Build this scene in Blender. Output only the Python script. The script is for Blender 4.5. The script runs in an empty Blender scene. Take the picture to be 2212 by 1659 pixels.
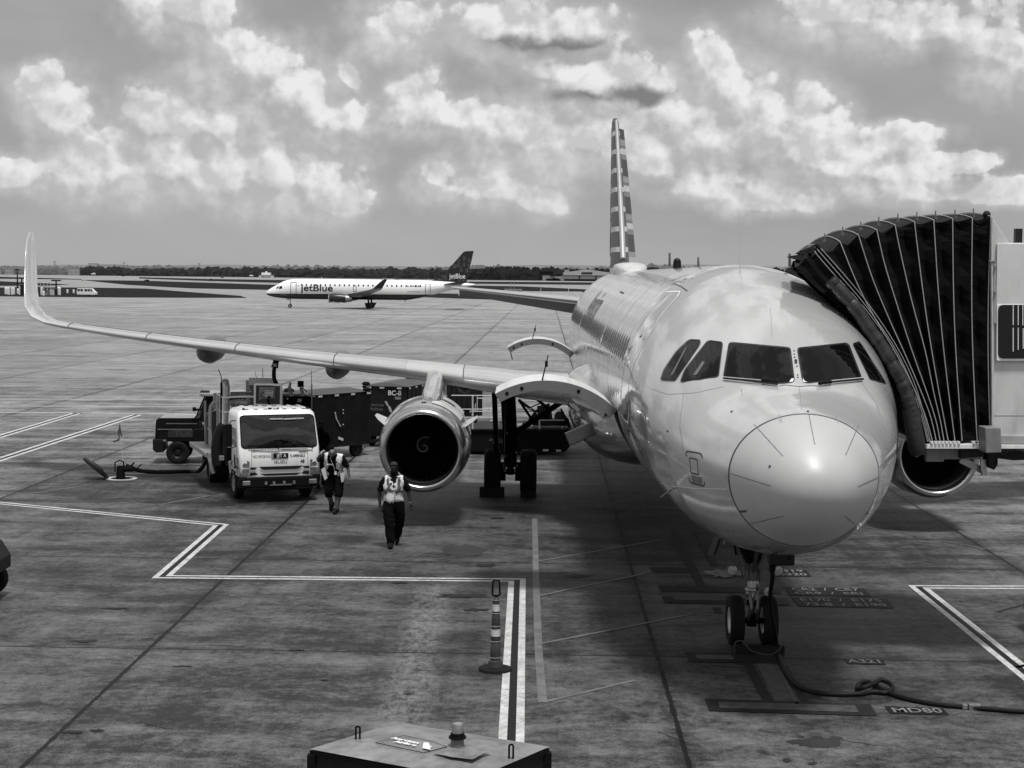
import bpy, bmesh, math, random
import numpy as np
from mathutils import Vector, Matrix, noise as mnoise
from mathutils.bvhtree import BVHTree
random.seed(7)
R = math.radians
scene = bpy.context.scene
COL = scene.collection
# ------------------------------------------------------------------ camera
F_PX = 1590.0; H = 5.62
PITCH = math.atan(106.5 / F_PX); ROLL = R(0.6)
_F = Vector((0, math.cos(PITCH), -math.sin(PITCH)))
_R0 = Vector((1, 0, 0)); _U0 = Vector((0, math.sin(PITCH), math.cos(PITCH)))
_R = _R0 * math.cos(ROLL) + _U0 * math.sin(ROLL)
_U = -_R0 * math.sin(ROLL) + _U0 * math.cos(ROLL)
CAM = Vector((0, 0, H))
S = 1024 / 2212.0
cd = bpy.data.cameras.new('camera'); cam = bpy.data.objects.new('camera', cd); COL.objects.link(cam)
m = Matrix((( _R.x, _U.x, -_F.x, 0), (_R.y, _U.y, -_F.y, 0), (_R.z, _U.z, -_F.z, H), (0, 0, 0, 1)))
cam.matrix_world = m
cd.sensor_width = 36; cd.lens = F_PX / 1024 * 36; cd.clip_end = 20000; cd.clip_start = 0.1
scene.camera = cam
def ray(x, y):                      # survey reading -> direction (readings taken on a 2212 wide print)
    return (_F * F_PX + _R * (x * S - 512) + _U * (384 - y * S)).normalized()
def at(x, y, Y):
    d = ray(x, y); return CAM + d * (Y / d.y)
def gnd(x, y, z=0.0):
    d = ray(x, y); return CAM + d * ((z - H) / min(d.z, -.00165))

# ------------------------------------------------------------------ materials
MATS = {}
def nodes_of(name):
    mt = bpy.data.materials.new(name); mt.use_nodes = True
    nt = mt.node_tree; b = nt.nodes['Principled BSDF']; return mt, nt, b
def mat(name, c, rough=0.5, metal=0.0, var=0.15, scale=3.0, bump=0.0, bscale=20.0, coat=0.0, emit=0, spec=0.5, alpha=1, dirt=0.0):
    if name in MATS: return MATS[name]
    mt, nt, b = nodes_of(name); N = nt.nodes.new; L = nt.links.new
    tc = N('ShaderNodeTexCoord')
    nz = N('ShaderNodeTexNoise'); nz.inputs['Scale'].default_value = scale; nz.inputs['Detail'].default_value = 8
    nz.inputs['Roughness'].default_value = .62
    L(tc.outputs['Object'], nz.inputs['Vector'])
    mr = N('ShaderNodeMapRange'); mr.inputs[1].default_value = .3; mr.inputs[2].default_value = .7
    mr.inputs[3].default_value = c * (1 - var); mr.inputs[4].default_value = c * (1 + var)
    L(nz.outputs['Fac'], mr.inputs[0])
    out = mr.outputs[0]
    if dirt > 0:
        n2 = N('ShaderNodeTexNoise'); n2.inputs['Scale'].default_value = scale * 4; n2.inputs['Detail'].default_value = 10
        mp = N('ShaderNodeMapping'); mp.inputs['Scale'].default_value = (1, 1, .25)
        L(tc.outputs['Object'], mp.inputs[0]); L(mp.outputs[0], n2.inputs['Vector'])
        m2 = N('ShaderNodeMapRange'); m2.inputs[1].default_value = .5; m2.inputs[2].default_value = .75
        m2.inputs[3].default_value = 1; m2.inputs[4].default_value = 1 - dirt
        L(n2.outputs['Fac'], m2.inputs[0])
        mm = N('ShaderNodeMath'); mm.operation = 'MULTIPLY'; L(out, mm.inputs[0]); L(m2.outputs[0], mm.inputs[1]); out = mm.outputs[0]
    L(out, b.inputs['Base Color'])
    r2 = N('ShaderNodeMapRange'); r2.inputs[3].default_value = max(0, rough * .8); r2.inputs[4].default_value = min(1, rough * 1.2)
    L(nz.outputs['Fac'], r2.inputs[0]); L(r2.outputs[0], b.inputs['Roughness'])
    b.inputs['Metallic'].default_value = metal
    b.inputs['Specular IOR Level'].default_value = spec
    if coat: b.inputs['Coat Weight'].default_value = coat; b.inputs['Coat Roughness'].default_value = .06
    if bump:
        nb = N('ShaderNodeTexNoise'); nb.inputs['Scale'].default_value = bscale; nb.inputs['Detail'].default_value = 6
        L(tc.outputs['Object'], nb.inputs['Vector'])
        bp = N('ShaderNodeBump'); bp.inputs['Strength'].default_value = bump; bp.inputs['Distance'].default_value = .02
        L(nb.outputs['Fac'], bp.inputs['Height']); L(bp.outputs[0], b.inputs['Normal'])
    if emit:
        b.inputs['Emission Color'].default_value = (emit, emit, emit, 1); b.inputs['Emission Strength'].default_value = 1
    MATS[name] = mt
    return mt

# ------------------------------------------------------------------ mesh builder
SPLIT = {'drain_mark', 'stencil_mark', 'corner_post', 'valve_gear', 'pillar_fastener', 'livery_square', 'brake_unit', 'antenna', 'end_wall', 'lightning_strip', 'skin_joint', 'boot', 'vest_flap', 'edge_hole', 'static_wick', 'hoop_foot', 'tow_hook', 'marker_lamp', 'roof_rib', 'grille', 'nozzle', 'reflector', 'wiper', 'roof_bump', 'grille_bar', 'door_gap', 'window', 'crossbar', 'pipe', 'cabinet_lip', 'brake_fitting', 'probe', 'blade_antenna', 'curtain', 'wheel_pair', 'side_marker', 'control_knob', 'torque_link', 'bay_hose', 'windshield_frame', 'sun_visor', 'dark_mark', 'thin_seam', 'door_handle_mark'}
class MB:
    def __init__(self): self.v = []; self.f = []
    def add(self, vs, fs):
        n = len(self.v); self.v += [Vector(p) for p in vs]; self.f += [tuple(i + n for i in f) for f in fs]; return self
    def box(self, c, s, rz=0.0, rot=None, taper=None):
        c = Vector(c); M = rot if rot is not None else Matrix.Rotation(rz, 3, 'Z')
        vs = []
        for dz in (-.5, .5):
            for dx, dy in ((-.5, -.5), (.5, -.5), (.5, .5), (-.5, .5)):
                k = (taper if (taper and dz > 0) else 1)
                vs.append(c + M @ Vector((dx * s[0] * k, dy * s[1] * k, dz * s[2])))
        return self.add(vs, [(0, 3, 2, 1), (4, 5, 6, 7), (0, 1, 5, 4), (1, 2, 6, 5), (2, 3, 7, 6), (3, 0, 4, 7)])
    def bar(self, p0, p1, w, h=None, up=(0, 0, 1)):
        p0 = Vector(p0); p1 = Vector(p1); h = h or w; d = (p1 - p0).normalized(); up = Vector(up)
        if abs(d.dot(up)) > .98: up = Vector((1, 0, 0))
        x = d.cross(up).normalized(); y = x.cross(d).normalized(); vs = []
        for p in (p0, p1):
            for a, b in ((-1, -1), (1, -1), (1, 1), (-1, 1)): vs.append(p + x * a * w / 2 + y * b * h / 2)
        return self.add(vs, [(0, 3, 2, 1), (4, 5, 6, 7), (0, 1, 5, 4), (1, 2, 6, 5), (2, 3, 7, 6), (3, 0, 4, 7)])
    def cyl(self, p0, p1, r0, r1=None, n=16, caps=True):
        r1 = r0 if r1 is None else r1
        return self.tube([p0, p1], [r0, r1], n, caps)
    def tube(self, pts, r, n=10, caps=True, closed=False):
        pts = [Vector(p) for p in pts]; k = len(pts)
        if not isinstance(r, (list, tuple)): r = [r] * k
        vs = []; prev = None
        for i, p in enumerate(pts):
            if closed: t = pts[(i + 1) % k] - pts[i - 1]
            else: t = pts[min(i + 1, k - 1)] - pts[max(i - 1, 0)]
            t = t.normalized()
            if prev is None:
                a = Vector((0, 0, 1)) if abs(t.z) < .9 else Vector((1, 0, 0))
                x = t.cross(a).normalized()
            else:
                x = (prev - t * prev.dot(t)).normalized()
            prev = x; y = t.cross(x)
            for j in range(n):
                a = 2 * math.pi * j / n
                vs.append(p + (x * math.cos(a) + y * math.sin(a)) * r[i])
        fs = []
        for i in range(k if closed else k - 1):
            for j in range(n):
                a = i * n + j; b = i * n + (j + 1) % n; c = ((i + 1) % k) * n
                fs.append((a, b, c + (j + 1) % n, c + j))
        if caps and not closed:
            fs.append(tuple(range(n - 1, -1, -1))); fs.append(tuple((k - 1) * n + j for j in range(n)))
        return self.add(vs, fs)
    def loft(self, rings, closed=True, caps=True):
        n = len(rings[0]); vs = [p for r in rings for p in r]; fs = []
        for i in range(len(rings) - 1):
            for j in range(n if closed else n - 1):
                a = i * n + j; b = i * n + (j + 1) % n
                fs.append((a, b, b + n, a + n))
        if caps and closed:
            fs.append(tuple(range(n - 1, -1, -1))); fs.append(tuple((len(rings) - 1) * n + j for j in range(n)))
        return self.add(vs, fs)
    def lathe(self, prof, o, axis, n=48):
        o = Vector(o); ax = Vector(axis).normalized(); a = Vector((0, 0, 1)) if abs(ax.z) < .9 else Vector((1, 0, 0))
        x = ax.cross(a).normalized(); y = ax.cross(x); rings = []
        for t, r in prof:
            rings.append([o + ax * t + (x * math.cos(2 * math.pi * j / n) + y * math.sin(2 * math.pi * j / n)) * r for j in range(n)])
        return self.loft(rings, caps=False)
    def sphere(self, c, r, n=12, sc=(1, 1, 1)):
        c = Vector(c); rings = []
        for i in range(n + 1):
            th = math.pi * i / n
            rings.append([c + Vector((math.cos(2 * math.pi * j / (2 * n)) * math.sin(th) * r * sc[0], math.sin(2 * math.pi * j / (2 * n)) * math.sin(th) * r * sc[1], math.cos(th) * r * sc[2])) for j in range(2 * n)])
        return self.loft(rings, caps=False)
    def poly(self, pts): return self.add(pts, [tuple(range(len(pts)))])
    def prism(self, pts, d):
        d = Vector(d); n = len(pts); pts = [Vector(p) for p in pts]
        return self.add(pts + [p + d for p in pts], [tuple(range(n - 1, -1, -1)), tuple(range(n, 2 * n))] + [(i, (i + 1) % n, (i + 1) % n + n, i + n) for i in range(n)])
    def pieces(self):
        par = list(range(len(self.v)))
        def fd(a):
            while par[a] != a: par[a] = par[par[a]]; a = par[a]
            return a
        for f in self.f:
            for q in f[1:]: par[fd(q)] = fd(f[0])
        g = {}
        for f in self.f: g.setdefault(fd(f[0]), []).append(f)
        out = []
        for fs in g.values():
            us = sorted({i for f in fs for i in f}); mp = {i: k for k, i in enumerate(us)}; m_ = MB(); m_.v = [self.v[i] for i in us]; m_.f = [tuple(mp[i] for i in f) for f in fs]; out.append(m_)
        return out
    def build(self, name, mt, parent=None, smooth=False, bevel=0, off=None, sharp=35, segs=2):
        if name in SPLIT:
            ps = self.pieces()
            if len(ps) > 1:
                os_ = [q._build(name, mt, parent, smooth, bevel, off, sharp, segs) for q in ps]; return os_[0]
        return self._build(name, mt, parent, smooth, bevel, off, sharp, segs)
    def _build(self, name, mt, parent, smooth, bevel, off, sharp, segs):
        me = bpy.data.meshes.new(name)
        o3 = Vector(off) if off is not None else Vector((0, 0, 0))
        me.from_pydata([v - o3 for v in self.v], [], self.f); me.materials.append(mt)
        bm = bmesh.new(); bm.from_mesh(me); bmesh.ops.remove_doubles(bm, verts=bm.verts, dist=1e-5)
        bmesh.ops.recalc_face_normals(bm, faces=bm.faces)
        if smooth:
            for f in bm.faces: f.smooth = True
            for e in bm.edges:
                if len(e.link_faces) == 2 and e.calc_face_angle(0) > R(sharp): e.smooth = False
        bm.to_mesh(me); bm.free()
        o = bpy.data.objects.new(name, me); COL.objects.link(o)
        if parent is not None: o.parent = parent
        if bevel:
            b = o.modifiers.new('bevel', 'BEVEL'); b.width = bevel; b.segments = segs; b.limit_method = 'ANGLE'; b.angle_limit = R(40)
            b.harden_normals = False
        return o
def tag(o, label=None, cat=None, group=None, kind=None):
    if label: o['label'] = label
    if cat: o['category'] = cat
    if group: o['group'] = group
    if kind: o['kind'] = kind
    return o
def thing(name, label, cat, loc=(0, 0, 0), rz=0.0, group=None):
    o = bpy.data.objects.new(name, None); COL.objects.link(o); o.location = loc; o.rotation_euler = (0, 0, rz)
    o.empty_display_size = .3
    return tag(o, label, cat, group)
def dup(o, parent=None):
    c = o.copy(); COL.objects.link(c); c.parent = parent
    for ch in list(o.children): dup(ch, c)
    return c
def text_mesh(txt, size, origin, xdir, ydir, bold=0.0, align='CENTER', shear=0.0, xscale=1.0, spacing=1.0, fine=0):
    """returns list of verts/faces of flat lettering laid in the plane origin + x*xdir + y*ydir"""
    cu = bpy.data.curves.new('txt', 'FONT'); cu.body = txt; cu.size = size; cu.align_x = align; cu.align_y = 'CENTER'
    cu.offset = bold; cu.shear = shear; cu.space_character = spacing; cu.resolution_u = 4
    ob = bpy.data.objects.new('txt', cu); COL.objects.link(ob)
    dg = bpy.context.evaluated_depsgraph_get(); me = bpy.data.meshes.new_from_object(ob.evaluated_get(dg))
    bpy.data.objects.remove(ob); origin = Vector(origin); xd = Vector(xdir).normalized(); yd = Vector(ydir).normalized()
    raw = [(v.co.x * xscale, v.co.y) for v in me.vertices]
    if fine:
        bm = bmesh.new(); bm.from_mesh(me); bmesh.ops.triangulate(bm, faces=bm.faces)
        for _ in range(5):
            es = [e for e in bm.edges if e.calc_length() > fine]
            if not es: break
            bmesh.ops.subdivide_edges(bm, edges=es, cuts=1); bmesh.ops.triangulate(bm, faces=[f for f in bm.faces if len(f.verts) > 3])
        bm.to_mesh(me); bm.free(); raw = [(v.co.x * xscale, v.co.y) for v in me.vertices]
    fs = [tuple(p.vertices) for p in me.polygons]
    vs = [origin + xd * a + yd * b for a, b in raw]
    bpy.data.meshes.remove(me); bpy.data.curves.remove(cu)
    return vs, fs, raw
def letters(txt, size, origin, xdir, ydir, mt, parent, name='lettering', **k):
    vs, fs, _ = text_mesh(txt, size, origin, xdir, ydir, **k)
    b = MB(); b.add(vs, fs); return b.build(name, mt, parent)
def interp(tab, x, col):
    xs = [r[0] for r in tab]; ys = [r[col] for r in tab]
    if x <= xs[0]: return ys[0]
    if x >= xs[-1]: return ys[-1]
    n = len(xs)
    for i in range(n - 1):
        if xs[i] <= x <= xs[i + 1]: break
    h = [xs[k + 1] - xs[k] for k in range(n - 1)]; d = [(ys[k + 1] - ys[k]) / h[k] for k in range(n - 1)]
    def slope(k):
        if k == 0: return d[0]
        if k == n - 1: return d[-1]
        if d[k - 1] * d[k] <= 0: return 0
        return 2 * d[k - 1] * d[k] / (d[k - 1] + d[k])
    m0, m1 = slope(i), slope(i + 1); t = (x - xs[i]) / h[i]
    return ys[i] * (2 * t**3 - 3 * t * t + 1) + h[i] * m0 * (t**3 - 2 * t * t + t) + ys[i + 1] * (-2 * t**3 + 3 * t * t) + h[i] * m1 * (t**3 - t * t)
def smooth_path(pts, k=6):
    pts = [Vector(p) for p in pts]; out = []
    for i in range(len(pts) - 1):
        p0 = pts[max(i - 1, 0)]; p1 = pts[i]; p2 = pts[i + 1]; p3 = pts[min(i + 2, len(pts) - 1)]
        for j in range(k):
            t = j / k
            out.append(.5 * ((2 * p1) + (p2 - p0) * t + (2 * p0 - 5 * p1 + 4 * p2 - p3) * t * t + (3 * p1 - p0 - 3 * p2 + p3) * t**3))
    out.append(pts[-1]); return out
def round_poly(pts, r, k=4):
    pts = [Vector((p[0], p[1], 0)) if len(p) == 2 else Vector(p) for p in pts]; out = []; n = len(pts)
    for i in range(n):
        a, b, c = pts[i - 1], pts[i], pts[(i + 1) % n]
        ra = min(r, (a - b).length * .45); rc = min(r, (c - b).length * .45)
        p = b + (a - b).normalized() * ra; q = b + (c - b).normalized() * rc
        for j in range(k + 1):
            t = j / k; out.append(p * (1 - t)**2 + b * 2 * t * (1 - t) + q * t * t)
    return out

# common materials
def M_black(): return mat('black_rubber', .012, .75, var=.3, bump=.3, bscale=30)
RUB = mat('tyre_rubber', .008, .8, spec=.2, var=.35, scale=6, bump=.3, bscale=40)
DARK = mat('dark_painted_metal', .010, .5, var=.35, scale=4, spec=.25)
BLK = mat('matt_black', .004, .85, var=.3, spec=.15)
STEEL = mat('worn_steel', .35, .38, metal=.8, var=.3, scale=5, dirt=.4)
LGREY = mat('light_grey_paint', .5, .4, var=.1, dirt=.25)
MGREY = mat('mid_grey_paint', .2, .45, var=.15, dirt=.3)
WHT = mat('white_paint', .78, .35, var=.05, scale=2, dirt=.15, coat=.4)
GLASS = mat('dark_glass', .006, .05, var=.1, spec=.5)
TXTW = mat('white_lettering', .75, .5, var=.05)
TXTB = mat('black_lettering', .012, .5, var=.1)
HOSE = mat('black_hose', .005, .6, spec=.25, var=.3, scale=8, bump=.2, bscale=60)
CHROME = mat('bright_metal', .6, .18, metal=1.0, var=.12)
# ------------------------------------------------------------------ world, sun
SUN_EL, SUN_AZ = R(71), R(160)     # azimuth clockwise from +Y: high, behind the viewer's right
scene.view_settings.view_transform = 'Standard'; scene.view_settings.look = 'None'; scene.view_settings.exposure = 0
w = bpy.data.worlds.new('World'); scene.world = w; w.use_nodes = True
nt = w.node_tree; nt.nodes.clear(); N = nt.nodes.new; L = nt.links.new
def val(x):
    return x
def math_(op, a, b=None, c=None, clamp=False):
    n = N('ShaderNodeMath'); n.operation = op; n.use_clamp = clamp
    for i, q in enumerate((a, b, c)):
        if q is None: continue
        if isinstance(q, (int, float)): n.inputs[i].default_value = q
        else: L(q, n.inputs[i])
    return n.outputs[0]
def vmath(op, a, b=None, c=None):
    n = N('ShaderNodeVectorMath'); n.operation = op
    for i, q in enumerate((a, b, c)):
        if q is None: continue
        if isinstance(q, (tuple, list, Vector)): n.inputs[i].default_value = q
        else: L(q, n.inputs[i])
    return n.outputs['Value'] if op == 'LENGTH' else n.outputs[0]
def maprange(x, a, b, c, d, smooth=False):
    n = N('ShaderNodeMapRange'); L(x, n.inputs[0])
    if smooth: n.interpolation_type = 'SMOOTHSTEP'
    for i, q in enumerate((a, b, c, d)):
        if isinstance(q, (int, float)): n.inputs[i + 1].default_value = q
        else: L(q, n.inputs[i + 1])
    return n.outputs[0]
tc = N('ShaderNodeTexCoord'); G = vmath('NORMALIZE', tc.outputs['Generated'])
sep = N('ShaderNodeSeparateXYZ'); L(G, sep.inputs[0])
az = math_('ARCTAN2', sep.outputs[0], sep.outputs[1]); el = math_('ARCSINE', sep.outputs[2])
cb = N('ShaderNodeCombineXYZ'); L(az, cb.inputs[0]); L(el, cb.inputs[1])
# warp
nw = N('ShaderNodeTexNoise'); nw.inputs['Scale'].default_value = 26; nw.inputs['Detail'].default_value = 4; L(G, nw.inputs['Vector'])
warp = vmath('SCALE', vmath('SUBTRACT', nw.outputs['Color'], (.5, .5, .5))); nt.nodes[-1].inputs['Scale'].default_value = .026
wcb = vmath('ADD', cb.outputs[0], vmath('MULTIPLY', warp, (1, .6, 0)))
BLOBS = [(90,185,48,36),(125,235,60,55),(330,270,90,58),(395,262,48,48),(200,372,140,48),(330,350,165,62),(470,385,90,34),(30,375,55,32),(235,300,60,45),
 (640,375,100,66),(608,330,40,48),(705,432,75,32),(560,140,120,62),(640,200,110,60),(690,250,90,42),(430,30,95,48),(765,160,24,52),(485,275,35,38),
 (505,80,60,40),(860,262,38,24),(905,225,60,50),(1010,250,110,42),(1120,290,110,50),(1060,400,110,42),(950,372,48,28),(1170,425,52,34),
 (1240,70,75,38),(1110,70,90,55),(850,50,75,50),(1320,185,140,42),(1440,215,110,45),(1500,240,80,45),(1270,300,160,50),(1230,150,110,40),
 (1540,115,40,50),(1560,165,55,60),(1625,215,85,55),(1690,265,105,70),(1770,330,100,55),(1850,350,120,42),(1920,372,80,30),(1742,215,34,44),(1560,290,120,60),
 (1940,295,75,22),(1530,400,95,34),(1640,430,70,28),(1750,435,50,22),(2085,350,50,14),(2150,415,85,20),(2000,60,130,48),(1850,30,150,40),(2170,110,80,60),(1960,410,120,26),(1400,345,90,40)]
wcb2 = vmath('ADD', wcb, (.011, .015, 0))
acc = acc2 = None
for (x, y, rx, ry) in BLOBS:
    d = ray(x, y); a0 = math.atan2(d.x, d.y); e0 = math.asin(d.z); kx = F_PX / (rx * S * 1.12); ky = F_PX / (ry * S * 1.2)
    l = vmath('LENGTH', vmath('MULTIPLY_ADD', wcb, (kx, ky, 0), (-a0 * kx, -e0 * ky, 0)))
    l2 = vmath('LENGTH', vmath('MULTIPLY_ADD', wcb2, (kx, ky, 0), (-a0 * kx, -e0 * ky, 0)))
    acc = l if acc is None else math_('SMOOTH_MIN', acc, l, .3)
    acc2 = l2 if acc2 is None else math_('SMOOTH_MIN', acc2, l2, .3)
blob = maprange(acc, .2, 2.2, .86, -.80)
side = maprange(math_('SUBTRACT', acc2, acc), -.30, .42, 0, 1, True)
def field(v, detail):
    a = N('ShaderNodeTexNoise'); a.inputs['Scale'].default_value = 14; a.inputs['Detail'].default_value = detail; a.inputs['Roughness'].default_value = .66; L(v, a.inputs['Vector'])
    wv = vmath('ADD', v, vmath('MULTIPLY', warp, (.25, .25, .25)))
    b = N('ShaderNodeTexVoronoi'); b.feature = 'F1'; b.inputs['Scale'].default_value = 38; b.inputs['Detail'].default_value = 0; b.normalize = True; L(wv, b.inputs['Vector'])
    b2 = N('ShaderNodeTexVoronoi'); b2.feature = 'F1'; b2.inputs['Scale'].default_value = 95; b2.inputs['Detail'].default_value = 1.0; b2.inputs['Roughness'].default_value = .5; b2.normalize = True; L(wv, b2.inputs['Vector'])
    q1 = math_('SUBTRACT', .25, math_('POWER', b.outputs['Distance'], 2.0)); q2 = math_('SUBTRACT', .25, math_('POWER', b2.outputs['Distance'], 2.0))
    return math_('ADD', math_('MULTIPLY', a.outputs['Fac'], 1.35), math_('ADD', math_('MULTIPLY', q1, 1.35), math_('MULTIPLY', q2, 1.0)))
n0 = field(G, 6)
lift = vmath('ADD', G, (.005, .0, .008)); n1 = field(lift, 6)
bs = N('ShaderNodeTexNoise'); bs.inputs['Scale'].default_value = 3.2; bs.inputs['Detail'].default_value = 3; L(G, bs.inputs['Vector'])
# away from the surveyed part of the sky the same clouds go on at random
front = math_('MULTIPLY', maprange(math_('ABSOLUTE', az), .36, .46, 1, 0), maprange(el, .20, .27, 1, 0))
rnd = maprange(bs.outputs['Fac'], .44, .56, -1.1, .8)
cover = math_('ADD', math_('MULTIPLY', blob, front), math_('MULTIPLY', rnd, math_('SUBTRACT', 1.0, front)))
dens = math_('ADD', cover, math_('MULTIPLY', math_('SUBTRACT', n0, 1.07), 1.7))
sidef = math_('ADD', math_('MULTIPLY', side, front), math_('MULTIPLY', math_('SUBTRACT', 1.0, front), .6))
wid_ = math_('ADD', .26, math_('MULTIPLY', math_('SUBTRACT', 1.0, sidef), .75))
alpha = maprange(math_('DIVIDE', math_('ADD', dens, .05), wid_), 0, 1, 0, 1, True)
soft = maprange(math_('ADD', cover, math_('MULTIPLY', math_('SUBTRACT', n0, 1.07), .8)), -.55, .35, 0, 1, True)
veil = N('ShaderNodeTexNoise'); veil.inputs['Scale'].default_value = 6.5; veil.inputs['Detail'].default_value = 6
L(vmath('MULTIPLY', G, (1, 1, 2.6)), veil.inputs['Vector'])
lit = maprange(math_('SUBTRACT', n0, n1), -.16, .20, 0, 1)
shade = math_('ADD', math_('MULTIPLY', lit, .62), math_('MULTIPLY', sidef, .42))
ccol = math_('MULTIPLY', maprange(shade, .15, 1.0, .45, .83), maprange(el, .3, .7, 1.0, 1.25))
# grey flat undersides of two nearer clouds
DKB = [(1190,98,110,24),(1355,205,95,22),(1230,210,120,16)]
dk = None
for (x, y, rx, ry) in DKB:
    d = ray(x, y); a0 = math.atan2(d.x, d.y); e0 = math.asin(d.z); kx = F_PX / (rx * S); ky = F_PX / (ry * S)
    l = vmath('LENGTH', vmath('MULTIPLY_ADD', wcb, (kx, ky, 0), (-a0 * kx, -e0 * ky, 0)))
    dk = l if dk is None else math_('SMOOTH_MIN', dk, l, .3)
dkm = math_('MULTIPLY', maprange(math_('ADD', dk, math_('MULTIPLY', math_('SUBTRACT', n0, 1.07), 1.6)), .35, 1.5, 1, 0, True), front)
ccol = math_('SUBTRACT', ccol, math_('MULTIPLY', dkm, math_('SUBTRACT', ccol, .22)))
sky = N('ShaderNodeTexSky'); sky.sky_type = 'NISHITA'; sky.sun_disc = False; sky.sun_elevation = SUN_EL; sky.sun_rotation = SUN_AZ
sky.air_density = 1.2; sky.dust_density = 3.0
bw = N('ShaderNodeRGBToBW'); L(sky.outputs[0], bw.inputs[0])
SKYK = .1
skyv = math_('MULTIPLY', bw.outputs[0], SKYK)
skyv = math_('MINIMUM', math_('MAXIMUM', skyv, .33), .40)
skyv = math_('ADD', skyv, math_('ADD', maprange(veil.outputs['Fac'], .35, .68, -.02, .08), math_('MULTIPLY', math_('MULTIPLY', soft, maprange(math_('SUBTRACT', n0, n1), -.2, .2, .6, 1.2)), .16)))
mixd = math_('ADD', math_('MULTIPLY', skyv, math_('SUBTRACT', 1.0, alpha)), math_('MULTIPLY', ccol, alpha))
# haze close to the horizon
hz = maprange(el, 0, .07, .7, 0, True)
mixd = math_('ADD', math_('MULTIPLY', mixd, math_('SUBTRACT', 1.0, hz)), math_('MULTIPLY', hz, .42))
lowg = maprange(el, -.02, 0, 0, 1); mixd = math_('MULTIPLY', mixd, math_('ADD', .35, math_('MULTIPLY', lowg, .65)))
rgb = N('ShaderNodeCombineColor'); [L(math_('DIVIDE', mixd, SKYK), rgb.inputs[i]) for i in range(3)]
bg = N('ShaderNodeBackground'); L(rgb.outputs[0], bg.inputs[0]); bg.inputs[1].default_value = SKYK
wo = N('ShaderNodeOutputWorld'); L(bg.outputs[0], wo.inputs[0])
w.cycles.sampling_method = 'MANUAL'; w.cycles.sample_map_resolution = 512
sl = bpy.data.lights.new('sun', 'SUN'); sl.energy = 3.4; sl.angle = R(8); sl.color = (1, .995, .985)
so = bpy.data.objects.new('sun', sl); COL.objects.link(so)
sd = Vector((math.sin(SUN_AZ) * math.cos(SUN_EL), math.cos(SUN_AZ) * math.cos(SUN_EL), math.sin(SUN_EL)))
so.rotation_euler = (-sd).to_track_quat('-Z', 'Y').to_euler()
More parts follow.
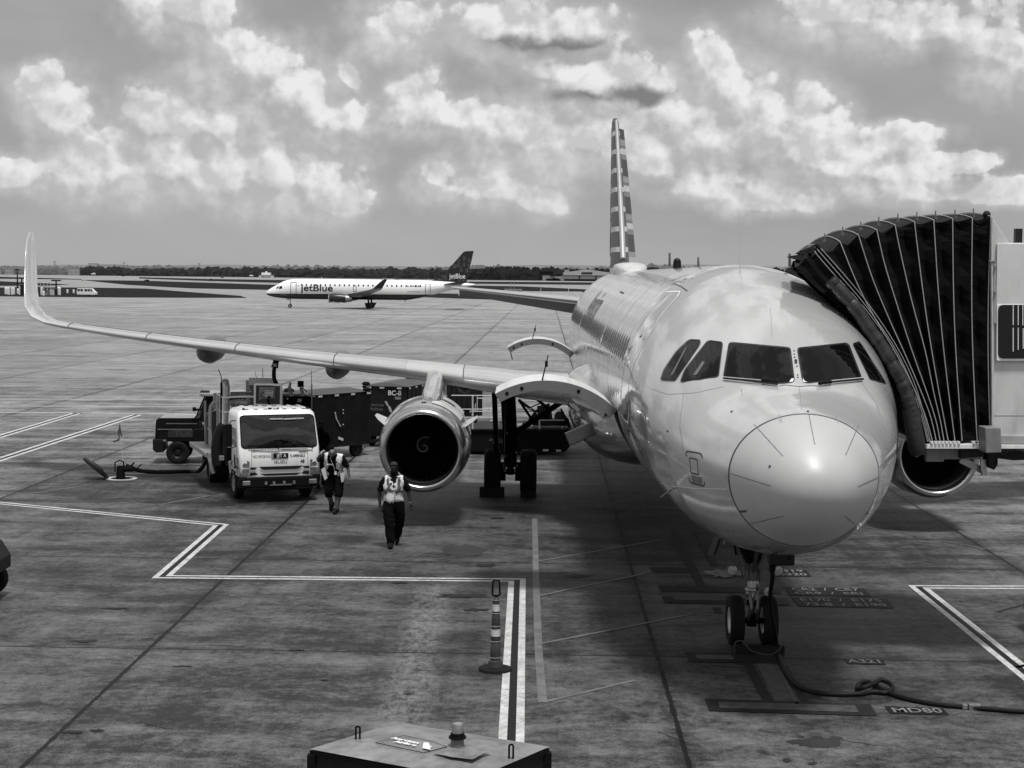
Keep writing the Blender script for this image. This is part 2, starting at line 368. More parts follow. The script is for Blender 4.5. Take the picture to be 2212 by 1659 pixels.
# ------------------------------------------------------------------ ground
def concrete():
    mt, nt, b = nodes_of('apron_concrete'); N = nt.nodes.new; L = nt.links.new
    def mth(op, a, b2=None, clamp=False):
        n = N('ShaderNodeMath'); n.operation = op; n.use_clamp = clamp
        for i, q in enumerate((a, b2)):
            if q is None: continue
            if isinstance(q, (int, float)): n.inputs[i].default_value = q
            else: L(q, n.inputs[i])
        return n.outputs[0]
    def mr(x, a, b2, c, d):
        n = N('ShaderNodeMapRange'); L(x, n.inputs[0])
        for i, q in enumerate((a, b2, c, d)): n.inputs[i + 1].default_value = q
        return n.outputs[0]
    geo = N('ShaderNodeNewGeometry'); mp = N('ShaderNodeMapping'); mp.inputs['Rotation'].default_value = (0, 0, R(1.2))
    L(geo.outputs['Position'], mp.inputs[0]); sp = N('ShaderNodeSeparateXYZ'); L(mp.outputs[0], sp.inputs[0])
    def noise(scale, det=5, ro=.6, sc=(1, 1, 1), dist=0):
        m2 = N('ShaderNodeMapping'); m2.inputs['Scale'].default_value = sc; L(mp.outputs[0], m2.inputs[0])
        n = N('ShaderNodeTexNoise'); n.inputs['Scale'].default_value = scale; n.inputs['Detail'].default_value = det; n.inputs['Roughness'].default_value = ro; n.inputs['Distortion'].default_value = dist
        L(m2.outputs[0], n.inputs['Vector']); return n.outputs['Fac']
    P = 7.62
    yy0 = N('ShaderNodeSeparateXYZ'); L(geo.outputs['Position'], yy0.inputs[0])
    def joint(c, off, wd):
        u = mth('DIVIDE', mth('SUBTRACT', c, off), P); fr = mth('FRACT', u)
        dd = mth('MULTIPLY', mth('MINIMUM', fr, mth('SUBTRACT', 1.0, fr)), P)
        return dd, mth('FLOOR', u)
    dx, ix = joint(sp.outputs[0], 1.72, 0); dy, iy = joint(sp.outputs[1], 23.45, 0)
    jn = noise(3.0, 5)
    wid = mth('MULTIPLY', jn, .065)
    jx = mth('LESS_THAN', dx, wid); jy = mth('LESS_THAN', dy, mth('MULTIPLY', wid, .75))
    jt = mth('MAXIMUM', jx, jy)
    jsoft = mth('ADD', mr(dx, 0, .3, .2, 0), mr(dy, 0, .35, .18, 0))
    wn = N('ShaderNodeTexWhiteNoise'); wn.noise_dimensions = '2D'; cbx = N('ShaderNodeCombineXYZ'); L(ix, cbx.inputs[0]); L(iy, cbx.inputs[1]); L(cbx.outputs[0], wn.inputs[0])
    big = noise(.11, 3, .6); midn = noise(.9, 8, .78, (.9, 1.2, 1)); fine = noise(7.0, 8, .85); grit = noise(38, 2, .6); streak = noise(.4, 7, .75, (.5, 2.0, 1), .5); streak2 = noise(.9, 4, .65, (2.6, .14, 1), .2)
    v = mth('ADD', mr(big, .3, .7, -.25, .25), mr(midn, .3, .7, -.55, .55))
    v = mth('ADD', mth('ADD', v, mr(grit, .3, .7, -.22, .22)), mr(fine, .3, .7, -.5, .5)); v = mth('ADD', v, mr(streak, .3, .7, -.42, .42))
    v = mth('ADD', v, mr(wn.outputs['Value'], 0, 1, -.16, .16)); v = mth('ADD', v, mr(streak2, .35, .7, -.12, .10))
    v = mth('SUBTRACT', v, jsoft)
    v = mth('MAXIMUM', mth('ADD', mth('MULTIPLY', v, mr(yy0.outputs[1], 30, 90, 1.9, .8)), 1.0), .22)
    # oil spots and stains
    vo = N('ShaderNodeTexVoronoi'); vo.inputs['Scale'].default_value = .8; vo.inputs['Randomness'].default_value = 1
    wv = N('ShaderNodeMix'); wv.data_type = 'VECTOR'; L(mp.outputs[0], vo.inputs['Vector'])
    sz = N('ShaderNodeTexWhiteNoise'); L(vo.outputs['Position'], sz.inputs[0])
    rad = mr(sz.outputs['Value'], .55, 1, .0, .21)
    spot = mth('LESS_THAN', mth('ADD', vo.outputs['Distance'], mth('MULTIPLY', fine, .12)), rad)
    blotch = mr(noise(.23, 5, .7, (1, 1.6, 1), .8), .57, .68, 0, 1)
    v = mth('MULTIPLY', v, mth('SUBTRACT', 1.0, mth('MULTIPLY', spot, .4)))
    v = mth('MULTIPLY', v, mth('SUBTRACT', 1.0, mth('MULTIPLY', blotch, .40)))
    # paler with distance: grazing sheen painted into the base tone
    yy = N('ShaderNodeSeparateXYZ'); L(geo.outputs['Position'], yy.inputs[0])
    base = mr(yy.outputs[1], 25, 72, .066, .19)
    base2 = mr(yy.outputs[1], 75, 300, 0, .07)
    near = mr(yy.outputs[1], 14, 24, .022, 0); base2 = mth('ADD', base2, near)
    v = mth('MULTIPLY', v, mth('ADD', base, base2))
    # shade under the parked aircraft, painted into the concrete colour
    cx = mth('ABSOLUTE', mth('SUBTRACT', yy.outputs[0], 3.6)); fuselage_shade = mth('MULTIPLY', mr(cx, 1.5, 6.5, .34, 0), mth('MULTIPLY', mr(yy.outputs[1], 17, 24, 0, 1), mr(yy.outputs[1], 50, 80, 1, 0)))
    v = mth('MULTIPLY', v, mth('SUBTRACT', 1.0, fuselage_shade))
    wing_shade = mth('MULTIPLY', mr(mth('ABSOLUTE', mth('SUBTRACT', yy.outputs[1], 37)), 4, 11, .30, 0), mr(mth('ABSOLUTE', mth('ADD', yy.outputs[0], 2)), 6, 14, 1, 0))  # the wing's shadow, painted as a darker band on the ground
    v = mth('MULTIPLY', v, mth('SUBTRACT', 1.0, wing_shade))
    # strips of concrete scraped bare in front of the stand
    pa, pb = gnd(938, 1262), gnd(845, 1640); k_ = (pb.x - pa.x) / (pb.y - pa.y)
    lat = mth('ABSOLUTE', mth('SUBTRACT', yy.outputs[0], mth('ADD', mth('MULTIPLY', mth('SUBTRACT', yy.outputs[1], pa.y), k_), pa.x)))
    scr = mth('MULTIPLY', mth('MULTIPLY', mr(mth('ADD', lat, mth('MULTIPLY', midn, .5)), .42, .72, 1, 0), mr(yy.outputs[1], 29.5, 28, 0, 1)), mr(yy.outputs[1], 17.0, 18.5, 0, 1))
    scrn = mr(noise(5.0, 5, .8, (1.6, .8, 1)), .42, .56, 0, 1)
    v = mth('ADD', v, mth('MULTIPLY', mth('MULTIPLY', scr, scrn), .085))
    pc = gnd(1640, 1540); rr_ = mth('SQRT', mth('ADD', mth('POWER', mth('SUBTRACT', yy.outputs[0], pc.x - 1.6), 2.0), mth('POWER', mth('SUBTRACT', yy.outputs[1], pc.y + .4), 2.0)))
    v = mth('ADD', v, mth('MULTIPLY', mth('MULTIPLY', mr(rr_, .4, 2.6, 1, 0), scrn), .035))
    v = mth('MULTIPLY', v, mth('SUBTRACT', 1.0, mth('MULTIPLY', jt, .94)))
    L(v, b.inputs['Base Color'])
    L(mr(midn, .3, .7, .5, .8), b.inputs['Roughness']); b.inputs['Specular IOR Level'].default_value = .3
    bp = N('ShaderNodeBump'); bp.inputs['Strength'].default_value = .35; bp.inputs['Distance'].default_value = .01
    L(mth('SUBTRACT', fine, mth('MULTIPLY', jt, 2.0)), bp.inputs['Height']); L(bp.outputs[0], b.inputs['Normal'])
    return mt
g = MB(); xs = [-9000, -2000, -300, 0, 300, 2000, 9000]; ys = [-200, 0, 60, 300, 1500, 5000, 12000]
for i in range(len(xs) - 1):
    for j in range(len(ys) - 1):
        g.add([(xs[i], ys[j], 0), (xs[i + 1], ys[j], 0), (xs[i + 1], ys[j + 1], 0), (xs[i], ys[j + 1], 0)], [(0, 1, 2, 3)])
tag(g.build('apron', concrete()), kind='structure')

PW = mat('stand_paint_white', .50, .6, var=.3, scale=3.5, dirt=.7)
PB = mat('stand_paint_black', .010, .6, spec=.2, var=.3, scale=2)
PF = mat('faded_paint', .12, .7, var=.35, scale=3, dirt=.5)
PD = mat('faded_black_paint', .014, .6, spec=.2, var=.35, scale=3)
PL = mat('scrubbed_paint', .07, .75, var=.5, scale=6, dirt=.6)
def strip(mb, pts, w0, w1, z):
    """flat ribbon following ground polyline pts between lateral offsets w0..w1 with mitred corners"""
    pts = [Vector((p.x, p.y, 0)) for p in pts]; Ls = []
    for w_ in (w0, w1):
        row = []
        for i, p in enumerate(pts):
            ds = []
            if i > 0: ds.append((p - pts[i - 1]).normalized())
            if i < len(pts) - 1: ds.append((pts[i + 1] - p).normalized())
            ns = [Vector((-d.y, d.x, 0)) for d in ds]
            if len(ns) == 2:
                b_ = (ns[0] + ns[1]).normalized(); k = 1 / max(.25, b_.dot(ns[0]))
                row.append(p + b_ * w_ * k)
            else: row.append(p + ns[0] * w_)
        Ls.append(row)
    for i in range(len(pts) - 1):
        q = [Ls[0][i], Ls[0][i + 1], Ls[1][i + 1], Ls[1][i]]
        mb.add([(a.x, a.y, z) for a in q], [(0, 1, 2, 3)])
ZP = .004
def triple(pts, w=.32, name='stand_boundary_line'):
    g_ = [gnd(*p) for p in pts]; a = MB(); b_ = MB()
    t = w / 2; strip(a, g_, -t, -t / 3, ZP); strip(a, g_, t / 3, t, ZP); strip(b_, g_, -t / 3, t / 3, ZP)
    o = a.build(name, PW); tag(o, kind='structure'); o2 = b_.build(name + '_black_core', PB); tag(o2, kind='structure')
triple([(-120, 1075), (478, 1134), (350, 1246), (1117, 1253.5), (1103, 1640), (1095, 1900)])
triple([(2420, 1270), (1984, 1268), (2240, 1474)])
triple([(-60, 961), (168, 892)], .42, 'taxi_edge_line'); triple([(-60, 1012), (296, 896)], .42, 'taxi_edge_line')
def line(pts, w, mt, name, z=ZP):
    b_ = MB(); strip(b_, [gnd(*p) for p in pts], -w / 2, w / 2, z); return tag(b_.build(name, mt), kind='structure')
PT = mat('thin_line_paint', .42, .6, var=.35, scale=1.2, dirt=.5)
line([(-60, 862), (430, 863)], .25, PT, 'service_road_line'); line([(-60, 877), (432, 879)], .25, PT, 'service_road_line'); line([(-60, 890), (440, 895)], .3, PT, 'service_road_line')
line([(940, 861), (1300, 868)], .2, PT, 'service_road_line'); line([(960, 914), (1290, 921)], .2, PT, 'service_road_line')
for a in ([(1155, 1120), (1158, 1250), (1163, 1400), (1172, 1518)],): line(a, .12, PF, 'faded_bay_line')
for a in ([(1162, 1213), (1432, 1166)], [(1166, 1287), (1410, 1236)], [(1164, 1392), (1500, 1326)], [(1172, 1518), (1372, 1470)]): line(a, .07, PF, 'faded_bay_line', .008)
for a in ([(60, 1067), (190, 1048)], [(60, 1067), (165, 1078)], [(340, 1091), (452, 1071)], [(398, 1069), (452, 1071)], [(290, 1087), (340, 1091)]): line(a, .09, PF, 'hydrant_box_line')
line([(2210 / 1, 1200), (1770, 1120)], .10, PL, 'faded_bay_line')
line([(2155, 1322), (2260, 1293)], .09, PD, 'tyre_mark'); line([(2195, 1442), (2300, 1418)], .09, PD, 'tyre_mark')
# black backed lead-in line and stop bars
def quad(pts, mt, name, z=ZP):
    b_ = MB(); q = [gnd(*p) for p in pts]; b_.add([(p.x, p.y, z) for p in q], [tuple(range(len(q)))]); return tag(b_.build(name, mt), kind='structure')
def c8(x, y): return (1348 + x * .3906, 1149 + y * .3906)
def cq(l, mt, name, z=ZP): return quad([c8(*p) for p in l], mt, name, z)
cq([(140, 195), (395, 200), (400, 228), (152, 228)], PD, 'stop_bar')
cq([(250, 0), (300, 0), (455, 305), (405, 305)], PD, 'lead_in_line_backing', .008)
cq([(385, 0), (440, 0), (520, 185), (480, 185)], PD, 'lead_in_line_backing', .008)
cq([(190, 298), (860, 318), (870, 345), (200, 330)], PD, 'stop_bar', .012)
cq([(210, 358), (900, 372), (920, 408), (225, 395)], PD, 'stop_bar', .012)
cq([(270, 362), (560, 368), (565, 384), (278, 380)], mat('bare_concrete', .05, .7, var=.5, scale=6, dirt=.4), 'stop_bar_gap', .016)
cq([(485, 418), (535, 420), (545, 455), (500, 452)], PD, 'stop_bar')
cq([(338, 668), (880, 680), (880, 732), (355, 720)], PD, 'stop_bar', .012)
cq([(395, 684), (600, 688), (606, 712), (405, 708)], mat('bare_concrete', .05, .7, var=.5, scale=6, dirt=.4), 'stop_bar_gap', .016)
cq([(655, 725), (705, 725), (840, 955), (775, 950)], PD, 'lead_in_line_backing', .008)
cq([(880, 745), (905, 745), (1025, 945), (985, 945)], PD, 'lead_in_line_backing', .008)
cq([(730, 725), (850, 727), (975, 960), (845, 955)], mat('bare_concrete', .05, .7), 'lead_in_line', .006)
cq([(447, 927), (1360, 955), (1400, 1022), (470, 993)], PD, 'stop_bar', .012)
cq([(520, 945), (1275, 965), (1300, 1003), (530, 980)], mat('bare_concrete', .05, .7, var=.5, scale=6, dirt=.4), 'stop_bar_gap', .016)
cq([(830, 735), (850, 735), (985, 985), (965, 985)], PL, 'lead_in_line_edge', .012)
# lettering boxes
def ptext(box, rows, mt=PW):
    """box: four readings clockwise from far-left; rows of text painted inside, read from the cab side"""
    q = [gnd(*c8(*p)) for p in box]; b_ = MB(); b_.add([(p.x, p.y, .010) for p in q], [(0, 1, 2, 3)])
    tag(b_.build('marking_panel', PB), kind='structure')
    w_ = (q[1] - q[0]).length; dn = ((q[3] - q[0]) + (q[2] - q[1])) / 2; h_ = abs(dn.y); xd = Vector((1, 0, 0))
    n = len(rows)
    for i, r in enumerate(rows):
        c = (q[0] + q[1] + q[2] + q[3]) / 4; cy = c.y + h_ * (.5 - (i + .5) / n)
        vs, fs, raw = text_mesh(r, 1.0, (0, 0, 0), (1, 0, 0), (0, 1, 0), bold=.012)
        mw = max(a for a, _ in raw) - min(a for a, _ in raw); mh = max(b2 for _, b2 in raw) - min(b2 for _, b2 in raw)
        kx = w_ * .84 / mw; ky = h_ / n * .66 / mh
        cc = (max(b2 for _, b2 in raw) + min(b2 for _, b2 in raw)) / 2
        b2_ = MB(); b2_.add([(c.x + a * kx, cy + (bb - cc) * ky, .016) for a, bb in raw], fs)
        tag(b2_.build('painted_lettering', mt), kind='structure')
PTX = mat('worn_marking_letters', .2, .6, var=.4, scale=5, dirt=.5)
PTY = mat('very_worn_letters', .12, .6, var=.4, scale=5, dirt=.5)
ptext([(800, 207), (1005, 210), (1037, 249), (815, 247)], ['A319', 'A320'], PTX)
ptext([(887, 306), (1325, 314), (1370, 361), (912, 353)], ['CR2  /  CR7', 'CR9  /  ERJ'], PTX)
ptext([(925, 364), (1455, 373), (1495, 424), (965, 413)], ['E170  /  E175', '73-8  /  E190'], PTX)
ptext([(1215, 703), (1430, 707), (1450, 738), (1235, 732)], ['A321'], PTY)
ptext([(1438, 966), (1765, 980), (1797, 1015), (1475, 1008)], ['MD80'], PTX)
# bright puddle-like scuffs and litter
GPZ = [0.0]
def gp(cx, cy, rx, ry, mt, name, z=ZP, n=22, jag=.25):
    GPZ[0] += .00035; z = z + GPZ[0]
    pts = []
    for k in range(n):
        a = 2 * math.pi * k / n; j = 1 + random.uniform(-jag, jag); pts.append((cx + rx * math.cos(a) * j, cy - ry * math.sin(a) * j))
    return quad(pts, mt, name, z)
gp(*c8(560, 232), 46, 9, mat('scuffed_light_patch', .16, .6, var=.9, scale=7, dirt=.95), 'worn_patch', .018, n=40, jag=.35)
OIL = mat('oil_stain', .022, .45, var=.4, scale=3)
for a in ((1770, 1605, 48, 11), (1722, 1603, 22, 5), (1765, 1592, 12, 2.6), (1731, 1592, 8, 2), (1806, 1595, 16, 4), (1700, 1643, 9, 5), (1755, 1650, 10, 3), (1001, 1190, 45, 12), (1215, 1102, 1, 1)):
    gp(*a, OIL, 'oil_stain', .0035, jag=.12)


CRK = mat('crack_dark', .016, .8, spec=.1)
random.seed(21)
for (x, y, dx, dy) in ((60, 1395, 150, -4), (205, 1425, 90, 3), (700, 1330, 60, -12), (1210, 1330, 70, 20), (420, 1395, 110, 2), (300, 1560, 60, 14), (1820, 1600, 90, 12), (560, 1470, 120, -6), (1420, 1580, 60, 25)):
    pts = [(x + dx * k / 7, y + dy * k / 7 + random.uniform(-1.2, 1.2)) for k in range(8)]; line(pts, .012, CRK, 'concrete_crack', .0042)
for (x, y, rx, ry) in ((185, 1386, 26, 2.2), (395, 1440, 18, 1.6), (640, 1405, 16, 2.0), (160, 1583, 22, 3), (210, 1579, 16, 2.5), (880, 1500, 9, 1.3), (700, 1470, 7, 1), (1250, 1245, 30, 3), (1050, 1222, 22, 3), (1000, 1288, 50, 4), (1030, 1318, 28, 3), (1075, 1120, 12, 1.5), (860, 1260, 20, 1.6), (250, 1315, 30, 1.4)):
    gp(x, y, rx, ry, PD, 'dark_stain', .0038, n=26, jag=.4)
# ------------------------------------------------------------------ the parked airliner
NX, NY, TH = 3.72, 19.15, R(.15)
AX = Vector((math.sin(TH), math.cos(TH), 0)); SX = Vector((-math.cos(TH), math.sin(TH), 0))
ROOT = Vector((NX, NY, 0))
plane = thing('airliner', 'large silver-grey narrow-body airliner parked nose-on at the stand, striped tail fin and upturned wingtip', 'airplane', ROOT)
def A(x, s, z): return AX * x + SX * s + Vector((0, 0, z))         # local to the airliner root
def loc(p): return Vector(p) - ROOT                                 # world -> local
CZ = 3.8
TAB = [(0, -.72, -.72, 0.001, -.72), (.03, -.56, -.87, .17, -.72), (.1, -.44, -1.0, .31, -.72), (.22, -.31, -1.14, .46, -.71), (.4, -.17, -1.28, .62, -.70), (.65, -.01, -1.41, .78, -.68),
 (1.0, .15, -1.58, .98, -.64), (1.4, .26, -1.72, 1.16, -.6), (1.75, .36, -1.81, 1.30, -.54), (1.98, .45, -1.86, 1.39, -.5), (2.3, .66, -1.92, 1.50, -.43), (2.66, .91, -1.97, 1.60, -.36),
 (3.0, 1.11, -2.01, 1.67, -.3), (3.5, 1.37, -2.05, 1.78, -.2), (4.0, 1.58, -2.06, 1.85, -.12), (4.5, 1.75, -2.07, 1.90, -.07), (5.0, 1.88, -2.07, 1.94, -.03), (5.6, 1.98, -2.07, 1.965, 0), (6.4, 2.05, -2.07, 1.975, 0), (7.2, 2.07, -2.07, 1.975, 0),
 (31, 2.07, -2.07, 1.975, 0), (33, 2.07, -1.95, 1.93, .04), (35, 2.06, -1.66, 1.8, .15), (37.5, 2.0, -1.1, 1.52, .42), (40, 1.85, -.4, 1.12, .75), (42.5, 1.62, .3, .66, 1.0), (44, 1.4, .75, .33, 1.1), (44.5, 1.25, .95, .15, 1.1)]
def sec(x): return [interp(TAB, x, i) for i in (1, 2, 3, 4)]
def fpt(x, a):                     # a: angle from the top, positive towards the right wing (image left)
    zt, zb, hw, zm = sec(x); c = math.cos(a); s_ = math.sin(a)
    z = zm + (zt - zm) * c if c > 0 else zm + (zm - zb) * c
    return A(x, hw * s_, CZ + z)
def fring(x, n=112): return [fpt(x, 2 * math.pi * j / n) for j in range(n)]
def fus(x0, x1, st): return [x0 + (x1 - x0) * i / st for i in range(st + 1)]
def paint(name, c, metal=.25, rough=.16, wav=.05, coat=1.0, panel=True, dirt=.12, crough=.05):
    mt, nt, b = nodes_of(name); N = nt.nodes.new; L = nt.links.new
    tc = N('ShaderNodeTexCoord')
    n = N('ShaderNodeTexNoise'); n.inputs['Scale'].default_value = 1.4; n.inputs['Detail'].default_value = 9; L(tc.outputs['Object'], n.inputs['Vector'])
    mr = N('ShaderNodeMapRange'); mr.inputs[1].default_value = .3; mr.inputs[2].default_value = .72; mr.inputs[3].default_value = c * 1.04; mr.inputs[4].default_value = c * (1 - dirt); L(n.outputs['Fac'], mr.inputs[0])
    L(mr.outputs[0], b.inputs['Base Color']); b.inputs['Metallic'].default_value = metal
    r2 = N('ShaderNodeMapRange'); r2.inputs[3].default_value = rough * .7; r2.inputs[4].default_value = rough * 1.4; L(n.outputs['Fac'], r2.inputs[0]); L(r2.outputs[0], b.inputs['Roughness'])
    b.inputs['Coat Weight'].default_value = coat; b.inputs['Coat Roughness'].default_value = crough; b.inputs['Coat IOR'].default_value = 1.6
    # gentle waviness of riveted skin, stronger behind the nose section
    mp = N('ShaderNodeMapping'); mp.inputs['Scale'].default_value = (.8, 1.9, .8); L(tc.outputs['Object'], mp.inputs[0])
    w1 = N('ShaderNodeTexNoise'); w1.inputs['Scale'].default_value = 1.1; w1.inputs['Detail'].default_value = 2; L(mp.outputs[0], w1.inputs['Vector'])
    last = w1.outputs['Fac']
    if panel:
        sp = N('ShaderNodeSeparateXYZ'); L(tc.outputs['Object'], sp.inputs[0])
        sn = N('ShaderNodeMath'); sn.operation = 'MULTIPLY'; sn.inputs[1].default_value = 2 * math.pi / .533; L(sp.outputs[1], sn.inputs[0])
        si = N('ShaderNodeMath'); si.operation = 'SINE'; L(sn.outputs[0], si.inputs[0])
        ms = N('ShaderNodeMapRange'); ms.inputs[1].default_value = 6.2; ms.inputs[2].default_value = 8; ms.inputs[3].default_value = 0; ms.inputs[4].default_value = .15; L(sp.outputs[1], ms.inputs[0])
        mm = N('ShaderNodeMath'); mm.operation = 'MULTIPLY'; L(si.outputs[0], mm.inputs[0]); L(ms.outputs[0], mm.inputs[1])
        ad = N('ShaderNodeMath'); ad.operation = 'ADD'; L(last, ad.inputs[0]); L(mm.outputs[0], ad.inputs[1]); last = ad.outputs[0]
    bp = N('ShaderNodeBump'); bp.inputs['Strength'].default_value = 1.0; bp.inputs['Distance'].default_value = wav; L(last, bp.inputs['Height'])
    L(bp.outputs[0], b.inputs['Normal']); L(bp.outputs[0], b.inputs['Coat Normal'])
    return mt
SKIN = paint('silver_mica_skin', .53, .28, .16, .008, coat=.9)
RADM = paint('radome_paint', .44, .0, .45, .003, panel=False, coat=.2, dirt=.10, crough=.35)
WING = paint('wing_grey', .55, .15, .3, .004, coat=.5, panel=False)
SLAT = paint('bare_leading_edge', .68, .6, .24, .003, coat=.3, panel=False)
xsn = [.0, .015, .03, .06, .1, .15, .22, .3, .4, .52, .65, .8, .94]
b_ = MB(); b_.loft([fring(x) for x in xsn], caps=False)
radome = b_.build('radome', RADM, plane, smooth=True, sharp=80)
b_ = MB(); b_.loft([fring(x) for x in [.955, 1.0] + fus(1.08, 7.2, 66)[0:] + fus(7.8, 31, 30) + fus(31.5, 44.5, 26)])
fuselage = b_.build('fuselage', SKIN, plane, smooth=True, sharp=60)
# full surface for laying details on
bb = MB(); bb.loft([fring(x, 160) for x in xsn + fus(1.0, 7.2, 90) + fus(7.8, 31, 40) + fus(31.5, 44.4, 20)], caps=False)
BV = BVHTree.FromPolygons([v + ROOT for v in bb.v], [f for f in bb.f])
def hit(x, y):
    h = BV.ray_cast(CAM, ray(x, y)); return (h[0], h[1] if h[1].dot(ray(x, y)) < 0 else -h[1]) if h[0] is not None else (None, None)
def ribbon(pts, wd, off=.004, closed=False, sub=5, taper=False):
    """band of real width wd lying on the skin through surveyed readings"""
    P = []
    src = pts + [pts[0]] if closed else pts
    for i in range(len(src) - 1):
        for k in range(sub):
            t = k / sub; P.append((src[i][0] * (1 - t) + src[i + 1][0] * t, src[i][1] * (1 - t) + src[i + 1][1] * t))
    P.append(src[-1]); hs = [hit(*p) for p in P]; hs = [h for h in hs if h[0] is not None]
    vs = []
    for i, (p, n) in enumerate(hs):
        a = hs[max(0, i - 1)][0]; c = hs[min(len(hs) - 1, i + 1)][0]
        t = (c - a).normalized(); sd_ = n.cross(t).normalized()
        ww = wd * (1 - .6 * i / len(hs)) if taper else wd
        vs += [p + n * off - sd_ * ww / 2, p + n * off + sd_ * ww / 2]
    return [loc(v) for v in vs], [(2 * i, 2 * i + 1, 2 * i + 3, 2 * i + 2) for i in range(len(hs) - 1)]
def patch(pts, off=.006, cuts=5):
    bm = bmesh.new(); vs = [bm.verts.new((p[0], p[1], 0)) for p in pts]; f = bm.faces.new(vs)
    bmesh.ops.triangulate(bm, faces=[f])
    for _ in range(cuts):
        es = [e for e in bm.edges if e.calc_length() > 9]
        if not es: break
        bmesh.ops.subdivide_edges(bm, edges=es, cuts=1); bmesh.ops.triangulate(bm, faces=[f for f in bm.faces if len(f.verts) > 3])
    out = []
    for v in bm.verts:
        p, n = hit(v.co.x, v.co.y)
        if p is None: p, n = Vector((0, 0, -5)), Vector((0, 0, 1))
        out.append(loc(p + n * off))
    bm.verts.index_update(); fs = [tuple(v.index for v in f.verts) for f in bm.faces]; bm.free(); return out, fs
def c6(x, y): return (1209.7 + x * .4168, 518.5 + y * .4168)
def c9(x, y): return (1227 + x * .18752, 553 + y * .18752)
SEAM = mat('dark_seam', .05, .5, var=.2); LSEAM = mat('light_seam', .75, .4, var=.1)
CKG = mat('cockpit_glass', .003, .05, var=.1, spec=.28); CKF = mat('window_seal', .015, .4)
wins = [([(878, 532), (1192, 560), (1214, 735), (1150, 745), (848, 714)], 16), ([(1230, 562), (1492, 535), (1562, 718), (1275, 742), (1256, 722)], 16),
        ([(768, 522), (843, 532), (822, 708), (625, 737), (650, 672)], 14), ([(668, 518), (730, 520), (722, 548), (598, 730), (522, 726), (540, 672), (602, 580)], 14),
        ([(1516, 540), (1552, 528), (1690, 745), (1605, 722)], 8)]
def pside(pts):                    # mirror set for the hidden side is not surveyed; only what shows is placed by reading
    return pts
for i, (pts, r) in enumerate(wins):
    rp = round_poly(pts, r); c = sum(rp, Vector()) / len(rp)
    outer = [c6(*(c + (p - c) * 1.0).xy) for p in rp]
    inner = []
    for p in rp:
        d = (p - c); inner.append(c6(*(c + d * (1 - 7 / max(d.length, 30))).xy))
    vs, fs = patch(outer, .004); b_ = MB(); b_.add(vs, fs); fr = b_.build('cockpit_window', CKF, plane, smooth=True)
    vs, fs = patch(inner, .010); b_ = MB(); b_.add(vs, fs); b_.build('pane', CKG, fr, smooth=True)
    b_ = MB(); b_.add(*ribbon(outer, .016, .012, closed=True, sub=2)); b_.build('frame', mat('window_frame_metal', .03, .35, metal=.5), fr)
for q in ([(652, 562), (662, 556), (588, 700), (574, 706)], [(742, 628), (752, 640), (712, 700), (690, 704)]):
    vs, fs = patch([c6(*p) for p in q], .014, 1); b_ = MB(); b_.add(vs, fs); b_.build('window_post', mat('post_behind_glass', .12 , .4), plane)
# little white corner marks and wiper rests
for q in ([(1200, 720), (1212, 722), (1205, 738), (1188, 738)], [(1258, 718), (1268, 735), (1282, 738), (1262, 740)]):
    vs, fs = patch([c6(*p) for p in q], .013, 0); b_ = MB(); b_.add(vs, fs); b_.build('window_corner_seal', LSEAM, plane)
def skin_tube(pts, r, off, name, mt, conv=c6, n=6, par=None):
    P = []
    for i in range(len(pts) - 1):
        for k in range(6): t = k / 6; P.append((pts[i][0] * (1 - t) + pts[i + 1][0] * t, pts[i][1] * (1 - t) + pts[i + 1][1] * t))
    P.append(pts[-1]); hs = [hit(*conv(*p)) for p in P]
    b_ = MB(); b_.tube([loc(p + nn * off) for p, nn in hs if p is not None], r, n); return b_.build(name, mt, par or plane, smooth=True)
skin_tube([(850, 724), (935, 733), (1130, 757)], .014, .03, 'wiper', DARK); skin_tube([(1565, 728), (1400, 745), (1338, 757)], .014, .03, 'wiper', DARK)
skin_tube([(1045, 738), (1130, 753)], .022, .04, 'wiper_arm', BLK); skin_tube([(1338, 756), (1400, 747)], .022, .04, 'wiper_arm', BLK)
skin_tube([(850, 722), (1045, 740)], .008, .045, 'wiper_blade', LGREY); skin_tube([(1400, 742), (1560, 725)], .008, .045, 'wiper_blade', LGREY)
b_ = MB(); b_.add(*ribbon([c6(*p) for p in [(1135, 757), (1170, 752), (1240, 760), (1300, 755), (1340, 757)]], .012)); b_.build('seam', SEAM, plane)
b_ = MB()
for (x, y) in ((1213, 575), (1214, 592), (1216, 608), (1222, 625), (1222, 636), (1228, 655), (1232, 700), (1232, 712)):
    p, n = hit(*c6(x, y)); b_.sphere(loc(p + n * .002), .012 if y not in (625, 636) else .022, 4)
b_.build('pillar_fastener', SEAM, plane)
# radome joint and lightning strips
b_ = MB(); b_.loft([fring(.935), [p + (p - A(.95, 0, CZ - .65)).normalized() * .001 for p in fring(.962)]], caps=False)
b_.build('radome_joint', SEAM, plane, smooth=True)
b_ = MB()
b_.build('radome_joint', SEAM, plane)
b_ = MB()
for q in ([(1005, 955), (1155, 1120)], [(1290, 905), (1320, 1060)], [(1548, 960), (1480, 1115)], [(875, 1208), (1095, 1275)], [(1650, 1230), (1545, 1278)], [(975, 1473), (1160, 1430)], [(1475, 1430), (1530, 1475)]):
    b_.add(*ribbon([c6(*p) for p in q], .012, .003))
b_.build('lightning_strip', mat('strip_metal', .22, .4, metal=.3, var=.6, scale=30), plane)
b_ = MB()
for (x, y) in ((1285, 889), (1088, 1172), (890, 890), (558, 990), (1590, 1414)):
    p, n = hit(*c6(x, y)); b_.sphere(loc(p), .018, 5)
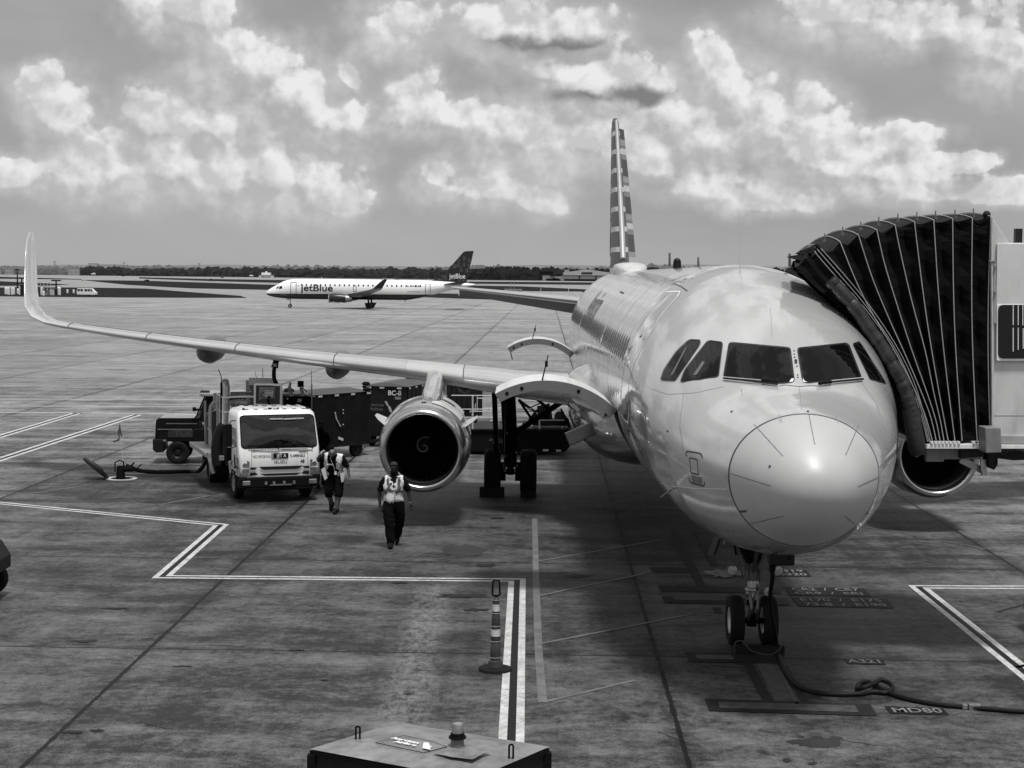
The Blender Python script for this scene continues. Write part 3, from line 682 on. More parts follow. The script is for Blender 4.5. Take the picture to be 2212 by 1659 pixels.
b_.add(*patch([c6(*p) for p in [(932, 1402), (968, 1400), (965, 1410), (935, 1412)]], .006, 0)); b_.build('drain_mark', SEAM, plane)
b_ = MB()
for (x0, y0, x1, y1) in ((1130, 905, 1140, 945), (1140, 905, 1150, 945), (1425, 908, 1433, 940), (1434, 910, 1442, 950), (940, 775, 945, 800)):
    b_.add(*ribbon([c6(x0, y0), c6(x1, y1)], .010, .003))
b_.build('stencil_mark', mat('faint_stencil', .25, .5, var=.5, scale=60), plane)
# service hatch with outlined edges and placard text
hp = [c6(*p) for p in round_poly([(652, 1093), (735, 1108), (750, 1278), (672, 1256)], 16) for p in [p.xy]]
b_ = MB(); b_.add(*ribbon(hp, .022, .004, closed=True, sub=1)); hat = b_.build('service_hatch_outline', SEAM, plane)
b_ = MB(); hp2 = [c6(*p.xy) for p in round_poly([(672, 1128), (712, 1138), (718, 1216), (679, 1206)], 5)]
b_.add(*ribbon(hp2, .018, .004, closed=True, sub=1)); b_.build('service_hatch', SEAM, plane)
b_ = MB()
for k in range(8):
    y = 1222 + k * 4.6; b_.add(*ribbon([c6(681 + k * .6, y), c6(702 + (k % 3) * 6, y + 4)], .012, .003, sub=2)); b_.add(*ribbon([c6(711 + (k % 2) * 4, y + 6), c6(735, y + 10)], .012, .003, sub=2))
b_.build('placard_text', mat('placard_grey', .16, .5), plane)
b_ = MB(); b_.add(*ribbon([c6(*p) for p in [(520, 1258), (570, 1272), (700, 1286), (868, 1291)]], .012))
# forward passenger door outline, seams
dl = [(1357, 913), (1350, 908), (1343, 895), (1340, 866), c9(650, 1220), c9(720, 960), c9(850, 740), c9(1060, 480), c9(1130, 415), c9(1290, 410), c9(1262, 470), c9(1100, 650), c9(900, 960), c9(760, 1240), c9(700, 1450), c9(690, 1650), (1359, 890), (1357, 913)]
b_.add(*ribbon(dl, .035, .004)); b_.build('door_outline', LSEAM, plane)
b_ = MB(); b_.add(*ribbon([c9(*p) for p in [(700, 1135), (708, 1090), (745, 1035)]], .03, .006)); b_.add(*ribbon([c9(*p) for p in [(825, 935), (845, 925), (850, 902)]], .03, .006)); b_.add(*ribbon([c9(870, 970), c9(885, 945)], .03, .006))
b_.add(*ribbon([c9(1215, 318), c9(1300, 350), c9(1375, 405)], .02, .004)); b_.add(*ribbon([c9(600, 412), c9(640, 430)], .05, .004)); b_.add(*ribbon([c9(1200, 280), c9(1395, 205)], .03, .004))
b_.build('door_handle_marks', SEAM, plane)
b_ = MB()
for x in (6.35, 10.4, 13.7, 17.1, 24.5, 28.4, 32.6, 36.2):
    for sg in (1,): b_.loft([[fpt(x, a) + (fpt(x, a) - A(x, 0, CZ)).normalized() * .003 for a in [math.pi * k / 40 for k in range(0, 41)]], [fpt(x + .03, a) + (fpt(x, a) - A(x, 0, CZ)).normalized() * .003 for a in [math.pi * k / 40 for k in range(0, 41)]]], closed=False, caps=False)
b_.build('skin_joint', mat('soft_seam', .22, .4), plane)
for q in ([(848, 760), (700, 792), (560, 800), (470, 770)], [(1090, 350), (1100, 500)], [(1240, 762), (1252, 880)], [(1560, 735), (1640, 850), (1690, 1000)], [(640, 800), (620, 960), (640, 1090)]):
    b_ = MB(); b_.add(*ribbon([c6(*p) for p in q], .007, .003, sub=8)); b_.build('panel_joint', mat('thin_panel_joint', .26, .4), plane)
# cabin windows, right-hand side
WF = mat('cabin_window_frame', .42, .3, metal=.4)
proto = None
for k in range(62):
    x = 7.1 + k * .533
    if x > 37.2 or 13.5 < x < 14.3 or 24.7 < x < 25.5: continue
    def wring(rx, rz, off):
        out = []
        for j in range(14):
            a = 2 * math.pi * j / 14; p = fpt(x + rx * math.cos(a), math.acos(max(-1, min(1, (.66 + rz * math.sin(a)) / 2.07))))
            n = (p - A(x, 0, CZ)).normalized(); out.append(p + n * off)
        return out
    b_ = MB(); b_.loft([wring(.155, .21, .003), wring(.12, .17, .012)], caps=False); b_.poly(wring(.12, .17, .008)); 
    b_.build('cabin_window', mat('cabin_glass', .008, .12), plane)
# registration title along the cabin roof line
vs, fs, raw = text_mesh('American', 1.2, (0, 0, 0), (1, 0, 0), (0, 1, 0), bold=.02, align='LEFT', fine=.2)
def wrapt(raw, x0, z0, sc=1.0):
    out = []
    for a, b2 in raw:
        ang = math.acos(max(-1, min(1, z0 / 2.07))) - b2 * sc / 2.03
        p = fpt(x0 - a * sc, ang); n = (p - A(x0 - a * sc, 0, CZ)).normalized(); out.append(p + n * .006)
    return out
b_ = MB(); b_.add(wrapt(raw, 24.3, 1.12), fs); b_.build('title_lettering', mat('title_grey_blue', .06, .35), plane)
# antennas, beacon, dome on the crown
def blade(x, h, c, s=0.0, name='antenna', mt=None):
    b_ = MB(); zt = sec(x)[0]; b_.prism([A(x, s - .012, CZ + zt - .02), A(x + c, s - .012, CZ + zt - .02), A(x + c * .95, s - .012, CZ + zt + h), A(x + c * .55, s - .012, CZ + zt + h)], SX * .024); return b_.build(name, mt or LGREY, plane)
b_ = MB(); b_.cyl(A(5.3, .25, CZ + 1.85), A(5.35, .28, CZ + 2.86), .009, .004, 6); b_.build('wire_antenna', LGREY, plane)
blade(9.2, .22, .25, .95, mt=DARK); blade(13, .2, .3, mt=DARK); blade(7.5, .2, .2, -.9, mt=DARK)
b_ = MB(); b_.cyl(A(17.5, 0, 5.86), A(17.5, 0, 6.02), .10, .09, 12); b_.sphere(A(17.5, 0, 6.02), .09, 6); b_.build('beacon', DARK, plane, smooth=True)
b_ = MB(); rings = []
for t, wd, h in ((0, .12, .02), (.12, .38, .15), (.35, .5, .26), (.8, .54, .31), (1.6, .54, .31), (2.2, .45, .22), (2.7, .2, .05)):
    rings.append([A(30 + t, .12 + .95 * wd * math.cos(math.pi * j / 14), 5.77 + (h + .05) * (math.sin(math.pi * j / 14)) ** .3) for j in range(15)])
b_.loft(rings, closed=False, caps=False); b_.build('antenna_dome', LGREY, plane, smooth=True)
# ------- wings
def airfoil(n=22, camber=.02):
    up = []; 
    for i in range(n + 1):
        t = (1 - math.cos(math.pi * i / n)) / 2; yt = 5 * (.2969 * math.sqrt(t) - .126 * t - .3516 * t * t + .2843 * t**3 - .1015 * t**4)
        up.append((t, yt, camber * 4 * t * (1 - t)))
    pts = [(t, c + y) for t, y, c in reversed(up)] + [(t, c - y) for t, y, c in up[1:]]
    return pts
AF = airfoil(); AFT = airfoil(16, 0)
def wsec(s, xle, ch, z, tc_, tw=2.0, cant=0.0, sg=1, af=AF):
    out = []; ct, st = math.cos(R(tw)), math.sin(R(tw)); cc, sc_ = math.cos(R(cant)), math.sin(R(cant))
    for t, y in af:
        u = t * ch; v = y * tc_ * ch; x = u * ct + v * st; zz = -u * st + v * ct
        out.append(A(xle + x, sg * (s - zz * sc_), z + zz * cc))
    return out
WS = [(0, 15.9, 7.3, 2.95, .125, 3.5, 0), (1.7, 16.85, 6.35, 3.0, .13, 3.5, 0), (3.5, 17.8, 5.4, 3.10, .125, 3, 0), (5, 18.6, 4.6, 3.24, .12, 2.5, 0), (6.4, 19.35, 3.85, 3.36, .118, 2.2, 0), (9, 20.7, 3.2, 3.53, .115, 1.8, 0), (12, 22.25, 2.5, 3.77, .112, 1.3, 0), (14.5, 23.55, 1.98, 3.99, .11, 1, 0), (16.2, 24.45, 1.62, 4.17, .105, .8, 4), (16.75, 24.75, 1.52, 4.25, .1, .5, 16), (17.18, 25.0, 1.45, 4.41, .095, 0, 42), (17.42, 25.25, 1.36, 4.68, .09, 0, 68), (17.53, 25.6, 1.26, 5.12, .085, 0, 82), (17.66, 26.1, 1.08, 5.95, .08, 0, 85), (17.74, 26.5, .8, 6.5, .08, 0, 85), (17.77, 26.8, .5, 6.74, .08, 0, 85), (17.78, 27.0, .22, 6.8, .08, 0, 85)]
for sg in (1, -1):
    b_ = MB(); b_.loft([wsec(*a, sg=sg) for a in WS[:10]]); wing = b_.build('wing', WING, plane, smooth=True, sharp=50)
    b_ = MB(); b_.loft([wsec(*a, sg=sg) for a in WS[9:]]); b_.build('sharklet', paint('sharklet_paint%d' % sg, .55, .1, .2, .003, panel=False), wing, smooth=True, sharp=50)
    # leading edge slats, in separate segments
    def lerpsec(s):
        for a, c in zip(WS, WS[1:]):
            if a[0] <= s <= c[0]: t = (s - a[0]) / (c[0] - a[0]); return tuple(a[i] * (1 - t) + c[i] * t for i in range(7))
    def slatring(s):
        a = lerpsec(s); full = wsec(*a, sg=sg); n2 = len(AF); le = n2 // 2
        idx = range(le - 8, le + 3); o = A(a[1] + .06 * a[2], sg * s, a[3]); mid = []
        for i in idx:
            p = full[i]; d = (p - o); mid.append(p + d.normalized() * .012)
        return mid
    for (s0, s1) in ((2.6, 4.9), (6.35, 8.2), (8.23, 10.9), (10.93, 13.5), (13.53, 15.9)):
        b_ = MB(); b_.loft([slatring(s0 + (s1 - s0) * k / 6) for k in range(7)], closed=False, caps=False); b_.build('slat', SLAT, wing, smooth=True, sharp=60)
    for (s0) in (4.93, 8.215, 10.915, 13.515, 15.95):
        b_ = MB(); r = slatring(s0); b_.tube(r[:-2], .012, 5); b_.build('slat_gap', SEAM, wing)
    # thin line behind the slats
    b_ = MB(); P = []
    for k in range(30):
        s = 2.6 + 13.2 * k / 29; a = lerpsec(s); full = wsec(*a, sg=sg); P.append(full[len(AF) // 2 - 11] + Vector((0, 0, .003)))
    b_.tube(P, .012, 4); b_.build('wing_joint', SEAM, wing)
    # flap track fairings
    for (s, x0, ln, wd, z, hh) in ((5.0, 21.2, 3.4, .26, 2.88, .30), (8.4, 21.6, 3.6, .31, 3.24, .36), (12.0, 22.9, 3.2, .31, 3.56, .36)):
        b_ = MB(); rings = []
        for t, k in ((0, .05), (.04, .45), (.12, .75), (.3, 1), (.55, 1), (.75, .8), (.92, .4), (1, .08)):
            rings.append([A(x0 + ln * t, sg * (s + wd * k * math.cos(2 * math.pi * j / 20)), z + .1 * t + hh * k * math.sin(2 * math.pi * j / 20) - .02) for j in range(20)])
        b_.loft(rings); b_.build('flap_track_fairing', mat('fairing_grey', .13, .4, var=.2), wing, smooth=True, sharp=50)
    # static wicks on the wingtip
    b_ = MB()
    for (s, x, z) in ((17.9, 27.2, 6.3), (17.85, 27.1, 6.68), (17.8, 27.0, 5.9)): b_.cyl(A(x - .1, sg * s, z), A(x + .25, sg * (s + .0), z), .008, .004, 5)
    b_.build('static_wick', DARK, wing)
# wing to body fairing
b_ = MB(); rings = []
for t, hw, zb, zt in ((13.9, 1.2, 1.85, 2.6), (14.6, 1.75, 1.66, 2.9), (15.6, 2.12, 1.50, 3.1), (17, 2.3, 1.42, 3.2), (22, 2.32, 1.40, 3.15), (24.5, 2.1, 1.55, 2.9), (26.5, 1.6, 1.8, 2.6)):
    rings.append([A(t, hw * math.copysign(abs(math.cos(2 * math.pi * j / 32)) ** .7, math.cos(2 * math.pi * j / 32)), (zb + zt) / 2 + (zt - zb) / 2 * math.copysign(abs(math.sin(2 * math.pi * j / 32)) ** .8, math.sin(2 * math.pi * j / 32))) for j in range(32)])
b_.loft(rings); b_.build('belly_fairing', paint('fairing_skin_shaded', .13, .1, .22, .02, panel=False), plane, smooth=True, sharp=50)  # dark base colour carries the shade under the belly
b_ = MB(); rings = []
for t, w_, z in ((15.0, .05, 3.25), (15.6, .25, 3.35), (16.3, .5, 3.45), (17.2, .75, 3.5), (19, .8, 3.4), (21, .6, 3.25)):
    rings.append([A(t, 1.8 + w_ * math.cos(a) * 1.0, z - .45 + .5 * math.sin(a) * (w_ / .8 + .3)) for a in [2 * math.pi * j / 20 for j in range(20)]])
b_.loft(rings); b_.build('wing_root_fairing', SKIN, plane, smooth=True, sharp=50)
# hanging access panel
b_ = MB(); p = at(1254, 937, 33.5); b_.box(loc(p), (.62, .05, .30), rot=(Matrix.Rotation(R(-24), 3, 'Y'))); b_.build('access_panel', mat('panel_grey', .07, .4), plane, bevel=.02)
# ------- engines
LIP = mat('polished_inlet_lip', .50, .24, metal=1.0, var=.06, scale=2)
FANM = mat('fan_blade_metal', .05, .4, metal=.8)
for sg in (1, -1):
    o = A(16.1, sg * 5.75, 1.75); ax = AX * 1.0 + Vector((0, 0, .02))
    b_ = MB(); b_.lathe([(.30, .985), (.6, 1.02), (1.1, 1.05), (1.8, 1.06), (2.5, 1.01), (3.1, .9), (3.12, .86), (2.6, .86)], o, ax, 72); cowl = b_.build('engine', paint('nacelle_paint%d' % sg, .36, .3, .22, .012, panel=False), plane, smooth=True, sharp=40)
    b_ = MB(); b_.lathe([(.30, .987), (.2, .968), (.1, .94), (.04, .905), (.012, .87), (0, .845), (.015, .82), (.05, .795), (.12, .775), (.2, .77)], o, ax, 96); b_.build('inlet_lip', LIP, cowl, smooth=True, sharp=70)
    b_ = MB(); b_.lathe([(.2, .768), (.5, .775), (.9, .80), (1.3, .83)], o, ax, 72); b_.build('inlet_duct', mat('inlet_duct_dark', .02, .5), cowl, smooth=True)
    b_ = MB()
    for k in range(36):
        a = 2 * math.pi * k / 36; vs = []
        for r, tw_, off in ((.24, .10, .0), (.5, .075, .08), (.81, .045, .14)):
            for e in (-1, 1):
                aa = a + off + e * tw_ * .9; vs.append(o + ax * (1.05 + e * .06) + SX * math.cos(aa) * r + Vector((0, 0, math.sin(aa) * r)))
        b_.add(vs, [(0, 1, 3, 2), (2, 3, 5, 4)])
    b_.build('fan', FANM, cowl)
    b_ = MB(); b_.lathe([(.62, .001), (.66, .05), (.78, .14), (.95, .22), (1.1, .25)], o, ax, 32); sp_ = b_.build('spinner', mat('spinner_black', .012, .35), cowl, smooth=True)
    b_ = MB(); P = []
    for k in range(30):
        t = k / 29; a = R(60) + t * R(420); r = .02 + .19 * t; P.append(o + ax * (.62 + .05 * t * 3 + .12 * t * t - .012) + SX * math.cos(a) * r + Vector((0, 0, math.sin(a) * r)))
    b_.tube(P, .007, 5); b_.build('spiral_mark', mat('spiral_grey', .25, .4), sp_)
    b_ = MB(); b_.cyl(o + ax * 1.3, o + ax * 1.32, .86, .86, 48); b_.cyl(o + ax * 1.32, o + ax * 2.9, .84, .6, 32); b_.build('core', BLK, cowl)
    b_ = MB(); b_.lathe([(2.2, .62), (3.2, .62), (3.9, .5), (4.4, .38), (4.42, .3), (3.4, .3)], o, ax, 40); b_.build('exhaust_nozzle', STEEL, cowl, smooth=True)
    # pylon
    b_ = MB(); rings = []
    for (x, z0, z1, hw) in ((16.95, 2.78, 2.88, .10), (17.15, 2.75, 3.0, .18), (17.6, 2.7, 3.12, .235), (18.3, 2.65, 3.24, .25), (19.0, 2.6, 3.38, .25), (20.2, 2.6, 3.3, .24), (21.8, 2.7, 3.2, .12)):
        rings.append([A(x, sg * (5.62 + hw * c), z) for c, z in ((-1, z0), (1, z0), (.95, (z0 + z1) / 2), (.75, z1 - .06), (.3, z1), (-.3, z1), (-.75, z1 - .06), (-.95, (z0 + z1) / 2))])
    b_.loft(rings); b_.build('pylon', paint('pylon_paint%d' % sg, .50, .5, .2, .02, panel=False), cowl, smooth=True, sharp=50, bevel=0)
    # cowl strakes and latches
    for e in (-1, 1):
        aa = R(90) - e * R(63); rd = SX * math.cos(aa) + Vector((0, 0, math.sin(aa))); tn = SX * -math.sin(aa) + Vector((0, 0, math.cos(aa)))
        b0 = o + ax * .75 + rd * 1.0
        b_ = MB(); b_.prism([b0, b0 + ax * .35 + rd * .22, b0 + ax * .75 + rd * .34, b0 + ax * 1.1 + rd * .33, b0 + ax * 1.3 + rd * .02], tn * .03); b_.build('strake', mat('strake_paint', .5, .35), cowl, bevel=.008)
    b_ = MB()
    for aa in (R(20), R(160), R(200), R(-20)):
        pass
    b_.lathe([(1.12, 1.0505), (1.12, 1.056), (1.14, 1.056), (1.14, 1.052)], o, ax, 72); b_.build('cowl_seam', SEAM, cowl)
    b_ = MB(); b_.box(o + ax * .62 + Vector((0, 0, 1.024)), (.11, .14, .012)); b_.build('cowl_latch', DARK, cowl)
    # raised cowl panel along the top outboard side
    rp = []
    for t in (.55, .9, 1.6, 2.4):
        rp.append([o + ax * t + (SX * sg * math.cos(a) + Vector((0, 0, math.sin(a)))) * (1.055 if t > .6 else 1.03) for a in [R(100 + 4 * j) for j in range(12)]])
    b_ = MB(); b_.loft(rp, closed=False, caps=False); b_.build('cowl_panel', mat('cowl_panel_light', .62, .3, metal=.2), cowl, smooth=True)
# ------- tail
def finmat(name, mode):
    mt, nt, b = nodes_of(name); N = nt.nodes.new; L = nt.links.new
    tc = N('ShaderNodeTexCoord'); sp = N('ShaderNodeSeparateXYZ'); L(tc.outputs['Object'], sp.inputs[0])
    m1 = N('ShaderNodeMath'); m1.operation = 'SUBTRACT'; m1.inputs[0].default_value = 11.7; L(sp.outputs[2], m1.inputs[1])
    m2 = N('ShaderNodeMath'); m2.operation = 'DIVIDE'; L(m1.outputs[0], m2.inputs[0]); m2.inputs[1].default_value = .735 if mode == 'fin' else 1.46
    m3 = N('ShaderNodeMath'); m3.operation = 'FRACT'; L(m2.outputs[0], m3.inputs[0])
    cr = N('ShaderNodeValToRGB'); cr.color_ramp.interpolation = 'CONSTANT'; e = cr.color_ramp.elements
    stops = [(0, .10), (.76, .70)] if mode == 'fin' else [(0, .075), (.46, .36), (.62, .22), (.70, .68), (.86, .28)]
    e[0].position = 0; e[0].color = (stops[0][1],) * 3 + (1,); e[1].position = stops[1][0]; e[1].color = (stops[1][1],) * 3 + (1,)
    for p, c in stops[2:]: q = e.new(p); q.color = (c, c, c, 1)
    L(m3.outputs[0], cr.inputs[0])
    n = N('ShaderNodeTexNoise'); n.inputs['Scale'].default_value = 6; L(tc.outputs['Object'], n.inputs['Vector'])
    mx = N('ShaderNodeMix'); mx.data_type = 'RGBA'; mx.blend_type = 'MULTIPLY'; mx.inputs[0].default_value = .3; L(cr.outputs[0], mx.inputs[6]); L(n.outputs['Fac'], mx.inputs[7])
    L(mx.outputs[2], b.inputs['Base Color']); b.inputs['Roughness'].default_value = .45; b.inputs['Specular IOR Level'].default_value = .3
    return mt
def fsec(z, xle, ch, th_, x1=.70):
    out = []
    for t, y in AFT:
        if t > x1: t = x1
        yy = 5 * (.2969 * math.sqrt(t) - .126 * t - .3516 * t * t + .2843 * t**3 - .1015 * t**4) * (1 if y > 0 else -1) if t > 0 else 0
        out.append(A(xle + t * ch, yy * th_ * ch, z))
    return out
b_ = MB(); FS = [(5.5, 35.6, 7.0, .10), (6.3, 36.3, 6.0, .10), (7.2, 37.0, 5.45, .1), (9, 38.75, 4.2, .1), (10.8, 40.5, 2.95, .1), (11.55, 41.25, 2.4, .1), (11.72, 41.7, 1.9, .07)]
b_.loft([fsec(*a) for a in FS]); fin = b_.build('tail_fin', finmat('fin_livery', 'fin'), plane, smooth=True, sharp=50)
b_ = MB(); P = []
for (z, x, c, t) in FS[1:-1]: P.append(A(x + .0, 0, z))
b_.tube(P, [.10, .10, .085, .07, .06], 10); b_.build('fin_leading_edge', mat('fin_edge_metal', .34, .5, metal=.2), fin, smooth=True)
hinge = []
b_ = MB(); rings = []
for (z, x, c, t) in ((6.45, 36.4, 5.9, .1), (9, 38.75, 4.2, .1), (11.45, 41.15, 2.45, .1)):
    h = x + .71 * c; ln = .29 * c + .3; ang = R(26); rh = .04 * c
    d = AX * math.cos(ang) - SX * math.sin(ang); nn = AX * math.sin(ang) + SX * math.cos(ang)
    o = A(h, 0, z); rings.append([o + nn * rh, o + d * ln + nn * .01, o + d * ln - nn * .01, o - nn * rh])
b_.loft(rings); b_.build('rudder', finmat('rudder_livery', 'rudder'), fin)
b_ = MB()
for z, l in ((11.3, 1.0), (10.7, 1.15), (10.1, 1.25)):
    o = A(interp([(6.45, 40.6), (9, 41.7), (11.45, 42.9)], z, 1), 0, z) + (AX * .94 - SX * .34) * l; b_.cyl(o, o + AX * .3 - SX * .12, .012, .006, 5)
b_.build('static_wick', DARK, fin)
for sg in (1, -1):
    b_ = MB(); HS = [(.3, 37.4, 4.0, 4.72, .09, 0, 0), (1.2, 38.0, 3.4, 4.78, .09, 0, 0), (6.0, 41.1, 1.45, 5.2, .085, 0, 0), (6.2, 41.35, 1.1, 5.22, .06, 0, 0)]
    b_.loft([wsec(*a, sg=sg, af=AFT) for a in HS]); hs_ = b_.build('tailplane', paint('tailplane_grey%d' % sg, .4, .1, .3, .003, panel=False), plane, smooth=True, sharp=50)
    # elevator drooped trailing edge, in a darker grey
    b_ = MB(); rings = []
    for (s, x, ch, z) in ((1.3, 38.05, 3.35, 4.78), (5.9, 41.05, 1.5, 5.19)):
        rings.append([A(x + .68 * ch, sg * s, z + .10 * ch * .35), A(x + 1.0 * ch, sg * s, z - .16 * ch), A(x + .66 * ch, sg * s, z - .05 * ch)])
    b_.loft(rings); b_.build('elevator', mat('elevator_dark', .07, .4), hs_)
# ------- cargo doors, hinged up
def cargo(xf, hx, hz, ox, oz, sag, ln, name='cargo_door'):
    c0 = Vector((hx, hz)); c1 = Vector((ox, oz)); mid = (c0 + c1) / 2; ch = (c1 - c0); nrm = Vector((-ch.y, ch.x)).normalized()
    if nrm.y < 0: nrm = -nrm
    rr = ((ch.length / 2) ** 2 + sag ** 2) / (2 * sag); cen = mid - nrm * (rr - sag); a0 = math.atan2((c0 - cen).y, (c0 - cen).x); a1 = math.atan2((c1 - cen).y, (c1 - cen).x)
    n = 24; outer = []; inner = []
    for k in range(n + 1):
        a = a0 + (a1 - a0) * k / n; outer.append((cen.x + rr * math.cos(a), cen.y + rr * math.sin(a))); q = rr - .17; inner.append((cen.x + q * math.cos(a), cen.y + q * math.sin(a)))
    def P(q, x): return A(x, q[0], q[1])
    b_ = MB(); b_.loft([[P(q, xf) for q in outer], [P(q, xf + ln) for q in outer]], closed=False, caps=False); skin_ = b_.build(name, WHT, plane, smooth=True)
    b_ = MB(); b_.loft([[P(q, xf + .002) for q in outer], [P(q, xf + .002) for q in inner]], closed=False, caps=False); b_.build('edge_frame', mat('door_edge_grey', .15, .4), skin_)
    b_ = MB(); b_.loft([[P(q, xf + .02) for q in inner], [P(q, xf + ln) for q in inner]], closed=False, caps=False); b_.build('inner_lining', mat('door_lining_dark', .008, .7, spec=.1), skin_)
    b_ = MB()
    for t in (2, 5, 16):
        q = inner[n - t]; q2 = outer[n - t]; c = ((q[0] + q2[0]) / 2, (q[1] + q2[1]) / 2); b_.cyl(A(xf - .006, *c), A(xf + .01, *c), .032, .032, 12)
    b_.build('edge_hole', BLK, skin_)
    b_ = MB(); q = outer[int(n * .66)]; b_.cyl(A(xf + .15, q[0], q[1]), A(xf + .35, q[0] - .10, q[1] + .42), .015, .01, 6); b_.cyl(A(xf + .01, q[0], q[1]), A(xf + .15, q[0], q[1] + .005), .012, .012, 6); b_.box(A(xf + .27, q[0] - .07, q[1] + .27), (.05, .05, .1)); b_.build('door_handle', BLK, skin_)
    b_ = MB(); q = outer[n]; b_.bar(A(xf + .2, q[0] - .1, q[1] - .12), A(xf + .2, q[0] - .16, q[1] - .35), .03); b_.build('pull_strap', BLK, skin_)
    return skin_
cargo(8.1, 1.93, 3.36, 4.03, 3.62, .36, 1.8)
cargo(28.6, 1.93, 3.36, 3.95, 3.5, .36, 1.8)
b_ = MB(); b_.loft([[fpt(x, a) + (fpt(x, a) - A(x, 0, CZ)).normalized() * .004 for a in [R(102 + 38 * k / 14) for k in range(15)]] for x in (8.15, 9.0, 9.85)], closed=False, caps=False); b_.build('cargo_opening', BLK, plane)
# ------- landing gear
def wheel(c, r, wd, par, axv=SX, hub=.5, rim=STEEL):
    c = Vector(c); b_ = MB(); k = wd / 2
    prof = [(-k * .75, r * hub), (-k * .95, r * .72), (-k, r * .84), (-k * .85, r * .95), (-k * .45, r), (-k * .42, r * .985), (-k * .38, r * .985), (-k * .35, r), (-.03 * k, r), (0, r * .985), (.03 * k, r), (k * .35, r), (k * .38, r * .985), (k * .42, r * .985), (k * .45, r), (k * .85, r * .95), (k, r * .84), (k * .95, r * .72), (k * .75, r * hub)]
    b_.lathe(prof, c, axv, 40); t = b_.build('tyre', RUB, par, smooth=True, sharp=40)
    b_ = MB(); b_.lathe([(-k * .8, r * hub * 1.02), (-k * .74, r * hub * .9), (-k * .4, r * hub * .75), (-k * .35, r * .2), (-k * .6, r * .18), (-k * .62, .001)], c, axv, 32); b_.lathe([(k * .8, r * hub * 1.02), (k * .74, r * hub * .9), (k * .4, r * hub * .75), (k * .35, r * .2), (k * .6, r * .18), (k * .62, .001)], c, axv, 32); b_.build('rim', rim, par, smooth=True)
    return t
DK2 = mat('gear_grey', .10, .4, metal=.3, var=.4, scale=8)
ngear = MB(); ngear.cyl(A(5.07, 0, .38), A(5.07, 0, .95), .05, .05, 16); ngear.cyl(A(5.07, 0, .85), A(5.05, 0, 1.9), .085, .10, 20); ng = ngear.build('nose_gear', DK2, plane, smooth=True, sharp=40)
b_ = MB(); b_.cyl(A(5.07, 0, .62), A(5.07, 0, .72), .075, .085, 20); b_.cyl(A(5.07, 0, .76), A(5.07, 0, .84), .10, .10, 20); b_.cyl(A(5.07, 0, .86), A(5.07, 0, .9), .12, .12, 20); b_.cyl(A(5.02, 0, .92), A(5.02, 0, 1.02), .09, .09, 16); b_.build('oleo_collar', CHROME, ng, smooth=True, sharp=40)
b_ = MB(); b_.cyl(A(5.07, -.2, .38), A(5.07, .2, .38), .045, .045, 14); b_.cyl(A(5.07, 0, .3), A(5.07, 0, .5), .08, .06, 14); b_.build('axle', BLK, ng, smooth=True)
for s in (-.255, .255):
    hub_ = MB(); hub_.cyl(A(5.07, s - .04, .385), A(5.07, s + .04, .385), .12, .12, 20); wh = hub_.build('wheel', DK2, ng); wheel(A(5.07, s, .385), .385, .225, wh, hub=.52, rim=mat('nose_rim', .45, .35, metal=.3))
b_ = MB()
for e in (-1, 1):
    b_.bar(A(4.97, e * .06, .86), A(4.82, e * .05, .62), .035, .05); b_.bar(A(4.82, e * .05, .62), A(5.0, e * .07, .42), .035, .05)
b_.build('torque_link', STEEL, ng)
b_ = MB(); b_.bar(A(5.02, .0, 1.15), A(4.3, 0, 1.95), .05, .07); b_.bar(A(5.0, .07, 1.2), A(4.9, .42, 1.95), .05); b_.bar(A(5.0, -.07, 1.2), A(4.9, -.42, 1.95), .05)
b_.bar(A(5.2, .12, 1.0), A(5.25, .3, 1.85), .03); b_.cyl(A(5.03, .10, 1.0), A(5.03, .12, 1.75), .04, .04, 10); b_.cyl(A(5.03, -.12, 1.0), A(5.03, -.1, 1.6), .03, .03, 10)
b_.build('drag_brace', DK2, ng)
b_ = MB(); b_.add(*[(lambda vs: (vs, [(0, 1, 2), (2, 1, 3)]))([A(4.9, .12, 1.3), A(4.85, .42, 1.92), A(4.95, -.05, 1.3), A(4.85, -.42, 1.92)])][0]); b_.build('bay_lining', BLK, ng)
for (s, z, r) in ((.34, 1.20, .085), (-.36, 1.20, .085), (-.21, .88, .075)):
    b_ = MB(); c = A(4.86, s, z); b_.lathe([(.16, .02), (.13, r * .7), (.04, r), (0, r), (.005, r * .85)], c, AX, 24); b_.bar(c + AX * .08, A(5.0, s * .3, z + .03), .03); lt = b_.build('taxi_light', DK2, ng, smooth=True, sharp=50)
    b_ = MB(); b_.lathe([(.006, r * .88), (-.004, r * .5), (-.006, .001)], c, AX, 20); b_.build('lens', mat('lamp_lens', .35, .1, var=.4, scale=20, coat=.5), lt, smooth=True)
b_ = MB(); o = A(4.5, 0, 0)
b_.prism([A(4.75, .5, 1.82), A(5.3, .5, 1.80), A(5.3, .64, 1.35), A(4.9, .60, 1.42)], SX * .03); b_.build('gear_door', DARK, plane)
b_ = MB(); b_.prism([A(5.5, -.3, 1.78), A(5.5, .3, 1.78), A(5.6, .2, 1.3), A(5.6, -.2, 1.3)], AX * .03); b_.build('gear_door', DARK, plane)
b_ = MB(); b_.cyl(A(3.6, .62, 1.93), A(3.5, .66, 1.82), .02, .012, 8); b_.cyl(A(3.4, -.85, 1.96), A(3.35, -.88, 1.84), .02, .02, 8)
for p in ((572, 1296, 590, 1290), (572, 1296, 552, 1312)):
    a1, n1 = hit(*c6(p[0], p[1])); a2, n2 = hit(*c6(p[2], p[3])); b_.cyl(loc(a1 + n1 * .02), loc(a2 + n2 * .10), .012, .010, 6)
b_.build('probe', STEEL, plane)
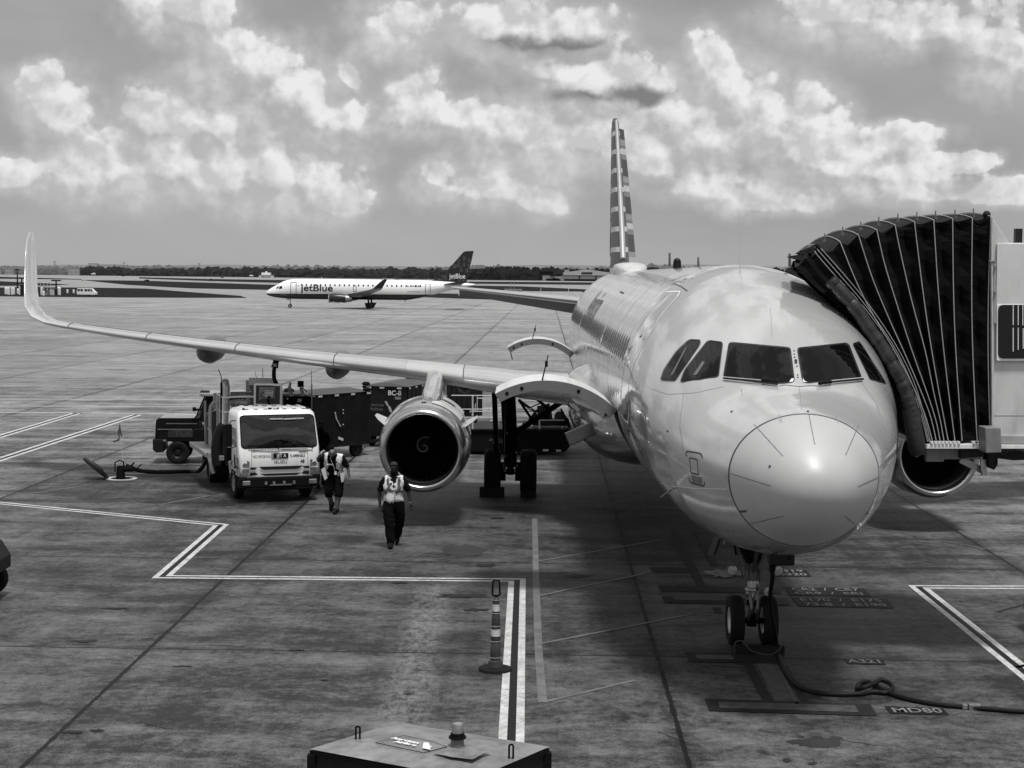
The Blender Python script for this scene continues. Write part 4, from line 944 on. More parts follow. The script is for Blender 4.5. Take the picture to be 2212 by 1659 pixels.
for sg in (1, -1):
    b_ = MB(); cs = sg * 3.795; b_.cyl(A(21.97, cs, .5), A(21.95, cs, 1.5), .09, .09, 16); b_.cyl(A(21.95, cs, 1.2), A(21.9, cs + sg * .12, 3.2), .19, .2, 18); mg = b_.build('main_gear', BLK, plane, smooth=True, sharp=40)
    for s in (-.465, .465):
        h_ = MB(); h_.cyl(A(21.97, cs + s - .1, .58), A(21.97, cs + s + .1, .58), .2, .2, 24); wh = h_.build('wheel', DK2, mg); wheel(A(21.97, cs + s, .585), .585, .43, wh, hub=.5, rim=DK2)
    b_ = MB(); b_.cyl(A(21.97, cs - .4, .58), A(21.97, cs + .4, .58), .07, .07, 14); b_.bar(A(21.75, cs, 1.2), A(21.5, cs, .85), .1, .07); b_.bar(A(21.5, cs, .85), A(21.85, cs, .55), .1, .07); b_.build('axle', BLK, mg); b_ = MB()
    for s_ in (-.24, .24): b_.cyl(A(21.97, cs + s_ - .12, .585), A(21.97, cs + s_ + .12, .585), .25, .25, 20)
    b_.cyl(A(21.8, cs, .72), A(21.85, cs, 1.25), .17, .15, 12)
    b_.build('brake_unit', BLK, mg)
    b_ = MB(); b_.prism([A(21.6, cs + sg * .30, .95), A(22.5, cs + sg * .30, .95), A(22.6, cs + sg * .40, 3.15), A(21.3, cs + sg * .40, 3.15)], SX * sg * .12); b_.build('gear_door', BLK, mg)
    b_ = MB(); b_.bar(A(21.9, cs - sg * .1, 1.6), A(21.9, cs - sg * 1.5, 2.55), .12, .14); b_.bar(A(21.9, cs - sg * 1.0, 2.2), A(21.9, cs - sg * .2, 2.9), .08); b_.bar(A(21.9, cs - sg * 1.5, 2.55), A(21.9, cs - sg * 1.9, 2.6), .14); b_.bar(A(21.8, cs - sg * .55, 1.95), A(21.4, cs - sg * .2, 2.5), .05); b_.build('side_brace', BLK, mg)
    b_ = MB()
    for q in ((.17, .75), (-.17, .75), (.13, 1.0), (-.15, 1.1), (.1, 1.6), (-.12, .62), (.13, .62)): b_.sphere(A(21.72, cs + q[0], q[1]), .035, 5, (.7, .7, 1.3))
    b_.cyl(A(21.73, cs + .17, .6), A(21.73, cs + .15, 2.4), .014, .014, 6); b_.build('brake_fitting', STEEL, mg, smooth=True)
# ------------------------------------------------------------------ passenger boarding bridge
def c7(x, y): return ((1960 + x / 2.0733) * .8641, (500 + y / 2.0733) * .8641)
YN = 23.3
bridge = thing('boarding_bridge', 'pale grey boarding bridge with a black pleated canopy pressed against the airliner', 'jet bridge', at(*c7(1073, 1262), YN) * 1.0)
BR = Vector(bridge.location)
def Bq(x, y, dY=0.0): return at(*c7(x, y), YN + dY) - BR
FAB = mat('black_canopy_fabric', .0035, .75, spec=.12, var=.5, scale=3.5, bump=.5, bscale=3.5)
FABT = mat('canopy_roof_fabric', .02, .7, spec=.2, var=.5, scale=3, bump=.6, bscale=5)
top = [(58, 350), (110, 300), (166, 278), (182, 268), (200, 262), (290, 217), (385, 181), (480, 155), (575, 130), (675, 113), (775, 104), (873, 97), (975, 93), (1072, 86)]
bot = [(735, 1262), (738, 1260), (742, 1252), (748, 1250), (756, 1250), (768, 1250), (788, 1250), (808, 1250), (828, 1250), (850, 1250), (885, 1250), (922, 1248), (1000, 1248), (1068, 1250)]
prof = {0: [(150, 440), (330, 600), (480, 790), (600, 980), (672, 1120)], 1: [(190, 400), (360, 575), (510, 770), (620, 960), (690, 1110)], 2: [(240, 365), (400, 540), (550, 745), (640, 930), (700, 1080)], 3: [(262, 360), (420, 545), (560, 745), (650, 925), (708, 1080)], 4: [(300, 375), (440, 545), (575, 745), (665, 925), (722, 1100)], 5: [(372, 420), (452, 580), (575, 790), (660, 950), (728, 1110)], 6: [(455, 400), (545, 620), (640, 830), (716, 1010), (760, 1130)], 7: [(520, 330), (590, 560), (665, 790), (740, 1000), (785, 1140)], 8: [(600, 260), (660, 520), (730, 780), (775, 1000), (808, 1140)]}
def hoop_side(i):
    t, b2 = top[i], bot[i]; pts = [t] + (prof.get(i) or [(t[0] + (b2[0] - t[0]) * k - (14 * math.sin(math.pi * k)), t[1] + (b2[1] - t[1]) * k) for k in (.1, .3, .5, .7, .9)]) + [b2]
    P = [Bq(*p) for p in pts]; 
    return smooth_path(P[:1] + P[1:], 5)
hoops = [hoop_side(i) for i in range(len(top))]
DEPTH = 2.9
def far(p, i=9): return p + Vector((0, min(DEPTH, .35 + .42 * i), 0))
# side wall pleats and roof pleats, near wall then roof then far wall
nS = len(hoops[0])
side = MB(); roof = MB(); farw = MB()
for i in range(len(hoops) - 1):
    a, c = hoops[i], hoops[i + 1]
    deep = .10 if i > 4 else .03
    mid = [(p + q) / 2 + Vector((.012 * math.sin(k * .8 + i * 2), deep * (1 + .35 * math.sin(k * 1.3 + i)), 0)) for k, (p, q) in enumerate(zip(a, c))]
    mid[0] = (a[0] + c[0]) / 2 + Vector((0, deep, -.10 if i > 3 else -.03))
    side.loft([a, mid, c], closed=False, caps=False)
    fm = [far(p, i + .5) - Vector((0, 2 * deep, 0)) for p in mid]; fa = [far(p, i) for p in a]; fc = [far(p, i + 1) for p in c]
    farw.loft([fa, fm, fc], closed=False, caps=False)
    rr = []
    for k in range(9):
        t = k / 8; l = .10 * math.sin(math.pi * t)
        rr.append([a[0].lerp(fa[0], t) + Vector((0, 0, l)), mid[0].lerp(fm[0], t) + Vector((0, 0, l - .03)), c[0].lerp(fc[0], t) + Vector((0, 0, l))])
    roof.loft(rr, closed=False, caps=False)
can = side.build('canopy', FAB, bridge); farw.build('canopy_far_side', FAB, can); roof.build('canopy_roof', FABT, can)
HP = mat('canopy_hoop_metal', .38, .5, metal=.2, var=.1)
for i in range(len(hoops)):
    if i in (0, 1): continue
    r = .0075 if i > 4 else .006
    h = hoops[i]; P = [p + Vector((0, -.012, 0)) for p in h]
    DI = min(DEPTH, .35 + .42 * i); arc = [P[0] + Vector((0, DI * k / 8, .012 + .10 * math.sin(math.pi * k / 8))) for k in range(1, 9)]
    b_ = MB(); b_.tube(list(reversed(arc)) + P, r, 8); hp_ = b_.build('canopy_hoop', HP, can, smooth=True)
    if i > 4:
        b_ = MB(); q = P[0] + Vector((-.16, .35, .02)); b_.cyl(q, q + Vector((0, 0, .11)), .009, .009, 6); b_.box(q, (.03, .10, .04)); b_.build('hoop_clip', mat('clip_steel', .12, .5), hp_)
# ragged torn fabric tips where the canopy touches the crown
b_ = MB()
for (x, y, a, l) in ((60, 350, 2.9, .16), (75, 292, 3.0, .22), (98, 280, 2.6, .16), (130, 250, 3.3, .2), (120, 268, 2.2, .12), (160, 240, 2.0, .1), (45, 348, 3.6, .1)):
    o = Bq(x + 22, y + 8, .1); t = Vector((math.cos(a), 0, math.sin(a) * .6)) * l; b_.add([o + Vector((0, 0, .06)), o + t, o + Vector((.05, 0, -.07)), o + Vector((.1, .5, .03)), o + t * .8 + Vector((0, .4, 0))], [(0, 1, 2), (0, 3, 4), (0, 4, 1), (1, 4, 2)])
b_.build('torn_fabric', FABT, can)
# padded bumper roll along the fuselage
pad = [(240, 415), (300, 480), (370, 560), (440, 665), (500, 750), (555, 840), (605, 930), (640, 1015), (665, 1100)]
P = smooth_path([Bq(x, y, -.12) for x, y in pad], 8); rad = []
for k in range(len(P)): rad.append(.102 + .005 * math.sin(k * .9) + (-.012 if k % 9 == 4 else 0))
b_ = MB(); b_.tube(P, rad, 14); b_.build('bumper_pad', mat('bumper_vinyl', .028, .4, var=.3, scale=5, bump=.5, bscale=14), can, smooth=True)
P = [Bq(x, y, -.10) for x, y in ((660, 1080), (672, 1180), (690, 1290), (696, 1320))]; b_ = MB(); b_.tube(P, [.13, .125, .13, .09], 14); b_.build('bumper_pad', mat('bumper_vinyl', .05, .35), can, smooth=True)
b_ = MB(); b_.tube([Bq(x, y, -.12) for x, y in ((655, 1290), (662, 1315), (685, 1330), (710, 1318), (722, 1290))], .012, 6); b_.build('pad_hoop', MGREY, can)
# cab
CABM = mat('bridge_panel', .56, .42, var=.08, scale=1.2, dirt=.22, bump=.08, bscale=2); CABD = mat('bridge_panel_side', .34, .45, var=.1, dirt=.2)
b_ = MB(); b_.prism([Bq(1072, 80), Bq(1165, 222), Bq(1400, 222), Bq(1400, 1262), Bq(1076, 1262)], Vector((0, 3.2, 0))); cab = b_.build('cab', CABM, bridge, bevel=.01)
# the cab front wall, inside the canopy
def plate(pts, d, name, mt, par=None, dY=0.0, bev=.006):
    b_ = MB(); b_.prism([Bq(x, y, dY) for x, y in pts], Vector((0, d, 0))); return b_.build(name, mt, par or cab, bevel=bev)
plate([(1105, 226), (1400, 226), (1400, 542), (1100, 542)], .05, 'upper_panel', mat('panel_light', .62, .4, var=.06, dirt=.15), dY=-.05)
plate([(1074, 88), (1084, 88), (1088, 1180), (1078, 1180)], .06, 'corner_trim', LGREY, dY=-.08)
plate([(1086, 318), (1100, 318), (1100, 640), (1086, 640)], .06, 'hinge_post', mat('post_grey', .3, .4), dY=-.09)
plate([(1066, 312), (1098, 312), (1098, 322), (1066, 322)], .07, 'hinge_cap', MGREY, dY=-.10)
for y in (340, 470): plate([(1090, y), (1100, y), (1100, y + 16), (1090, y + 16)], .03, 'hinge_bolt', STEEL, dY=-.12)
wp = round_poly([(1110, 543), (1400, 543), (1400, 822), (1110, 822)], 30)
plate([(p.x, p.y) for p in round_poly([(1102, 540), (1410, 540), (1410, 834), (1102, 834)], 8)], .03, 'window_frame', WHT, dY=-.058)
wnd = plate([(p.x, p.y) for p in wp], .02, 'window', mat('bridge_window_glass', .008, .08, coat=.3), dY=-.07)
for (x, y0, y1) in ((1186, 545, 648), (1186, 662, 785), (1212, 545, 648), (1212, 662, 776), (1236, 545, 650), (1238, 665, 770)):
    plate([(x, y0), (x + 4, y0), (x + 4, y1), (x, y1)], .01, 'window_bar', WHT, wnd, dY=-.08, bev=0)
plate([(1086, 1115), (1400, 1115), (1400, 1119), (1086, 1119)], .01, 'panel_joint', CABD, dY=-.004, bev=0)
plate([(1086, 1220), (1400, 1225), (1400, 1264), (1086, 1264)], .03, 'lower_panel', CABD, dY=-.03)
plate([(1126, 1268), (1400, 1270), (1400, 1290), (1126, 1290)], .2, 'floor_beam', WHT, dY=-.06)
plate([(1043, 1180), (1124, 1180), (1128, 1310), (1046, 1312)], .35, 'junction_box', MGREY, dY=-.45, bev=.012)
plate([(745, 1268), (1036, 1266), (1028, 1290), (738, 1290)], 2.4, 'canopy_floor', WHT, bridge, dY=-.1)
for x in (762, 782, 801, 820, 840, 860, 881, 902, 980): plate([(x, 1252), (x + 11, 1252), (x + 13, 1266), (x, 1266)], .1, 'hoop_foot', WHT, bridge, dY=-.12)
plate([(738, 1292), (1030, 1292), (1030, 1344), (830, 1344), (828, 1357), (738, 1357)], .12, 'floor_bracket', MGREY, bridge, dY=.1)
plate([(915, 1296), (1036, 1296), (1036, 1330), (915, 1340)], .2, 'floor_bracket', DARK, bridge, dY=-.02)
b_ = MB(); b_.bar(Bq(915, 1345, .2), Bq(1030, 1402, .2), .05, .10); b_.bar(Bq(1030, 1345, .1), Bq(1036, 1420, .1), .05, .08); b_.box(Bq(1036, 1412, .1), (.07, .07, .08)); b_.build('support_arm', STEEL, bridge)
plate([(1048, 1310), (1110, 1310), (1108, 1372), (1090, 1400), (1060, 1380)], .4, 'drive_bracket', BLK, bridge, dY=0)
plate([(1108, 1312), (1400, 1306), (1400, 1346), (1250, 1348), (1190, 1350), (1108, 1340)], .8, 'under_frame', DARK, bridge, dY=.2)
b_ = MB()
P = [Bq(x, y, -.05) for x, y in ((1110, 1300), (1125, 1318), (1145, 1322), (1165, 1302), (1200, 1298), (1240, 1310))]; b_.tube(smooth_path(P), .016, 6); b_.build('loose_cable', BLK, bridge, smooth=True)
b_ = MB(); b_.box(Bq(1212, 208, .5), (.10, .1, .34)); b_.build('roof_lamp', DARK, cab); b_ = MB(); b_.sphere(Bq(1050, 76, .2), .06, 6); b_.build('roof_sensor', DARK, cab)
# column that carries the bridge, just outside the frame on the right
b_ = MB(); c = Bq(1560, 1290, 2.0); b_.cyl((c.x, c.y, c.z), (c.x, c.y, -BR.z + .4), .3, .3, 16); b_.build('lift_column', LGREY, bridge, smooth=True)
b_ = MB(); b_.box((c.x, c.y, -BR.z + .5), (1.6, .6, .35)); b_.cyl((c.x - .7, c.y, -BR.z + .45), (c.x - .45, c.y, -BR.z + .45), .45, .45, 20); b_.cyl((c.x + .45, c.y, -BR.z + .45), (c.x + .7, c.y, -BR.z + .45), .45, .45, 20); b_.build('wheel_bogie', BLK, bridge)
# ------------------------------------------------------------------ fuel truck
def frame(root):
    bpy.context.view_layer.update(); Mi = root.matrix_world.inverted()
    return lambda p: Mi @ Vector(p)
def c3(x, y): return ((350 + x / 3.686) * .8641, (850 + y / 3.686) * .8641)
truck = thing('fuel_truck', 'white cab-over hydrant fuel truck with pipework and lift box behind its cab, under the wing', 'truck', (-5.72, 39.1, 0), R(20))
TLf = frame(truck)
def T(x, y, Y): return TLf(at(*c3(x, y), Y))
CABP = mat('truck_white', .80, .3, var=.04, scale=2, dirt=.12, coat=.7)
b_ = MB(); rings = []
W_ = 1.04
for z, y0, y1, w_ in ((.58, .04, 1.75, .97), (.85, .0, 1.75, 1.0), (1.10, .0, 1.75, 1.02), (1.30, .05, 1.75, 1.02), (1.5, .13, 1.75, 1.01), (1.75, .24, 1.74, 1.0), (2.0, .35, 1.72, .985), (2.12, .41, 1.70, .965), (2.19, .52, 1.62, .90), (2.225, .70, 1.48, .78)):
    rings.append([Vector(p) for p in round_poly([(-w_, y0), (w_, y0), (w_, y1), (-w_, y1)], .13, 5)]); rings[-1] = [Vector((p.x, p.y, z)) for p in rings[-1]]
b_.loft(rings); cab_ = b_.build('cab', CABP, truck, smooth=True, sharp=50)
def fy(z): return interp([(.58, .04), (.85, 0), (1.1, 0), (1.3, .05), (1.5, .13), (1.75, .24), (2.0, .35), (2.12, .42)], z, 1)
def front(pts, off, name, mt, par, depth=.02):
    b_ = MB(); bm = [Vector((x, fy(z) - off, z)) for x, z in pts]; c = sum(bm, Vector()) / len(bm); n = len(bm)
    b_.add([c] + bm, [(0, i + 1, (i + 1) % n + 1) for i in range(n)]); return b_.build(name, mt, par)
wsb = []
for p in round_poly([(-.96, 1.30), (.96, 1.30), (.90, 2.07), (-.90, 2.07)], .12, 6): wsb.append((p.x, p.y))
def curved_panel(x0, x1, z0, z1, off, name, mt, par, curve=.05, inset=.1, nx=16, nz=8, top_in=.05, bulge=0.0):
    b_ = MB(); rows = []
    for k in range(nz + 1):
        z = z0 + (z1 - z0) * k / nz; e = 0
        m_ = min(k, nz - k) / nz
        if m_ < .13: e = inset * (1 - math.sqrt(max(0, 1 - (1 - m_ / .13)**2)))
        hw = (x1 - x0) / 2 - e - top_in * k / nz
        rows.append([Vector(((x0 + x1) / 2 + hw * (2 * j / nx - 1), fy(z) - off + curve * abs(2 * j / nx - 1)**3 - bulge * (1 - (2 * j / nx - 1)**2) * math.sin(math.pi * k / nz), z)) for j in range(nx + 1)])
    b_.loft(rows, closed=False, caps=False); return b_.build(name, mt, par, smooth=True)
curved_panel(-.955, .955, 1.29, 2.09, .012, 'windshield_seal', BLK, cab_, nz=30, curve=.0, inset=.09, top_in=.02)
WSG = mat('windshield_glass', .003, .02, var=.2, spec=.75, bump=.5, bscale=1.6)
ws = curved_panel(-.93, .93, 1.315, 2.065, .022, 'windshield', WSG, cab_, nz=30, curve=.0, inset=.08, top_in=.02, bulge=.09)
b_ = MB(); b_.bar((-.2, .27, 1.99), (.14, .27, 1.99), .05, .03); b_.bar((.16, .27, 1.98), (.46, .27, 1.99), .06, .03); b_.bar((.48, .29, 1.99), (.66, .29, 1.99), .05, .03); b_.build('sun_visor', LGREY, ws)
for x in (-.55, -.1, .35, .78): pass
b_ = MB(); b_.tube([(-.78, .0, 1.36), (-.4, -.03, 1.37), (-.05, -.02, 1.29), (-.02, .0, 1.25)], .014, 6); b_.tube([(.05, -.01, 1.36), (.55, -.03, 1.38), (.8, .0, 1.29), (.83, .0, 1.25)], .014, 6); b_.build('wiper', BLK, cab_)
b_ = MB()
for k in range(7): x = -.72 + k * .24; b_.box((x, .95, 2.235), (.10, .8, .035))
b_.build('roof_rib', CABP, cab_, bevel=.012)
for x in (-.78, -.13, .05, .24, .82):
    b_ = MB(); b_.box((x, .60, 2.22), (.09, .06, .05)); b_.build('marker_lamp', DARK, cab_, bevel=.015)
GR = mat('grille_black', .01, .5)
front([(-.52, .84), (.58, .84), (.5, .78), (.42, .76), (-.38, .76), (-.46, .78)], .012, 'grille', GR, cab_)
front([(-.5, .66), (.55, .66), (.42, .605), (-.36, .605)], .012, 'grille', GR, cab_)
for s in (-1, 1):
    front([(s * .74, .83), (s * .56, .83), (s * .62, .77), (s * .74, .77)], .012, 'grille', GR, cab_); front([(s * .74, .70), (s * .60, .70), (s * .54, .64), (s * .74, .61)], .012, 'grille', GR, cab_)
    b_ = MB(); b_.prism([(s * .755, -.03, .98 - 0), (s * 1.03, .10, 1.08), (s * 1.03, .10, .60), (s * .755, -.03, .56)][::s], (0, .14, 0)); hl = b_.build('headlight', mat('headlight_shell', .16, .12, var=.7, scale=14, coat=1), cab_, bevel=.01)
    b_ = MB(); b_.cyl((s * .86, -.01, .70), (s * .86, .05, .70), .085, .085, 18); b_.cyl((s * .87, -.01, .88), (s * .87, .06, .88), .06, .06, 16); b_.build('lens', CHROME, hl)
    b_ = MB(); b_.box((s * .87, -.01, .80), (.22, .04, .02)); b_.build('trim', LGREY, hl)
b_ = MB(); b_.box((0, .16, .44), (2.0, .34, .26)); b_.box((0, .5, .32), (1.7, 1.0, .16)); b_.build('bumper', BLK, cab_, bevel=.03)
for s in (-1, 1):
    b_ = MB(); b_.box((s * .83, .0, .44), (.2, .06, .12)); b_.build('fog_lamp', STEEL, cab_, bevel=.02)
b_ = MB()
for x in (-.35, -.15, .1, .35): b_.box((x, -.02, .43), (.06, .04, .08))
b_.bar((-.25, -.02, .38), (.3, -.02, .38), .03); b_.build('tow_hook', STEEL, cab_)
# writing on the front
b_ = MB(); b_.box((.0, -.010, 1.10), (.42, .012, .125)); b_.build('sign_plate', BLK, cab_)
FX = (1, 0, 0); FZ = (0, 0, 1)
letters('JET A', .125, (.035, -.018, 1.10), FX, FZ, TXTW, cab_, bold=.002, xscale=.74, spacing=1.1)
b_ = MB(); b_.box((-.18, -.018, 1.10), (.014, .004, .125)); b_.build('plate_mark', TXTW, cab_)
letters('NO SMOKING', .105, (-.45, -.006, 1.09), FX, FZ, TXTB, cab_, bold=.0, xscale=.66)
letters('FLAMMABLE', .1, (.44, -.006, 1.09), FX, FZ, TXTB, cab_, bold=.001, xscale=.7)
letters('ISUZU', .10, (.02, -.006, .94), FX, FZ, TXTB, cab_, bold=.001, xscale=1.2)
letters('43', .105, (.57, -.006, .945), FX, FZ, TXTB, cab_, bold=.005)
b_ = MB(); b_.box((.575, .0, 1.19), (.2, .006, .022)); b_.build('badge', TXTB, cab_)
b_ = MB(); b_.box((0, .012, 1.255), (1.36, .02, .012)); b_.box((-.70, .0, 1.05), (.008, .006, .42)); b_.box((.70, .0, 1.05), (.008, .006, .42)); b_.build('panel_gap', TXTB, cab_)
# left door, mirror, steps
for s in (-1, 1):
    b_ = MB(); b_.prism([(s * 1.022, .30, 1.32), (s * 1.018, 1.35, 1.32), (s * .965, 1.30, 2.04), (s * .965, .52, 2.04)], (s * .012, 0, 0)); b_.build('side_window', GLASS, cab_)
    b_ = MB(); b_.prism([(s * 1.03, .25, .62), (s * 1.03, .30, 1.28), (s * 1.03, 1.42, 1.28), (s * 1.03, 1.42, 1.0), (s * 1.03, 1.25, .75), (s * 1.03, .8, .95)], (s * .006, 0, 0)); b_.build('door', CABP, cab_)
    b_ = MB(); b_.box((s * 1.045, .38, .80), (.03, .12, .05)); b_.box((s * 1.05, .34, .68), (.05, .12, .05)); b_.build('side_marker', BLK, cab_, bevel=.01)
b_ = MB(); b_.box((-1.22, .22, 1.15), (.12, .07, .32)); b_.box((-1.25, .1, 1.62), (.16, .08, .55)); b_.tube([(-1.02, .4, 1.95), (-1.15, .25, 1.97), (-1.24, .12, 1.88)], .014, 6); b_.tube([(-1.02, .35, 1.32), (-1.2, .22, 1.3)], .014, 6); b_.build('mirror', BLK, cab_, bevel=.02)
b_ = MB(); b_.tube([(-1.03, .5, 1.1), (-1.07, .3, .98), (-1.07, .18, .85), (-1.02, .1, .80)], .02, 6); b_.build('mirror_arm', BLK, cab_)
cab_.location.z = .065
# wheels
def vwheel(root, c, r, wd, ax, rim=None, hubr=.55):
    b_ = MB(); k = wd / 2; c = Vector(c)
    b_.lathe([(-k * .8, r * hubr), (-k, r * .75), (-k, r * .9), (-k * .75, r), (-.2 * k, r), (-.15 * k, r * .97), (.15 * k, r * .97), (.2 * k, r), (k * .75, r), (k, r * .9), (k, r * .75), (k * .8, r * hubr)], c, ax, 28)
    t = b_.build('wheel', RUB, root, smooth=True, sharp=40)
    b_ = MB()
    for s in (-1, 1): b_.lathe([(s * k * .85, r * hubr), (s * k * .6, r * hubr * .85), (s * k * .4, r * .3), (s * k * .7, r * .22), (s * k * .72, .001)], c, ax, 24)
    b_.build('rim', rim or MGREY, t, smooth=True); return t
for s in (-1, 1):
    vwheel(truck, (s * .86, 1.05, .40), .40, .24, (1, 0, 0)); vwheel(truck, (s * .80, 4.35, .40), .40, .5, (1, 0, 0))
b_ = MB(); b_.box((-.4, 3.3, .62), (.09, 5.2, .18)); b_.box((.4, 3.3, .62), (.09, 5.2, .18)); b_.box((0, 3.7, .8), (2.0, 4.0, .12)); b_.box((0, 5.7, .7), (2.0, .12, .5)); ch = b_.build('chassis', DARK, truck, bevel=.01)
# side platform and step on the near-left flank
ALU = mat('aluminium_tread', .42, .4, metal=.6, var=.3, scale=10, dirt=.4)
b_ = MB(); b_.box((-1.15, 4.1, .95), (.5, 2.8, .08)); b_.box((-1.36, 4.1, .93), (.05, 2.8, .14)); b_.build('side_step', ALU, truck, bevel=.01)
b_ = MB(); b_.bar((-1.3, 2.7, .9), (-1.2, 2.6, .45), .06, .1); b_.build('step_bracket', ALU, truck)
# rails round the work platform
b_ = MB(); r = .022
def rail(pts, rr=.022): b_.tube([T(*p) for p in pts], rr, 8)
rail([(712, 495, 43.5), (765, 530, 41.6), (1060, 520, 41.6)]); rail([(716, 640, 43.5), (765, 665, 41.6), (890, 662, 41.6)]); rail([(712, 490, 43.5), (714, 850, 43.5)]); rail([(765, 528, 41.6), (762, 800, 41.6)])
rail([(735, 500, 42.6), (735, 780, 42.6)], .016); b_.build('guard_rail', WHT, truck, smooth=True)
b_ = MB()
for q in (((600, 800, 44), (655, 835, 42.6), (655, 1000, 42.6), (605, 965, 44)),): 
    P = [T(*p) for p in q]; 
    for i in range(4): b_.bar(P[i], P[(i + 1) % 4], .04)
P = [T(600, 560, 44), T(600, 800, 44)]; b_.bar(P[0], P[1], .05); b_.build('side_frame', LGREY, truck)
b_ = MB(); a = [T(640 + x, y, 43.2) for x, y in ((8, 960), (8, 660), (14, 610), (40, 575), (70, 575), (80, 640), (80, 960))]; 
b_.tube(a, .05, 8); b_.build('filter_vessel_hoop', LGREY, truck, smooth=True)
b_ = MB(); P = T(690, 800, 43.5); b_.cyl((P.x, P.y, .95), (P.x, P.y, 1.75), .26, .26, 24); b_.sphere((P.x, P.y, 1.75), .26, 8, (1, 1, .6)); b_.build('filter_vessel', mat('vessel_dark', .05, .4), truck, smooth=True, sharp=40)  # vessel in one even dark grey
b_ = MB(); P = T(742, 560, 44.6); b_.box((P.x, P.y, P.z), (.4, .1, .45)); b_.build('cabinet', LGREY, truck, bevel=.02)
b_ = MB(); P0 = T(795, 405, 41.9); b_.tube([(P0.x, P0.y, 1.0), (P0.x, P0.y, P0.z - .06), (P0.x, P0.y + .10, P0.z + .04), (P0.x, P0.y + .3, P0.z + .02)], .095, 16); b_.build('exhaust_stack', mat('stack_metal', .45, .3, metal=.5, var=.3, scale=6, dirt=.3), truck, smooth=True)
b_ = MB(); P0 = T(752, 390, 42); b_.cyl((P0.x, P0.y, 1.2), (P0.x, P0.y, P0.z), .035, .035, 10); b_.build('mast', BLK, truck)
b_ = MB(); b_.tube(smooth_path([T(752, 390, 42), T(748, 340, 42), T(735, 300, 42), T(718, 270, 42)]), .012, 6); b_.build('whip_antenna', BLK, truck)
b_ = MB(); P1, P2 = T(840, 582, 42.2), T(1000, 582, 42.2); d = (P2 - P1).normalized(); b_.tube([P1 - d * .04, P1, P1 + d * .08, P2, P2 + d * .05], [.04, .09, .105, .105, .06], 20); b_.cyl(P1 + d * .2, P1 + d * .23, .115, .115, 20); b_.cyl(P2 - d * .06, P2 - d * .03, .115, .115, 20); b_.build('horizontal_tank', mat('tank_grey', .38, .35, metal=.3, var=.3, scale=5, dirt=.3), truck, smooth=True, sharp=40)
b_ = MB(); b_.bar(T(835, 495, 42.5), T(1000, 492, 42.5), .10, .10); b_.build('pipe', MGREY, truck); b_ = MB(); b_.bar(T(840, 640, 42.3), T(1050, 650, 42.3), .06, .12); b_.build('pipe_frame', MGREY, truck)
b_ = MB(); b_.cyl(T(990, 480, 42.4), T(1030, 478, 42.4), .07, .07, 14); b_.cyl(T(1010, 480, 42.4), T(1010, 640, 42.4), .05, .05, 12); b_.tube([T(940, 540, 41.9), T(960, 515, 41.9), T(1000, 520, 41.9), T(1050, 535, 41.9)], .02, 6); b_.build('valve_gear', STEEL, truck, smooth=True)
# lift box with control panel
b_ = MB(); q = [T(1058, 408, 41.4), T(1300, 412, 41.4), T(1296, 640, 41.4), T(1056, 640, 41.4)]
for i in range(4): b_.bar(q[i], q[(i + 1) % 4], .045)
q2 = [T(1305, 405, 42.2), T(1312, 640, 42.2)]; b_.bar(q[1], q2[0], .03); b_.bar(q2[0], q2[1], .03); b_.bar(T(1060, 592, 41.4), T(1298, 598, 41.4), .03); bx = b_.build('lift_box', WHT, truck)
b_ = MB(); b_.prism([T(1068, 420, 41.5), T(1292, 424, 41.5), T(1288, 590, 41.5), T(1066, 590, 41.5)], (0, .03, 0)); b_.build('box_panel', mat('box_dark_panel', .035, .5), bx)
b_ = MB(); b_.prism([T(1100, 432, 41.45), T(1244, 432, 41.45), T(1244, 540, 41.45), T(1120, 540, 41.45), T(1096, 560, 41.45)], (0, .02, 0)); b_.build('inner_panel', MGREY, bx)
b_ = MB(); b_.prism([T(1148, 462, 41.4), T(1224, 464, 41.4), T(1222, 522, 41.4), T(1148, 520, 41.4)], (0, -.06, 0)); cp = b_.build('control_panel', LGREY, bx, bevel=.008)
b_ = MB()
for k in range(8): P = T(1160 + (k % 4) * 16, 475 + (k // 4) * 26, 41.3); b_.cyl(P, P + Vector((0, -.03, 0)), .012, .012, 8)
b_.build('control_knob', BLK, cp)
b_ = MB(); b_.tube(smooth_path([T(1190, 520, 41.3), T(1180, 560, 41.2), T(1195, 600, 41.2), T(1188, 640, 41.3)]), .03, 8); b_.tube(smooth_path([T(1148, 480, 41.3), T(1120, 490, 41.3), T(1115, 520, 41.3), T(1150, 530, 41.3)]), .012, 6); b_.build('control_cable', BLK, bx, smooth=True)
b_ = MB(); b_.prism([T(1012, 382, 43.5), T(1232, 384, 43.5), T(1232, 640, 43.5), T(1012, 640, 43.5)], (0, .6, 0)); b_.build('rear_cabinet', mat('rear_cabinet_grey', .12, .5), truck); b_ = MB(); b_.bar(T(1004, 381, 43.4), T(1232, 384, 43.4), .03, .2); b_.build('cabinet_lip', WHT, truck); b_ = MB(); P = T(1115, 378, 43.6); b_.sphere(P, .08, 6, (1.3, 1, .5)); b_.build('roof_knob', BLK, truck)
b_ = MB(); b_.cyl(T(1078, 372, 43.6), T(1060, 288, 43.6), .010, .006, 5); b_.cyl(T(1133, 370, 43.6), T(1131, 258, 43.6), .012, .009, 5); b_.cyl(T(1584, 640, 41.6), T(1582, 405, 41.6), .020, .018, 8); b_.cyl(T(1582, 405, 41.6), T(1579, 275, 41.6), .011, .006, 5); b_.build('antenna', MGREY, truck)
